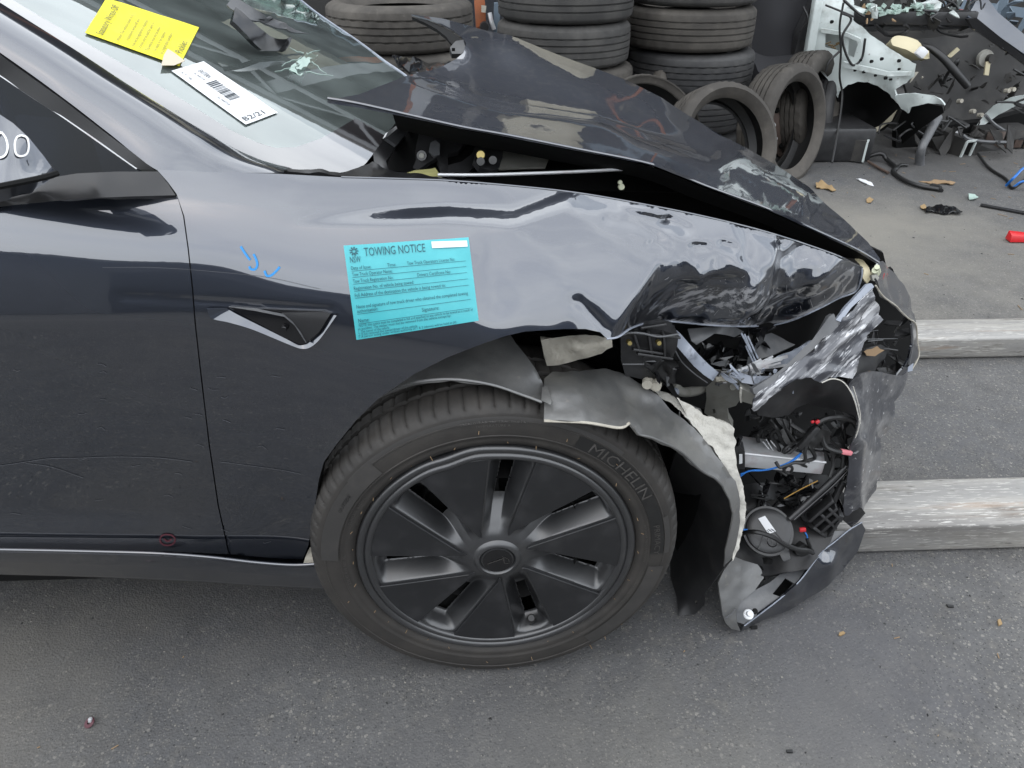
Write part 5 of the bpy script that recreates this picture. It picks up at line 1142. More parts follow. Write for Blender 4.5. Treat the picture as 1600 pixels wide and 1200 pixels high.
tube('cable_loop', [V(1224, 735, .165), V(1231, 728, .163), V(1238, 731, .163), V(1235, 738, .165), V(1228, 738, .165), V(1224, 732, .165)], .0028, M['cable'], car, 6)
sheet('harness_wrap', [(1262, 688, .175), (1270, 676, .178), (1284, 670, .18), (1297, 674, .185), (1298, 692, .185), (1290, 702, .18), (1276, 704, .175), (1264, 700, .172)], M['cable'], car, sp=4, thick=.02, crumple=[(.010, 40, 2)])
sheet('wire_tail', [(1213, 652, .25), (1232, 655, .25), (1246, 690, .21), (1236, 692, .21)], M['cable'], car, sp=5, thick=.01, crumple=[(.01, 40, 2)])
sheet('headlamp_label', [(1297, 690, .23), (1323, 695, .225), (1322, 698, .225), (1296, 693, .23)], M['grey_plastic'], car, sp=5, thick=.001)
tube('bumper_rib', [at(1340, 676, .2), at(1336, 690, .205), at(1326, 700, .21)], .003, M['felt_white'], car, 6)
# splash tray and the round horn unit
tray = sheet('splash_tray', [pz(1150, 760, .20), pz(1300, 742, .21), pz(1325, 780, .20), pz(1296, 850, .15), pz(1262, 890, .12), pz(1190, 900, .10), pz(1140, 880, .11)], M['liner_dark'], car, sp=9, thick=.004, crumple=[(.012, 14, 2)])
HC0 = V(1201, 829, .165); hn = Vector((-.10, -.62, .78)).normalized(); hx = Vector((1, 0, .12)); hx = (hx - hn * hx.dot(hn)).normalized(); hy = hn.cross(hx)
def disc_geo(prof, segs=56):
    v, f = lathe_geo([(r, 0) for r, a in prof], segs); n = len(prof); outv = []
    for k in range(segs):
        th = 2 * math.pi * k / segs
        for r, a in prof: outv.append(tuple(HC0 + hx * (r * math.cos(th)) + hy * (r * math.sin(th)) + hn * a))
    return outv, f
v, f = disc_geo([(.0001, .006), (.030, .0055), (.040, .004), (.0455, .001), (.047, -.004), (.0515, -.004), (.0525, -.008), (.0525, -.016), (.045, -.03)])
horn = mesh_obj('horn', v, f, M['black_plastic'], car, 30)
def onhorn(u, w_, h=.0075): return HC0 + hx * u + hy * w_ + hn * h
lb = [onhorn(-.018, .026, .0072), onhorn(-.003, .030, .0072), onhorn(.012, -.004, .0076), onhorn(-.004, -.008, .0076)]
hexa('horn_label', [p + hn * .0006 for p in lb] + lb, M['paper'], horn, 0)
mb = MB()
for k in range(5):
    a = onhorn(-.006 + k * .003, .0005 + (k % 2) * .002, .0086); mb.add(*bar_geo(a, a + hx * .004 + hy * -.005, hn, .0012, .0004, 0))
mb.build('label_print', M['ink'], horn, smooth=False)
v, f = disc_geo([(.009, .0058), (.0095, .0075), (.0105, .0075), (.011, .0055)], 24); v = np.array(v) + np.array(hx * .001 - hy * .024); mesh_obj('horn_ring', v, f, M['black_gloss'], horn)
for k in range(3):
    a = onhorn(.002 + .01 * (k - 1), -.024, .0065); frame_box('horn_rib', onhorn(-.03 + .030 * k, -.036, .004), onhorn(-.012 + .012 * k, -.006, .0065), hn, .003, .003, M['black_plastic'], horn, .001)
hexa('horn_tab', [onhorn(.012, -.048, -.004), onhorn(.034, -.040, -.004), onhorn(.034, -.062, -.006), onhorn(.018, -.066, -.006), onhorn(.012, -.048, -.010), onhorn(.034, -.040, -.010), onhorn(.034, -.062, -.012), onhorn(.018, -.066, -.012)], M['black_plastic'], horn, .002)
frame_box('plug_latch', V(1249, 828, .165), V(1259, 827, .165), (0, -1, .3), .009, .007, M['red_wire'], car, .002)
sheet('harness_wrap', [(1240, 856, .16), (1256, 850, .165), (1270, 858, .168), (1271, 866, .165), (1258, 871, .16), (1246, 868, .155)], M['cable'], car, sp=3.5, thick=.012, crumple=[(.006, 70, 2)])
# slatted duct bracket
db = sheet('duct_bracket', [(1262, 812, .20), (1266, 803, .205), (1298, 777, .225), (1314, 782, .225), (1312, 800, .215), (1306, 828, .20), (1289, 840, .19), (1276, 832, .19)], M['black_plastic'], car, sp=5, thick=.006, off=-.03)
for a in [((1263, 810), (1300, 778)), ((1264, 820), (1288, 838)), ((1288, 838), (1314, 800)), ((1276, 800), (1300, 822)), ((1288, 790), (1308, 810)), ((1272, 818), (1306, 790)), ((1280, 828), (1312, 800))]:
    frame_box('duct_slat', V(*a[0], .20), V(*a[1], .20), (0, -1, .6), .006, .03, M['black_plastic'], db, .001)
tube('duct_arm', [V(1233, 811, .18), V(1262, 785, .195), V(1294, 756, .205), V(1322, 728, .215)], .0062, M['black_plastic'], car, 8, 5)
tube('duct_arm', [V(1240, 812, .185), V(1270, 786, .20), V(1300, 760, .21), V(1324, 736, .22)], .004, M['black_gloss'], car, 8, 5)
frame_box('duct_arm', V(1298, 790, .215), V(1318, 752, .225), (0, -1, .3), .012, .012, M['black_plastic'], car, .003)
# lower lip of the bumper
LIPo = [(1122, 910), (1130, 962), (1136, 975), (1143, 983), (1157, 987), (1183, 973), (1233, 953), (1283, 923), (1317, 893), (1340, 862), (1353, 828), (1347, 817)]
LIPi = [(1150, 960), (1163, 977), (1190, 958), (1217, 937), (1250, 907), (1283, 863), (1327, 827)]
lip = sheet('bumper_lip', [(1157, 987, .0751), (1183, 973, .09), (1233, 953, .115), (1283, 923, .15), (1317, 893, .18), (1340, 862, .205), (1353, 828, .225), (1347, 817, .225), (1338, 822, .215), (1327, 828, .205), (1305, 846, .185), (1283, 864, .165), (1250, 907, .125), (1217, 937, .095), (1190, 958, .078), (1163, 977, .066)], M['paint_dirty'], car, sp=4.5, thick=.004, ctrl=[(1240, 930, .105), (1300, 885, .155)], crumple=[(.002, 25, 2)], sharp=60)
tube('lip_edge', [at(1347, 816, .222), at(1327, 828, .202), at(1305, 846, .182), at(1283, 864, .162), at(1250, 907, .122), at(1217, 937, .092), at(1163, 978, .064)], .0013, M['light_trim'], lip, 6)
sf = sheet('lip_shelf', [(1150, 958, .08), (1157, 940, .10), (1180, 922, .12), (1203, 910, .135), (1220, 896, .15), (1250, 880, .165), (1270, 852, .185), (1300, 830, .205), (1325, 829, .206), (1305, 847, .186), (1283, 865, .166), (1250, 908, .127), (1217, 938, .097), (1190, 959, .080), (1165, 976, .068), (1152, 972, .07)], M['grey_plastic'], car, sp=5, thick=.004, holes=[[(1207, 928), (1227, 903), (1242, 912), (1223, 934)]], sharp=50)
sheet('shelf_hole', [(1203, 930, .125), (1227, 899, .15), (1246, 911, .145), (1223, 938, .118)], M['deep_black'], sf, sp=6, thick=.003, off=-.012)
sheet('lip_end_panel', [(1122, 910, .10), (1130, 892, .115), (1137, 882, .125), (1148, 870, .14), (1163, 876, .145), (1184, 882, .15), (1190, 890, .145), (1194, 903, .135), (1180, 922, .115), (1157, 940, .095), (1150, 958, .078), (1152, 974, .068), (1157, 986, .068), (1143, 983, .066), (1134, 974, .068), (1130, 962, .07)], M['liner'], car, sp=5, thick=.003, crumple=[(.002, 30, 2)], sharp=50)
tube('lip_fold', [at(1133, 966, .066), at(1144, 958, .072), at(1150, 950, .078)], .0012, M['grey_plastic'], lip, 5)
sheet('oily_clump', [(1180, 878, .17), (1200, 874, .17), (1222, 876, .17), (1232, 884, .165), (1220, 898, .15), (1206, 900, .145), (1196, 904, .14), (1190, 892, .15)], M['deep_black'], car, sp=4, thick=.01, crumple=[(.008, 60, 2)], edge_noise=4)
ws_ = ring_px(1170, 960, .062, 7.5, M['paper'], lip, 'washer', (.0, -.6, .8), .003); ring_px(1170, 959, .060, 4.0, M['alu'], lip, 'bolt', (0, -.6, .8), .012)
ring_px(1180, 955, .070, 4.2, M['deep_black'], lip, 'bolt_hole', (0, -.6, .8), .002)
ring_px(1368, 425, .27, 5.0, M['clip'], car, 'trim_clip', (-.5, -.6, .6), .022)
ring_px(1371, 421, .268, 4.0, M['clip'], car, 'trim_clip', (-.5, -.6, .6), .030)
sheet('clip_foot', [(1362, 430, .262), (1370, 428, .265), (1374, 434, .262), (1370, 440, .258), (1364, 438, .258)], M['steel'], car, sp=4, thick=.006)
sheet('lamp_mount', [(1330, 398, .36), (1340, 400, .34), (1350, 408, .33), (1358, 418, .32), (1361, 428, .30), (1360, 437, .285), (1355, 443, .28), (1348, 434, .29), (1350, 422, .30), (1338, 408, .33)], M['reservoir'], car, sp=5, thick=.004)
sheet('latch_opening', [(1322, 395, .355), (1332, 391, .36), (1343, 400, .35), (1338, 408, .345), (1324, 402, .35)], M['deep_black'], car, sp=5, thick=.004, off=.012)
sheet('lamp_mount_arm', [(1290, 385, .40), (1330, 397, .36), (1340, 408, .33), (1349, 422, .30), (1340, 420, .30), (1300, 400, .36)], M['dark_shell'], car, sp=6, thick=.004)
# splintered plastic and loose looms packed into the broken corner
def fragments(name, n, boxpx, Yr, sz, mat, seed):
    rs = random.Random(seed); mb = MB()
    for k in range(n):
        x, y = rs.uniform(boxpx[0], boxpx[2]), rs.uniform(boxpx[1], boxpx[3]); Y = rs.uniform(*Yr); c = V(x, y, Y); s0 = rs.uniform(*sz); L_ = s0 * rs.uniform(1, 3.2); q = Matrix.Translation(c) @ Matrix.Rotation(rs.uniform(0, 6.3), 4, 'X') @ Matrix.Rotation(rs.uniform(0, 6.3), 4, 'Z') @ Matrix.Rotation(rs.uniform(0, 6.3), 4, 'Y')
        o = [(-L_, -s0 * rs.uniform(.3, 1), 0), (L_ * rs.uniform(.2, .8), -s0 * rs.uniform(.5, 1), rs.uniform(0, s0 * .6)), (L_, s0 * rs.uniform(-.3, .4), rs.uniform(-.2, .5) * s0), (L_ * rs.uniform(-.2, .5), s0 * rs.uniform(.4, 1), 0), (-L_ * rs.uniform(.5, 1), s0 * rs.uniform(.1, .8), rs.uniform(0, .5) * s0)]
        P = [q @ Vector(p) for p in o] + [q @ (Vector(p) + Vector((0, 0, .0022))) for p in o]; n5 = 5
        mb.add(P, [(0, 1, 2), (0, 2, 3), (0, 3, 4), (7, 6, 5), (8, 7, 5), (9, 8, 5)] + [(i, (i + 1) % 5, 5 + (i + 1) % 5, 5 + i) for i in range(5)])
    o = mb.build(name, mat, car, smooth=False); tag(o, kind='stuff'); return o
fragments('plastic_splinters', 46, (1085, 512, 1210, 585), (.22, .28), (.004, .013), M['black_gloss'], 3)
fragments('plastic_splinters', 24, (1120, 560, 1215, 600), (.17, .21), (.003, .008), M['grey_plastic'], 5)
fragments('plastic_splinters', 40, (1165, 645, 1330, 690), (.26, .36), (.004, .014), M['black_plastic'], 6)
fragments('plastic_splinters', 30, (1240, 700, 1325, 800), (.21, .26), (.003, .011), M['black_gloss'], 7)
fragments('plastic_splinters', 26, (1165, 742, 1260, 790), (.24, .30), (.004, .014), M['black_gloss'], 8)
fragments('plastic_splinters', 18, (985, 505, 1065, 600), (.13, .17), (.003, .009), M['black_gloss'], 9)
fragments('plastic_splinters', 22, (1345, 500, 1415, 590), (.40, .46), (.004, .014), M['black_plastic'], 10)
fragments('lens_splinters', 26, (1130, 575, 1260, 605), (.15, .18), (.0015, .006), M['light_trim'], 11)
rs = random.Random(21)
for k in range(16):
    x, y = rs.uniform(1180, 1320), rs.uniform(650, 690); Y = rs.uniform(.20, .30); pts = [(x, y, Y)]
    for j in range(4): x += rs.uniform(-28, 28); y += rs.uniform(2, 26); pts.append((min(max(x, 1165), 1322), y, Y + rs.uniform(-.02, .02)))
    ptube('cable', pts, rs.choice([.0022, .003, .004]), M['cable'], car, 6)
for k in range(9):
    x, y = rs.uniform(1170, 1300), rs.uniform(748, 790); Y = rs.uniform(.22, .27); pts = [(x, y, Y)]
    for j in range(3): x += rs.uniform(-24, 30); y += rs.uniform(-8, 12); pts.append((x, y, Y + rs.uniform(-.02, .02)))
    ptube('cable', pts, rs.choice([.002, .003]), M['cable'], car, 6)
#==PART4==
# ------------------------------------------------------------------ papers stuck on the car
def bil(c, u, v): # corners: top-left, top-right, bottom-right, bottom-left; u right, v down
    a, b, d, e = [np.array(q, float) for q in c]; u = np.asarray(u)[..., None]; v = np.asarray(v)[..., None]
    return a * (1 - u) * (1 - v) + b * u * (1 - v) + d * u * v + e * (1 - u) * v
def paper(name, corners, surf, mat, off, label, cat, n=(16, 12), wav=.0):
    U, W = np.meshgrid(np.linspace(0, 1, n[0]), np.linspace(0, 1, n[1]), indexing='ij'); p = bil(corners, U.ravel(), W.ravel())
    P = surf(p[:, 0], p[:, 1], off); 
    T = [(i * n[1] + j, (i + 1) * n[1] + j, (i + 1) * n[1] + j + 1, i * n[1] + j + 1) for i in range(n[0] - 1) for j in range(n[1] - 1)]
    tr = [q for t in T for q in ((t[0], t[1], t[2]), (t[0], t[2], t[3]))]; N = vnormals(P, tr)
    if wav: P = P + N * (wav * (1 + noise3(P, 18, 5, 2)))[:, None]
    v, f = thicken(P, tr, .0004, vnormals(P, tr)); o = mesh_obj(name, v, f, mat, None, 60); tag(o, label, cat); return o
def ptext(corners, surf, off, wav=0):
    def fn(U, W): # U right 0..1, W up (0 at top edge, negative below)
        p = bil(corners, U, -np.asarray(W)); return surf(p[:, 0], p[:, 1], off)
    return fn
TN = [(537, 384), (732, 371), (748, 501), (557, 531)]
bsurf = lambda a, b, o: body_hit(a, b, o)
tn = paper('towing_notice', TN, bsurf, M['cyan'], .0016, 'turquoise towing notice sticker on the dark front wing above the wheel', 'sticker', (44, 30), .0006)
fn = ptext(TN, bsurf, .0040); h = .0
def line(mb, s, u, v, width, size): put_text(mb, s, fn, u, -v, size=size, width=width)
mb = MB(); line(mb, "TOWING NOTICE", .155, .128, .49, .135); mb.build('heading', M['ink_teal'], tn, smooth=False)
mb = MB(); line(mb, "NSW", .035, .185, .085, .095)
for k in range(9):
    th = 2 * math.pi * k / 9; stroke(mb, [(.075 + .012 * math.cos(th), -.065 - .016 * math.sin(th)), (.075 + .036 * math.cos(th), -.065 - .048 * math.sin(th))], .012, fn)
mb.build('emblem', M['ink_teal'], tn, smooth=False)
mb = MB()
for s, u, v, wd, sz in [("Date of Issue:", .035, .262, .16, .056), ("Time:", .325, .262, .07, .056), ("Tow Truck Operators License No:", .485, .262, .385, .056), ("Tow Truck Operator Name:", .035, .330, .325, .056), ("Tow Truck Registration No:", .035, .402, .325, .056),
        ("Drivers Certificate No:", .555, .402, .27, .056), ("Registration No. of vehicle being towed:", .035, .478, .485, .056), ("Full Address of the destination the vehicle is being towed to:", .035, .552, .735, .056),
        ("Name and signature of tow truck driver who obtained the completed towing", .035, .675, .905, .056), ("authorisation:", .035, .722, .17, .056), ("Name:", .035, .826, .09, .060), ("Signature:", .555, .802, .14, .060),
        ("NOTE: this notice must be completed in full and attached to any vehicle to be towed as a result of", .035, .872, .93, .042), ("an accident. The sticker must not be removed from the vehicle except by:", .022, .905, .76, .042),
        ("1. The owner of the vehicle", .025, .936, .25, .040), ("2. If not removed the owner/driver of the vehicle", .022, .963, .48, .040), ("3. A person acting under written authority of 1 & 2 (above) will be held at (if)", .018, .988, .80, .038)]:
    line(mb, s, u, v, wd, sz)
mb.build('print', M['ink_teal'], tn, smooth=False)
mb = MB()
for v in (.275, .342, .414, .490, .564, .735, .838): stroke(mb, [(.035, -v), (.35, -v), (.65, -v), (.955, -v)], .0045, fn)
mb.build('ruled_line', M['ink_teal'], tn, smooth=False)
mb = MB(); mb.add(fn(np.array([.70, .985, .985, .70]), np.array([-.018, -.035, -.108, -.095])), [(0, 1, 2, 3)]); mb.build('white_box', M['paper'], tn, smooth=False)
# blue crayon and scratches on the wing and door
fb = lambda U, W: body_hit(U, W, .0012)
mb = MB()
for s_ in ([(376, 385), (381, 393), (388, 403), (391, 406)], [(396, 397), (400, 405), (402, 414), (398, 421), (391, 420), (390, 416)], [(413, 423), (417, 431), (424, 430), (432, 423), (437, 417)]): stroke(mb, s_, 3.6, fb)
mb.build('crayon_mark', M['blue_ink'], wing, smooth=False)
mb = MB()
for s_ in ([(258, 835), (252, 838), (250, 845), (255, 851), (265, 852), (272, 848), (273, 841), (267, 836), (258, 835)], [(256, 842), (262, 846), (268, 842)]): stroke(mb, s_, 2.6, fb)
mb.build('red_mark', M['red_ink'], door, smooth=False)
M['scratch'] = pbr('fine_scratch', (.085, .088, .10), rough=.4, coat=.5)
M['scratch_pale'] = pbr('pale_scratch', (.30, .30, .31), rough=.5)
mb = MB(); rs = random.Random(3)
def scr(pts, w_, m=mb): stroke(m, pts, w_, fb)
scr([(0, 728), (40, 722), (75, 717), (120, 716), (180, 714), (250, 716), (300, 722)], .8); scr([(40, 724), (80, 730), (130, 747)], .7); scr([(345, 722), (390, 728), (440, 735), (470, 741)], .6)
scr([(160, 418), (240, 418), (330, 424), (420, 434), (500, 452)], .7)
for k in range(26):
    x, y = rs.uniform(10, 480), rs.uniform(560, 850)
    if x > 440 and y > 700: continue
    scr([(x, y), (x + rs.uniform(2, 8), y + rs.uniform(-1.5, 2.5)), (x + rs.uniform(9, 16), y + rs.uniform(-2, 5))], .6)
tag(mb.build('door_scratches', M['scratch'], door, smooth=False), kind='stuff')
mb = MB()
for k in range(60):
    x = rs.gauss(1180, 75); y = rs.gauss(462, 24)
    if not inside(np.array(WING, float), np.array([(x, y), (x + 8, y - 6), (x - 5, y + 5)])).all(): continue
    a = rs.choice([rs.uniform(-.9, -.3), rs.uniform(1.0, 1.6)]); ln = rs.uniform(3, 20) * rs.random(); scr([(x, y), (x + ln * .5 * math.cos(a), y + ln * .5 * math.sin(a) + rs.uniform(-1, 1)), (x + ln * math.cos(a), y + ln * math.sin(a))], rs.uniform(.3, .7), mb)
tag(mb.build('wing_scratches', M['scratch_pale'], wing, smooth=False), kind='stuff')
# bare metal edge along the torn wing
_p = catmull(np.array([(1347, 419), (1346, 433), (1337, 455), (1311, 466), (1282, 481), (1232, 502.5), (1185, 509.5), (1117, 508.5), (1050, 502.5), (1017, 503.5), (987, 512.5), (966, 526.5), (948, 529.5)]), 6)
v, f = tube_geo(body_hit(_p[:, 0], _p[:, 1], .001), .0016, 6); mesh_obj('torn_edge', v, f, M['light_trim'], wing)
_p = catmull(np.array([(533, 276.5), (620, 279), (700, 282), (800, 290), (900, 301), (1000, 318), (1100, 338), (1200, 363), (1300, 396), (1347, 418)]), 6)
v, f = tube_geo(body_hit(_p[:, 0], _p[:, 1], .0), .0016, 6); mesh_obj('wing_edge', v, f, M['paint'], wing)
_P = body_hit(_p[:, 0], _p[:, 1]); n_ = len(_P); mesh_obj('wing_return', np.vstack([_P + [0, .004, -.005], _P + [0, .03, -.05], _P + [0, .05, -.25]]), [(r * n_ + i, r * n_ + i + 1, (r + 1) * n_ + i + 1, (r + 1) * n_ + i) for r in range(2) for i in range(n_ - 1)], M['deep_black'], wing)

wsurf = lambda a, b, o: ws_depth(o)(a, b)
YN = [(166, -2), (311, 43), (280, 104), (133, 52)]
YN2 = [(170, -6), (311, 41), (288, 96), (133, 52)]
yp = paper('write_off_notice', YN, wsurf, M['yellow'], .004, 'crumpled yellow notice with black print, upper left on the windscreen', 'notice', (22, 14), .0010)
def yfn_raw(a, b, o):
    P = ws_depth(.004)(a, b); return P
def yfn(U, W):
    # text runs up the sheet: U along the short side (bottom to top of the picture), W across
    p = bil(YN, W, 1 - np.asarray(U)); return ws_depth(.0135)(p[:, 0], p[:, 1])
def yput(mb, s, u, w_, width, size): 
    p, f, wd = TXT[s]; sx = width / wd; mb.add(yfn(u + p[:, 0] * sx, w_ - p[:, 1] * size), f)
mb = MB()
yput(mb, "Statutory Write-Off", .10, .165, .82, .115)
for s, u, w_, wd in [("Within The vehicle listed is to", .10, .34, .72), ("a statutory write-off and", .18, .42, .58), ("may not be registered in Australia", .10, .50, .70), ("It must only be used for parts or", .12, .57, .68), ("This vehicle must not be driven", .10, .65, .64), ("on roads or be repaired", .16, .72, .50), ("to a registrable condition", .14, .79, .54)]: yput(mb, s, u, w_, wd, .052)
yput(mb, "Pickles", .30, .965, .30, .11)
mb.build('print', M['ink'], yp, smooth=False)
sheet('folded_corner', [(252, 102), (256, 86), (262, 76), (272, 82), (289, 95), (272, 102)], M['paper_back'], yp, sp=5, thick=.0006, depth=ws_depth(.015))
WN = [(318, 96), (434, 176), (384, 195), (268, 111)]
wp_ = paper('lot_label', WN, wsurf, M['paper'], .004, 'white barcode label with handwriting low on the windscreen', 'label', (16, 8), .0006)
def wfn(U, W): p = bil(WN, U, -np.asarray(W)); return ws_depth(.0066)(p[:, 0], p[:, 1])
mb = MB()
def wput(s, u, v, width, size, rot=False):
    p, f, wd = TXT[s]; sx = width / wd
    if not rot: mb.add(wfn(u + p[:, 0] * sx, -v + p[:, 1] * size), f)
    else: mb.add(wfn(u - p[:, 1] * size, -(v - p[:, 0] * sx)), f)
put_text(mb, "EASTERN", wfn, .10, -.42, width=.14, size=.20); put_text(mb, "AC 4447718", wfn, .11, -.58, width=.14, size=.10); put_text(mb, "X 3 - 44", wfn, .05, -.85, width=.14, size=.12)
rs = random.Random(5); u = .30
while u < .62:
    w0 = rs.choice([.006, .010, .016]); mb.add(wfn(np.array([u, u + w0, u + w0, u]), np.array([-.30, -.30, -.62, -.62])), [(0, 1, 2, 3)]); u += w0 + rs.choice([.006, .010, .014])
put_text(mb, "AC 4447718", wfn, .52, -.80, width=.16, size=.11)
wput("B2/21", .95, .88, .62, .09, True)
mb.build('print', M['ink'], wp_, smooth=False)

# ------------------------------------------------------------------ tyres of the store
def tyre_mesh(name, R, w_, rim, kind, segs=96):
    hw = w_ / 2
    prof = [(rim, -hw * .62), (rim + .006, -hw * .72), (rim + .018, -hw * .86), (rim + .5 * (R - rim), -hw * 1.02), (R - .030, -hw * .97), (R - .014, -hw * .88), (R - .005, -hw * .78)]
    ng = 4; tw = hw * .74
    for k in range(ng + 1):
        a0 = -tw + 2 * tw * k / (ng + 1) + (.004 if k else 0); a1 = -tw + 2 * tw * (k + 1) / (ng + 1) - (.004 if k < ng else 0); cr = lambda a: R - .006 * (a / hw) ** 2
        prof += [(cr(a0), a0), (cr(a1), a1)]
        if k < ng: prof += [(R - .010, a1 + .0012), (R - .010, a1 + .0068)]
    prof += [(R - .005, hw * .78), (R - .014, hw * .88), (R - .030, hw * .97), (rim + .5 * (R - rim), hw * 1.02), (rim + .018, hw * .86), (rim + .006, hw * .72), (rim, hw * .62)]
    inner = [(rim + .012, hw * .60), (R - .05, hw * .70), (R - .022, hw * .45), (R - .020, 0), (R - .022, -hw * .45), (R - .05, -hw * .70), (rim + .012, -hw * .60)]
    full = prof + inner; n = len(prof)
    def mod(r, a, th, k, j):
        if r > R - .035 and j < n:
            if kind == 0 and k % 3 == 0 and (5 <= j <= 8 or n - 9 <= j <= n - 6): return r - .005, a
            if kind == 1 and k % 2 == 0 and abs(a) < hw * .8: return r - .004, a
            if kind == 2 and (k + int((a + hw) * 60)) % 3 == 0: return r - .005, a
        return r, a
    v, f = lathe_geo(full, segs, mod, closed=True)
    me = bpy.data.meshes.new(name); me.from_pydata(v, [], f); me.update(); me.polygons.foreach_set('use_smooth', [True] * len(me.polygons)); me.set_sharp_from_angle(angle=math.radians(38)); me.materials.append(None); N = len(full)
    me.polygons.foreach_set('material_index', [1 if (i % N) >= n - 1 else 0 for i in range(len(me.polygons))]); return me
M['tyre_brown'] = pbr('dusty_brown_tyre', (.058, .053, .047), rough=.75, spec=.3, dust=[((.125, .113, .098), 5, .42, .75), ((.15, .135, .115), 40, .62, .85)], bump=[(150, .3, .002)])
M['tyre_grey'] = pbr('dusty_grey_tyre', (.050, .049, .047), rough=.72, spec=.3, dust=[((.105, .10, .093), 6, .42, .75), ((.12, .11, .10), 50, .62, .85)], bump=[(150, .3, .002)])
M['tyre_dark'] = pbr('dark_tyre', (.034, .034, .035), rough=.6, spec=.4, dust=[((.07, .068, .066), 7, .45, .75)], bump=[(150, .3, .002)])
TM = {}
def tyre_obj(R, w_, rim, kind, mat, mtx, label, group):
    key = (R, w_, rim, kind, mat)
    if key not in TM:
        me = tyre_mesh('tyre', R, w_, rim, kind); me.materials[0] = M[mat]; me.materials.append(M['rubber_black']); TM[key] = me
    o = bpy.data.objects.new('tyre', TM[key]); COL.objects.link(o); o.matrix_basis = mtx; tag(o, label, 'tyre', group); return o
def stacked(px, Y, zmid, R, w_, kind, mat, label, group, tilt=(0, 0), dx=0):
    p = at(px, 60, Y); x = p[0] + dx
    # keep the stack upright: x from the top of the picture
    m = Matrix.Translation((x, Y, zmid)) @ Matrix.Rotation(tilt[0], 4, 'X') @ Matrix.Rotation(tilt[1], 4, 'Y') @ Matrix.Rotation(RND.uniform(0, 6), 4, 'Z') @ Matrix.Rotation(math.pi / 2, 4, 'X')
    return tyre_obj(R, w_, .22, kind, mat, m, label, group)
gA, gB, gC = 'tyres in the stack beside the windscreen', 'tyres in the middle stack', 'tyres in the stack beside the black seat'
ra, rb, rc = .330, .345, .358
wA = .19
for i, (k, mt, lab) in enumerate([(0, 'tyre_grey', 'bottom tyre of the stack behind the windscreen'), (1, 'tyre_dark', 'second tyre from the ground in the stack behind the windscreen'), (0, 'tyre_grey', 'third tyre up in the stack behind the windscreen, hidden partly by the bonnet'), (1, 'tyre_brown', 'fine ribbed brown tyre just above the bonnet corner behind the windscreen'), (2, 'tyre_brown', 'chunky treaded brown tyre on top of the stack behind the windscreen')]):
    stacked(632, 2.78, .095 + i * .19, ra, .186, k, mt, lab, gA, dx=[.02, -.02, .0, .012, -.012][i])
for i, (k, mt, lab) in enumerate([(1, 'tyre_dark', 'bottom tyre of the middle stack'), (0, 'tyre_dark', 'second tyre up in the middle stack'), (1, 'tyre_brown', 'grooved tyre half hidden under the lowest clear one of the middle stack'), (0, 'tyre_grey', 'broad ribbed grey tyre in the middle stack just above the bonnet'), (1, 'tyre_grey', 'topmost tyre of the middle stack, cut by the photo edge')]):
    stacked(880, 3.25, .10 + i * .205, rb, .20, k, mt, lab, gB, dx=[.03, .02, .03, .0, .005][i])
for i, (k, mt, lab) in enumerate([(1, 'tyre_dark', 'bottom tyre of the stack beside the black seat'), (0, 'tyre_dark', 'dark tyre second from the ground in the stack beside the black seat'), (2, 'tyre_dark', 'dark cross grooved tyre low in the stack beside the black seat'), (0, 'tyre_brown', 'brown ribbed tyre in the stack beside the black seat, above the dark one'), (1, 'tyre_grey', 'uppermost tyre of the stack beside the black seat')]):
    stacked(1073, 3.55, .105 + i * .215, rc, .205, k, mt, lab, gC, dx=[.02, .03, .03, .0, .0][i])
# leaning tyres
def lean(px, py, Y, axis, R, w_, rim, kind, mat, label):
    c = V(px, py, Y); a = Vector(axis).normalized(); q = a.to_track_quat('Y', 'Z').to_matrix().to_4x4(); q.translation = c
    return tyre_obj(R, w_, rim, kind, mat, q, label, 'loose tyres leaning by the stacks')
t2 = lean(1222, 197, 3.22, (.62, -.76, .17), .322, .20, .228, 0, 'tyre_brown', 'open brown tyre standing nearest the debris with its round hole showing')
t1 = lean(1122, 228, 2.72, (.30, -.86, .40), .290, .22, .212, 1, 'tyre_brown', 'tyre leaning low behind the bonnet with a dark hole')
t3 = lean(1219, 190, 3.56, (.55, -.80, .14), .320, .19, .20, 1, 'tyre_dark', 'dark tyre with a rusty steel wheel, seen through the hole of the open brown tyre')
t5b = lean(1262, 168, 3.66, (.72, -.66, .16), .318, .19, .20, 2, 'tyre_brown', 'dusty pale tyre standing just behind the open brown tyre')
t4 = lean(1296, 186, 3.86, (.75, -.6, .2), .31, .18, .20, 1, 'tyre_dark', 'black tyre half hidden between the pale standing tyre and white wreck')
t5 = lean(1010, 205, 2.80, (.25, -.7, .65), .27, .19, .22, 1, 'tyre_brown', 'brown tyre peeping over the bonnet between the two right stacks')
t6 = lean(955, 122, 3.35, (.05, -.4, .9), .30, .19, .22, 1, 'tyre_brown', 'dull tyre low at the foot of the middle stack')
v, f = lathe_geo([(.035, .062), (.075, .072), (.11, .062), (.15, .035), (.185, .035), (.195, .062), (.208, .088)], 48)
q3 = t3.matrix_basis.copy(); v = [tuple(q3 @ Vector(p)) for p in v]; sw = mesh_obj('steel_wheel', v, f, M['rust'], None); sw.parent = t3; sw.matrix_parent_inverse = q3.inverted()
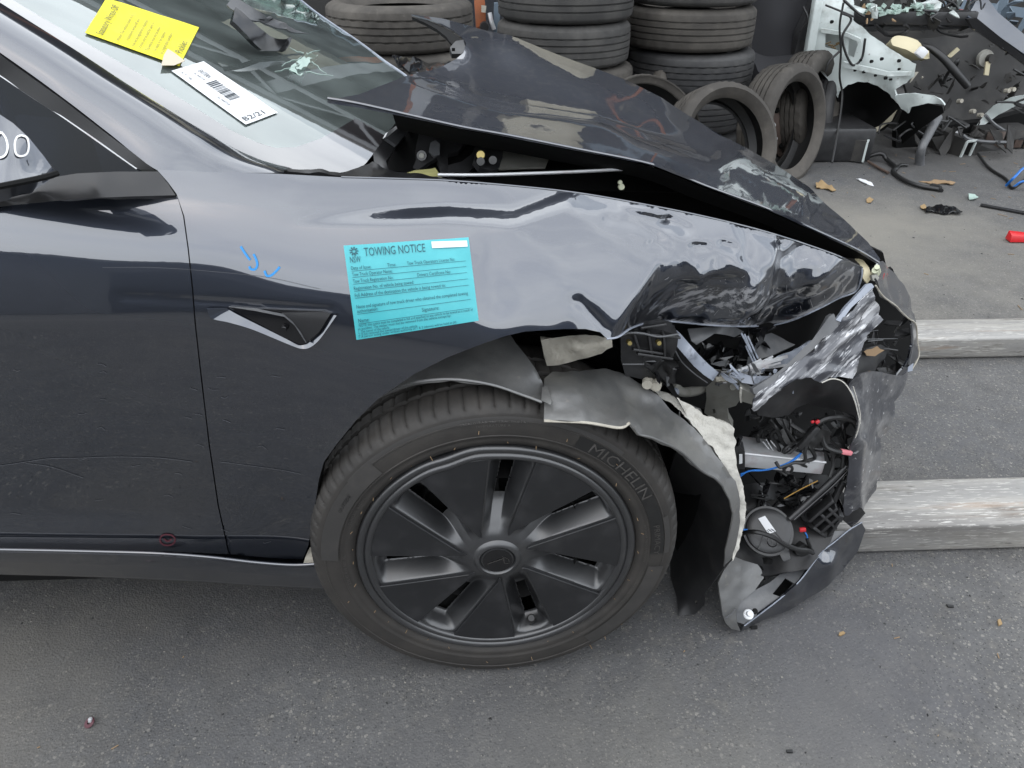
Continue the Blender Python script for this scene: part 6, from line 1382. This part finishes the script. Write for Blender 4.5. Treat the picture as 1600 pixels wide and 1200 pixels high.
for k in range(10):
    th = 2 * math.pi * k / 10; p = q3 @ Vector((.135 * math.cos(th), .048, .135 * math.sin(th))); bm = bmesh.new(); bmesh.ops.create_uvsphere(bm, u_segments=10, v_segments=6, radius=.017)
    me = bpy.data.meshes.new('wheel_hole'); bm.to_mesh(me); bm.free(); me.materials.append(M['paper'] if k % 3 == 0 else M['deep_black']); o = bpy.data.objects.new('wheel_hole', me); o.location = p; COL.objects.link(o); o.parent = sw
    o.matrix_parent_inverse = Matrix.Identity(4)

# ------------------------------------------------------------------ black seat standing between stack and wreck
st_ = thing('car_seat', tuple(VZ(1215, 170, 0)), 'black cloth car seat standing between the tyre stack and white wreck', 'car seat')
YS = 3.95
sheet('backrest', [(1168, -60, YS), (1172, 30, YS - .02), (1178, 92, YS - .1), (1192, 102, YS - .12), (1240, 96, YS - .12), (1262, 70, YS - .05), (1276, 20, YS), (1282, -60, YS)], M['fabric'], st_, sp=12, thick=.14, curve=True, ctrl=[(1220, 40, YS - .10)])
sheet('side_bolster', [(1240, 90, YS - .16), (1250, 50, YS - .16), (1268, 5, YS - .12), (1284, -40, YS - .1), (1290, 10, YS - .12), (1270, 66, YS - .14), (1258, 92, YS - .16)], M['black_plastic'], st_, sp=8, thick=.06)
sheet('cushion', [(1170, 78, YS - .20), (1180, 100, YS - .36), (1192, 116, YS - .42), (1240, 112, YS - .42), (1262, 98, YS - .34), (1262, 84, YS - .18), (1200, 88, YS - .14)], M['fabric'], st_, sp=8, thick=.14, curve=True)
box('seat_frame', (VZ(1215, 165, .1).x, YS - .3, .10), (.44, .4, .2), M['black_plastic'], st_, bevel=.02)
tube('belt_buckle_wire', [V(1255, 10, YS - .2), V(1262, 30, YS - .22), V(1250, 50, YS - .2)], .006, M['cable'], st_, 6)

# ------------------------------------------------------------------ stripped wreck
wk = thing('stripped_car_shell', tuple(VZ(1450, 235, 0)), 'stripped white car shell with cut inner wings and bare firewall', 'wrecked car')
Y0 = 3.75
AP = [(1259, 94, Y0), (1266, 62, Y0), (1278, 22, Y0), (1285, -30, Y0 + .05), (1332, -30, Y0 + .02), (1334, 30, Y0 - .05), (1348, 42, Y0 - .08), (1360, 53, Y0 - .10), (1395, 78, Y0 - .18), (1431, 100, Y0 - .28), (1428, 120, Y0 - .28), (1415, 130, Y0 - .26), (1398, 139, Y0 - .24), (1402, 152, Y0 - .24), (1408, 168, Y0 - .25), (1400, 160, Y0 - .22), (1386, 143, Y0 - .19), (1372, 133, Y0 - .16), (1356, 129, Y0 - .14), (1340, 128, Y0 - .11), (1326, 132, Y0 - .09), (1313, 142, Y0 - .07), (1308, 152, Y0 - .06), (1300, 132, Y0 - .03), (1282, 112, Y0)]
ap = sheet('inner_wing', AP, M['white_body'], wk, sp=5, thick=.012, holes=[[(1290, 52), (1292, 46), (1317, 54), (1319, 64), (1313, 80), (1289, 74)], [(1327, 60), (1332, 55), (1339, 64), (1340, 70), (1334, 90), (1325, 86)]], crumple=[(.010, 5, 2), (.004, 16, 1)], edge_noise=1.5, sharp=50)
sheet('cavity_lining', [(1284, 42, Y0 + .12), (1345, 48, Y0 + .04), (1345, 96, Y0 + .02), (1284, 84, Y0 + .12)], M['white_body'], ap, sp=12, thick=.01)
for k in range(7): 
    x = 1290 + 4 * k; tube('dry_twig', [V(x, 72 + RND.uniform(-6, 4), Y0 + .04), V(x + 8, 68 + RND.uniform(-4, 8), Y0 + .02)], .004, M['leaf'], ap, 5, 3, False)
sheet('stiffening_rib', [(1283, 44, Y0 - .03), (1322, 50, Y0 - .08), (1345, 60, Y0 - .12), (1346, 66, Y0 - .12), (1322, 56, Y0 - .08), (1283, 50, Y0 - .03)], M['white_body'], ap, sp=6, thick=.02, off=.012)
sheet('stiffening_rib', [(1318, 96, Y0 - .1), (1390, 112, Y0 - .24), (1424, 112, Y0 - .3), (1424, 117, Y0 - .3), (1388, 119, Y0 - .24), (1318, 104, Y0 - .1)], M['white_body'], ap, sp=6, thick=.02, off=.010)
for x, y in ((1345, 94), (1362, 96), (1378, 92), (1392, 124), (1405, 108), (1384, 122), (1300, 34), (1350, 112), (1336, 110), (1368, 118), (1272, 76), (1405, 95)): ring_px(x, y, Y0 - .06 - (x - 1300) * .0022, RND.choice([1.6, 2.2]), M['deep_black'], ap, 'bolt_hole', (.2, -1, .2), .012)
frame_box('hinge_post', V(1262, 92, Y0 - .02), V(1283, -30, Y0), (0, -1, 0), .05, .06, M['white_body'], wk, .01)
sheet('wheel_well', [(1308, 150, Y0), (1326, 130, Y0 - .04), (1356, 127, Y0 - .10), (1388, 142, Y0 - .14), (1407, 168, Y0 - .18), (1396, 186, Y0 - .16), (1380, 202, Y0 - .10), (1350, 212, Y0 - .04), (1312, 214, Y0)], M['deep_black'], wk, sp=8, thick=.01, ctrl=[(1350, 175, Y0 + .14)])
sheet('well_lip', [(1344, 212, Y0 - .08), (1378, 196, Y0 - .14), (1404, 171, Y0 - .22), (1396, 188, Y0 - .2), (1372, 206, Y0 - .14), (1352, 213, Y0 - .1)], M['cream_panel'], wk, sp=6, thick=.006, off=.02)
sheet('torn_wing_tip', [(1398, 150, Y0 - .30), (1404, 148, Y0 - .32), (1430, 145, Y0 - .40), (1461, 150, Y0 - .44), (1470, 157, Y0 - .46), (1476, 166, Y0 - .46), (1470, 165, Y0 - .45), (1450, 161, Y0 - .44), (1424, 166, Y0 - .38), (1420, 176, Y0 - .36), (1408, 170, Y0 - .32)], M['white_body'], wk, sp=5, thick=.01, crumple=[(.012, 9, 2)], sharp=60)
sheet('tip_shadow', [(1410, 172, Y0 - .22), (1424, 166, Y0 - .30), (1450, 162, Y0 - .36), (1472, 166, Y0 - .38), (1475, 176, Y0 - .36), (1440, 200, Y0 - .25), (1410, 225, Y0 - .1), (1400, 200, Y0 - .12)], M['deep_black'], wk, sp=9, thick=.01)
rsv = sheet('reservoir_tank', [(1388, 66, Y0 - .12), (1400, 62, Y0 - .12), (1430, 70, Y0 - .16), (1446, 80, Y0 - .2), (1447, 89, Y0 - .2), (1434, 93, Y0 - .2), (1410, 84, Y0 - .18), (1392, 76, Y0 - .14)], M['reservoir'], wk, sp=5, thick=.09, off=.05, curve=True)
frame_box('tank_cap', V(1434, 88, Y0 - .30), V(1445, 76, Y0 - .3), (0, -1, .2), .05, .05, M['paper'], rsv, .008)
fw = sheet('firewall', [(1400, 66, Y0 + .35), (1440, 60, Y0 + .35), (1520, 50, Y0 + .4), (1620, 66, Y0 + .4), (1640, 150, Y0 + .30), (1600, 172, Y0 + .24), (1540, 192, Y0 + .20), (1520, 198, Y0 + .2), (1470, 206, Y0 + .15), (1425, 180, Y0 + .1), (1410, 120, Y0 + .2)], M['dark_shell'], wk, sp=10, thick=.02, crumple=[(.03, 3, 2), (.008, 14, 1)])
sheet('floor_edge', [(1400, 205, Y0), (1470, 196, Y0 + .05), (1540, 190, Y0 + .1), (1640, 165, Y0 + .2), (1640, 188, Y0 + .25), (1540, 214, Y0 + .15), (1460, 232, Y0 + .05), (1400, 232, Y0)], M['deep_black'], wk, sp=14, thick=.04)
ring_px(1540, 92, Y0 + .30, 11, M['steel'], fw, 'firewall_plate', (0, -1, .2), .02); ring_px(1548, 92, Y0 + .28, 6, M['dark_shell'], fw, 'firewall_plug', (0, -1, .2), .05)
sheet('wiring_tag', [(1541, 96, Y0 + .26), (1548, 96, Y0 + .26), (1545, 118, Y0 + .24), (1538, 117, Y0 + .24)], M['reservoir'], fw, sp=6, thick=.01)
sheet('wiring_tag', [(1480, 88, Y0 + .28), (1496, 74, Y0 + .3), (1500, 78, Y0 + .3), (1486, 90, Y0 + .28)], M['reservoir'], fw, sp=6, thick=.01)
for x, y in ((1520, 174), (1532, 180), (1574, 142), (1582, 140), (1500, 158)): ring_px(x, y, Y0 + .12, 3.0, M['felt'], fw, 'plastic_fastener', (.2, -1, .3), .03)
cm = frame_box('cross_member', V(1328, 26, Y0 + .05), V(1522, 28, Y0 - .05), (0, 0, 1), .10, .075, M['black_plastic'], wk, .01)
frame_box('cross_member', V(1345, 44, Y0 + .1), V(1500, 40, Y0 + .05), (0, 0, 1), .06, .035, M['grey_plastic'], wk, .006)
mb = MB(); rs = random.Random(11)
for k in range(40):
    x = rs.uniform(1345, 1470); p = at(x, 16 + rs.uniform(-8, 6), Y0 - .05); mb.add(*box_geo((rs.uniform(.01, .05), rs.uniform(.01, .04), rs.uniform(.004, .02)), Matrix.Translation(p) @ Matrix.Rotation(rs.uniform(0, 3), 4, 'Z') @ Matrix.Rotation(rs.uniform(-.6, .6), 4, 'X'), 0))
mb.build('broken_glass', M['crack'], wk, smooth=False)
sheet('far_pillar', [(1512, 26, Y0 - .1), (1526, 0, Y0), (1530, -20, Y0), (1560, 20, Y0 - .05), (1620, 70, Y0 - .1), (1640, 110, Y0 - .1), (1600, 84, Y0 - .14), (1560, 56, Y0 - .14)], M['blue_paint'], wk, sp=8, thick=.05)
sheet('far_pillar_trim', [(1512, 30, Y0 - .16), (1526, 28, Y0 - .16), (1600, 88, Y0 - .18), (1640, 118, Y0 - .18), (1640, 130, Y0 - .18), (1590, 92, Y0 - .18), (1520, 44, Y0 - .16)], M['black_gloss'], wk, sp=8, thick=.03)
sheet('far_inner_wing', [(1526, 196, Y0 - .02), (1540, 178, Y0 - .02), (1552, 166, Y0 - .04), (1580, 154, Y0 - .1), (1640, 140, Y0 - .18), (1640, 150, Y0 - .2), (1590, 166, Y0 - .12), (1560, 180, Y0 - .06), (1540, 194, Y0 - .04)], M['white_body'], wk, sp=5, thick=.01, crumple=[(.02, 7, 2)])
def open_rail(name, px0, py0, px1, py1, Yf, sx, sz, L_, dirx):
    """box section with an open white-edged end facing the camera side"""
    c = V((px0 + px1) / 2, (py0 + py1) / 2, Yf); d = Vector(dirx).normalized(); up = Vector((0, 0, 1)); side = d.cross(up).normalized(); up = side.cross(d)
    t_ = .008; v = []
    for e in (0, L_):
        for (a, b) in ((-1, -1), (1, -1), (1, 1), (-1, 1)): v.append(c + d * e + side * (a * sx / 2) + up * (b * sz / 2))
        for (a, b) in ((-1, -1), (1, -1), (1, 1), (-1, 1)): v.append(c + d * e + side * (a * (sx / 2 - t_)) + up * (b * (sz / 2 - t_)))
    f = []
    for i in range(4):
        j = (i + 1) % 4; f += [(i, j, 8 + j, 8 + i), (4 + i, 12 + i, 12 + j, 4 + j), (i, 4 + i, 4 + j, j)]
    r = mesh_obj(name, v, f, M['dark_shell'], wk, 20)
    e0 = [c + side * (a * (sx / 2 - t_ / 2)) + up * (b * (sz / 2 - t_ / 2)) - d * .003 for (a, b) in ((-1, -1), (1, -1), (1, 1), (-1, 1))]
    mb = MB()
    for i in range(4): mb.add(*bar_geo(e0[i] , e0[(i + 1) % 4], d, .012, .012, .001))
    mb.build('cut_rail_edge', M['white_body'], r, smooth=False); return r
open_rail('chassis_rail', 1344, 217, 1360, 253, Y0 - .30, .075, .125, .75, (-.85, .5, 0))
open_rail('chassis_rail', 1502, 217, 1521, 252, Y0 - .20, .085, .125, .9, (-.35, .93, .12))
sheet('rail_bracket', [(1455, 215, Y0 - .05), (1502, 206, Y0 - .1), (1502, 238, Y0 - .16), (1496, 252, Y0 - .16), (1470, 244, Y0 - .1)], M['dark_shell'], wk, sp=8, thick=.02)
tube('coolant_hose', [V(1442, 72, Y0 - .1), V(1455, 76, Y0 - .14), V(1475, 92, Y0 - .2), V(1495, 115, Y0 - .24), V(1512, 135, Y0 - .25)], [.016, .020, .022, .020], M['cable'], wk, 10)
tube('coolant_hose', [V(1463, 184, Y0 - .25), V(1458, 196, Y0 - .3), V(1450, 212, Y0 - .34), V(1440, 232, Y0 - .38), V(1437, 252, Y0 - .36), V(1437, 272, Y0 - .36)], [.034, .026, .024, .026, .03], M['grey_plastic'], wk, 12)
sheet('light_panel', [(1484, 208, Y0 - .08), (1500, 204, Y0 - .1), (1502, 211, Y0 - .1), (1486, 216, Y0 - .1)], M['paper'], wk, sp=5, thick=.004)
for pts, r_ in [([(1318, 4), (1312, 40), (1314, 80), (1312, 120), (1316, 150), (1310, 200), (1300, 254)], .006), ([(1314, 20), (1330, 30), (1316, 60), (1330, 100), (1346, 92), (1352, 60)], .007), ([(1312, 80), (1296, 96), (1290, 112)], .007), ([(1290, 8), (1310, 16), (1334, 26)], .006), ([(1318, 0), (1340, 20), (1350, 26)], .008)]:
    ptube('loose_cable', [(a, b, Y0 - .14 - max(0, (b - 150)) * .003) for a, b in pts], r_, M['cable'], wk, 6)
# the row of dismantled things above and behind the shell
dk = thing('dark_wreck', tuple(VZ(1560, 120, 0) + Vector((0, 1.6, 0))), 'dark wrecked car with a red tail behind the white shell', 'wrecked car')
YB = 5.6
sheet('body_panel', [(1340, 20, YB), (1400, -20, YB), (1640, -30, YB), (1640, 60, YB), (1500, 50, YB), (1400, 46, YB)], M['dark_shell'], dk, sp=14, thick=.1, crumple=[(.06, 2, 2)])
sheet('tail_lamp', [(1492, 0, YB - .3), (1500, -10, YB - .3), (1530, -6, YB - .3), (1526, 14, YB - .34), (1500, 16, YB - .34)], M['red_paint'], dk, sp=8, thick=.04)
sheet('pale_panel', [(1440, -6, YB - .5), (1530, 2, YB - .5), (1640, 18, YB - .5), (1640, 34, YB - .5), (1560, 22, YB - .5), (1440, 6, YB - .5)], M['blue_grey'], dk, sp=9, thick=.03)
box('lower_body', (VZ(1500, 100, .3).x - 1.3, 5.9, .45), (3.0, .8, .7), M['dark_shell'], dk, bevel=.06)
rd = thing('red_car_nose', tuple(VZ(1592, 222, 0)), 'corner of a red car under the wreck at the right edge', 'car')
sheet('bumper', [(1568, 190, 4.3), (1584, 178, 4.3), (1640, 170, 4.3), (1640, 224, 4.2), (1590, 222, 4.2), (1570, 208, 4.25)], M['red_paint'], rd, sp=8, thick=.05, ctrl=[(1600, 200, 4.12)])
gt = thing('plastic_crate', tuple(VZ(1555, 222, 0)), 'small dark slatted crate under the wreck', 'crate')
p = VZ(1556, 226, .0); 
for k in range(5): box('slat', (p.x - .13 + .065 * k, p.y - .11, .06), (.05, .008, .10), M['rust'], gt, bevel=.002)
box('crate_body', (p.x, p.y, .06), (.34, .2, .11), M['dark_shell'], gt, bevel=.006)

def scrap(name, n, boxpx, Yr, sz, mat, seed, par, label=None):
    rs = random.Random(seed); mb = MB()
    for k in range(n):
        x, y = rs.uniform(boxpx[0], boxpx[2]), rs.uniform(boxpx[1], boxpx[3]); c = V(x, y, rs.uniform(*Yr)); s0 = rs.uniform(*sz); L_ = s0 * rs.uniform(1, 3.5); q = Matrix.Translation(c) @ Matrix.Rotation(rs.uniform(0, 6.3), 4, 'X') @ Matrix.Rotation(rs.uniform(0, 6.3), 4, 'Z') @ Matrix.Rotation(rs.uniform(0, 6.3), 4, 'Y')
        o = [(-L_, -s0 * rs.uniform(.3, 1), 0), (L_ * .5, -s0 * rs.uniform(.5, 1), rs.uniform(0, s0 * .6)), (L_, s0 * rs.uniform(-.3, .4), rs.uniform(-.2, .5) * s0), (L_ * .2, s0 * rs.uniform(.4, 1), 0), (-L_ * rs.uniform(.5, 1), s0 * rs.uniform(.1, .8), rs.uniform(0, .5) * s0)]
        P = [q @ Vector(p) for p in o] + [q @ (Vector(p) + Vector((0, 0, .006))) for p in o]
        mb.add(P, [(0, 1, 2), (0, 2, 3), (0, 3, 4), (7, 6, 5), (8, 7, 5), (9, 8, 5)] + [(i, (i + 1) % 5, 5 + (i + 1) % 5, 5 + i) for i in range(5)])
    tag(mb.build(name, mat, par, smooth=False), kind='stuff')
scrap('torn_metal', 34, (1335, -10, 1520, 30), (3.7, 4.3), (.02, .06), M['dark_shell'], 1, wk); scrap('torn_metal', 22, (1335, -10, 1500, 26), (3.6, 4.1), (.012, .04), M['white_body'], 2, wk)
scrap('torn_metal', 16, (1420, 60, 1600, 185), (3.85, 4.0), (.012, .03), M['dark_shell'], 3, wk); scrap('torn_metal', 16, (1430, 70, 1600, 180), (3.85, 3.95), (.006, .015), M['dark_shell'], 4, wk)
scrap('torn_metal', 26, (1410, 195, 1600, 235), (3.55, 3.9), (.015, .05), M['dark_shell'], 5, wk); scrap('torn_metal', 5, (1400, 80, 1450, 130), (3.5, 3.6), (.006, .014), M['felt'], 6, wk)
scrap('torn_metal', 18, (1560, -5, 1640, 60), (3.9, 4.5), (.02, .06), M['blue_grey'], 7, wk); scrap('torn_metal', 6, (1340, 10, 1400, 34), (3.6, 3.7), (.008, .02), M['card'], 8, wk)
rs = random.Random(33)
for k in range(22):
    x, y = rs.choice([(rs.uniform(1330, 1520), rs.uniform(0, 40)), (rs.uniform(1430, 1590), rs.uniform(60, 160)), (rs.uniform(1400, 1560), rs.uniform(180, 215))]); Y = rs.uniform(3.5, 3.8); pts = [(x, y, Y)]
    for j in range(4): x += rs.uniform(-26, 30); y += rs.uniform(-12, 18); pts.append((x, min(y, 222), Y + rs.uniform(-.06, .06)))
    ptube('loose_cable', pts, rs.choice([.005, .007, .010]), M[rs.choice(['cable', 'cable', 'black_plastic', 'grey_plastic'])], wk, 6)
# things hung about the rack gap
it = thing('floor_jack', tuple(atz(760, 250, 0)), 'orange and silver jack standing in the gap between tyre stacks', 'jack')
YJ = 3.7
frame_box('mast', V(752, 45, YJ), V(748, -20, YJ), (0, -1, 0), .06, .05, M['orange'], it, .006); frame_box('mast', V(756, 250, YJ), V(752, 40, YJ), (0, -1, 0), .06, .05, M['orange'], it, .006)
ring_px(757, 42, YJ - .05, 7, M['rubber_black'], it, 'castor', (0, -1, 0), .03); tube('handle', [V(765, 20, YJ - .02), V(768, 34, YJ - .03), V(772, 46, YJ - .03)], .012, M['alu'], it, 8)
sheet('cylinder', [(772, 5, YJ), (782, 5, YJ), (780, 52, YJ), (771, 50, YJ)], M['blue_grey'], it, sp=6, thick=.05)
sheet('paper_tag', [(752, 8, YJ - .06), (760, 9, YJ - .06), (759, 20, YJ - .06), (752, 19, YJ - .06)], M['felt'], it, sp=5, thick=.002)

# ------------------------------------------------------------------ litter on the ground
def G(px, py, z=0.0): return VZ(px, py, z)
rp_ = thing('red_plastic_piece', tuple(G(1585, 374)), 'bright red plastic fragment on the asphalt at the right edge', 'plastic piece')
c = G(1588, 376); hexa('fragment', [c + Vector(q) for q in ((-.05, -.03, .004), (.06, -.035, .004), (.065, .02, .004), (-.045, .02, .004), (-.048, -.022, .035), (.06, -.028, .030), (.062, .012, .034), (-.044, .014, .046))], M['red_plastic'], rp_, .003)
rw = thing('red_washer', tuple(G(143, 1129)), 'dark red washer with a screw lying on the asphalt near the sill', 'washer')
c = np.array(G(141, 1131)); q = Matrix.Translation(Vector(c) + Vector((0, 0, .004))) @ Matrix.Rotation(.3, 4, 'X') @ Matrix.Rotation(-.3, 4, 'Y') @ Matrix.Rotation(math.pi / 2, 4, 'X')
v, f = lathe_geo([(.004, -.001), (.0095, -.001), (.0105, .001), (.0095, .002), (.004, .002)], 28, closed=True); mesh_obj('washer_ring', [tuple(q @ Vector(p)) for p in v], f, M['red_ink'], rw)
frame_box('screw_head', Vector(c) + Vector((.001, .001, .004)), Vector(c) + Vector((.003, .003, .014)), (1, 0, 0), .007, .007, M['alu'], rw, .002)
bw = thing('black_strip', tuple(G(1570, 327)), 'thin black trim strip lying on the ground at the right', 'trim strip')
frame_box('strip', G(1532, 320, .008), G(1640, 340, .008), (0, 0, 1), .022, .012, M['trim'], bw, .003)
bc = thing('cable_loop', tuple(G(1575, 290)), 'blue and black cable loop on the ground below the wreck', 'cable')
tube('black_cable', [G(1528, 240, .02), G(1545, 262, .01), G(1572, 280, .01), G(1582, 294, .01), G(1605, 278, .06)], .008, M['cable'], bc, 7); tube('blue_cable', [G(1572, 290, .01), G(1586, 276, .07), G(1602, 262, .08), G(1620, 270, .02)], .007, M['blue_wire'], bc, 7); tube('blue_cable', [G(1582, 294, .01), G(1596, 284, .05), G(1612, 284, .05)], .006, M['blue_wire'], bc, 7)
lc = thing('wiring_harness', tuple(G(1440, 285)), 'torn brown and black wiring harness on the asphalt before the wreck', 'wiring')
tube('harness_branch', [G(1352, 246, .02), G(1376, 240, .05), G(1386, 250, .02), G(1400, 262, .015), G(1395, 268, .012), G(1410, 280, .015), G(1435, 290, .015), G(1468, 296, .012)], .012, M['cable'], lc, 8)
tube('harness_branch', [G(1356, 252, .015), G(1372, 262, .012), G(1388, 270, .012)], .008, M['rust'], lc, 7); tube('harness_branch', [G(1396, 268, .012), G(1406, 258, .015), G(1418, 258, .012)], .009, M['cable'], lc, 7); tube('harness_branch', [G(1455, 290, .012), G(1468, 294, .015), G(1470, 298, .01)], .014, M['black_plastic'], lc, 7)
def litter(name, pts, mat, label, cat, th=.004, cr=.006, sp=4, group=None, zz=.006, z_of=None):
    q = [pz(a, b, zz if z_of is None else z_of[i]) for i, (a, b) in enumerate(pts)]
    v, f = sheet_geo(q, (), sp, th, crumple=[(cr, 30, 2)], edge_noise=1.2); v = np.array(v); v[:, 2] = np.maximum(v[:, 2], .0012)
    o = mesh_obj(name, v, f, M[mat]); tag(o, label, cat, group); return o
litter('dry_leaf', [(1274, 288), (1282, 284), (1296, 288), (1307, 295), (1302, 298), (1288, 293), (1276, 293)], 'leaf', 'dry orange leaf clump beside the foot of the open tyre', 'leaf', zz=.012, cr=.012)
litter('wood_splinter', [(1436, 282), (1460, 281), (1493, 285), (1490, 288), (1460, 287)], 'card', 'pale wooden splinter on the ground before the wreck', 'splinter', zz=.008)
litter('dry_leaf', [(1353, 311), (1358, 308), (1364, 312), (1360, 316), (1354, 315)], 'leaf', 'small orange leaf on bare asphalt below the wiring', 'leaf', zz=.008)
litter('dry_leaf', [(1438, 322), (1444, 319), (1448, 324), (1442, 327)], 'leaf', 'tiny orange leaf on the edge of the crumpled dark film', 'leaf', zz=.010)
litter('plastic_film', [(1444, 324), (1462, 320), (1490, 323), (1504, 332), (1500, 335), (1470, 332), (1448, 331)], 'black_gloss', 'crumpled dark plastic film on a damp patch of asphalt', 'plastic film', zz=.010, cr=.012)
litter('plastic_scrap', [(1513, 305), (1522, 303), (1529, 307), (1524, 312), (1515, 310)], 'crack', 'pale green plastic scrap on the asphalt', 'plastic scrap', zz=.012, cr=.01)
litter('plastic_scrap', [(1337, 278), (1352, 281), (1362, 286), (1366, 290), (1352, 287)], 'paper', 'white plastic scrap on the ground near the leaf clump', 'plastic scrap', zz=.006)
litter('plastic_clip', [(1239, 272), (1245, 271), (1249, 275), (1243, 277)], 'paper', 'white clip lying inside the rim of the open tyre', 'clip', zz=.02)
litter('leaf_bit', [(1312, 988), (1318, 985), (1321, 988), (1314, 993), (1311, 992)], 'leaf', 'yellow leaf fragment on the asphalt before the bumper lip', 'leaf', sp=3, zz=.004, cr=.001)
litter('leaf_bit', [(1558, 968), (1562, 966), (1567, 975), (1562, 977)], 'leaf', 'small yellow leaf fragment far right on the near asphalt', 'leaf', sp=3, zz=.004, cr=.001)
litter('rubber_bit', [(1480, 944), (1489, 945), (1490, 948), (1482, 948)], 'rubber_black', 'black rubber crumb on the open asphalt right of the bumper', 'rubber crumb', sp=3, zz=.004, cr=.001)
litter('rubber_bit', [(1172, 979), (1182, 977), (1183, 982), (1174, 983)], 'rubber_black', 'black crumb lying just under the bumper lip', 'rubber crumb', sp=3, zz=.004, cr=.001)
litter('rubber_bit', [(1228, 1172), (1238, 1171), (1239, 1175), (1229, 1175)], 'rubber_black', 'black crumb near the bottom edge of the photo', 'rubber crumb', sp=3, zz=.004, cr=.001)
# loose grit
mb = MB(); rs = np.random.default_rng(12)
def grit(n, x0, x1, y0, y1, s0, s1, m):
    for k in range(n):
        x, y = rs.uniform(x0, x1), rs.uniform(y0, y1); s = s0 + (s1 - s0) * rs.random() ** 3; r = rs.random(6) * .5 + .6; th = rs.random() * 6
        c, s_ = math.cos(th), math.sin(th); el = rs.uniform(.4, 1.0)
        v = [(s * r[0], 0, 0), (0, s * r[1] * el, 0), (-s * r[2], 0, 0), (0, -s * r[3] * el, 0), (0, 0, s * .55 * r[4])]
        v = [(x + a * c - b * s_, y + a * s_ + b * c, z + .0003) for a, b, z in v]; m.add(v, [(0, 1, 4), (1, 2, 4), (2, 3, 4), (3, 0, 4)])
grit(4500, -1.2, 1.8, -.5, .6, .0008, .0034, mb); grit(900, -1.2, 4.0, .5, 4.2, .002, .008, mb)
g_ = mb.build('grit', pbr('pale_grit', (.26, .245, .215), rough=.9, var=((.08, .078, .075), 40, .45, .55)), None, smooth=False); tag(g_, 'loose pale grit scattered over the asphalt', 'grit', kind='stuff')
mb = MB()
grit(420, -1.2, 1.8, -.5, .4, .0015, .005, mb); grit(260, 1.0, 4.2, .8, 4.0, .003, .010, mb)
g_ = mb.build('dark_grit', M['rubber_black'], None, smooth=False); tag(g_, 'dark rubber crumbs scattered over the asphalt', 'crumbs', kind='stuff')
mb = MB()
for k in range(90):
    x, y = (rs.uniform(1.2, 4.2), rs.uniform(1.4, 4.3)) if k % 6 else (rs.uniform(-1, 1.6), rs.uniform(-.5, .3)); th = rs.random() * 3.14; l = rs.uniform(.01, .05) * (1 if k % 6 else .3)
    mb.add(*bar_geo((x, y, .002), (x + l * math.cos(th), y + l * math.sin(th), .003), (0, 0, 1), .0024 if y > 1 else .0014, .0015, 0))
g_ = mb.build('straw', M['card'], None, smooth=False); tag(g_, 'dry straw and splinters strewn on the yard', 'debris', kind='stuff')
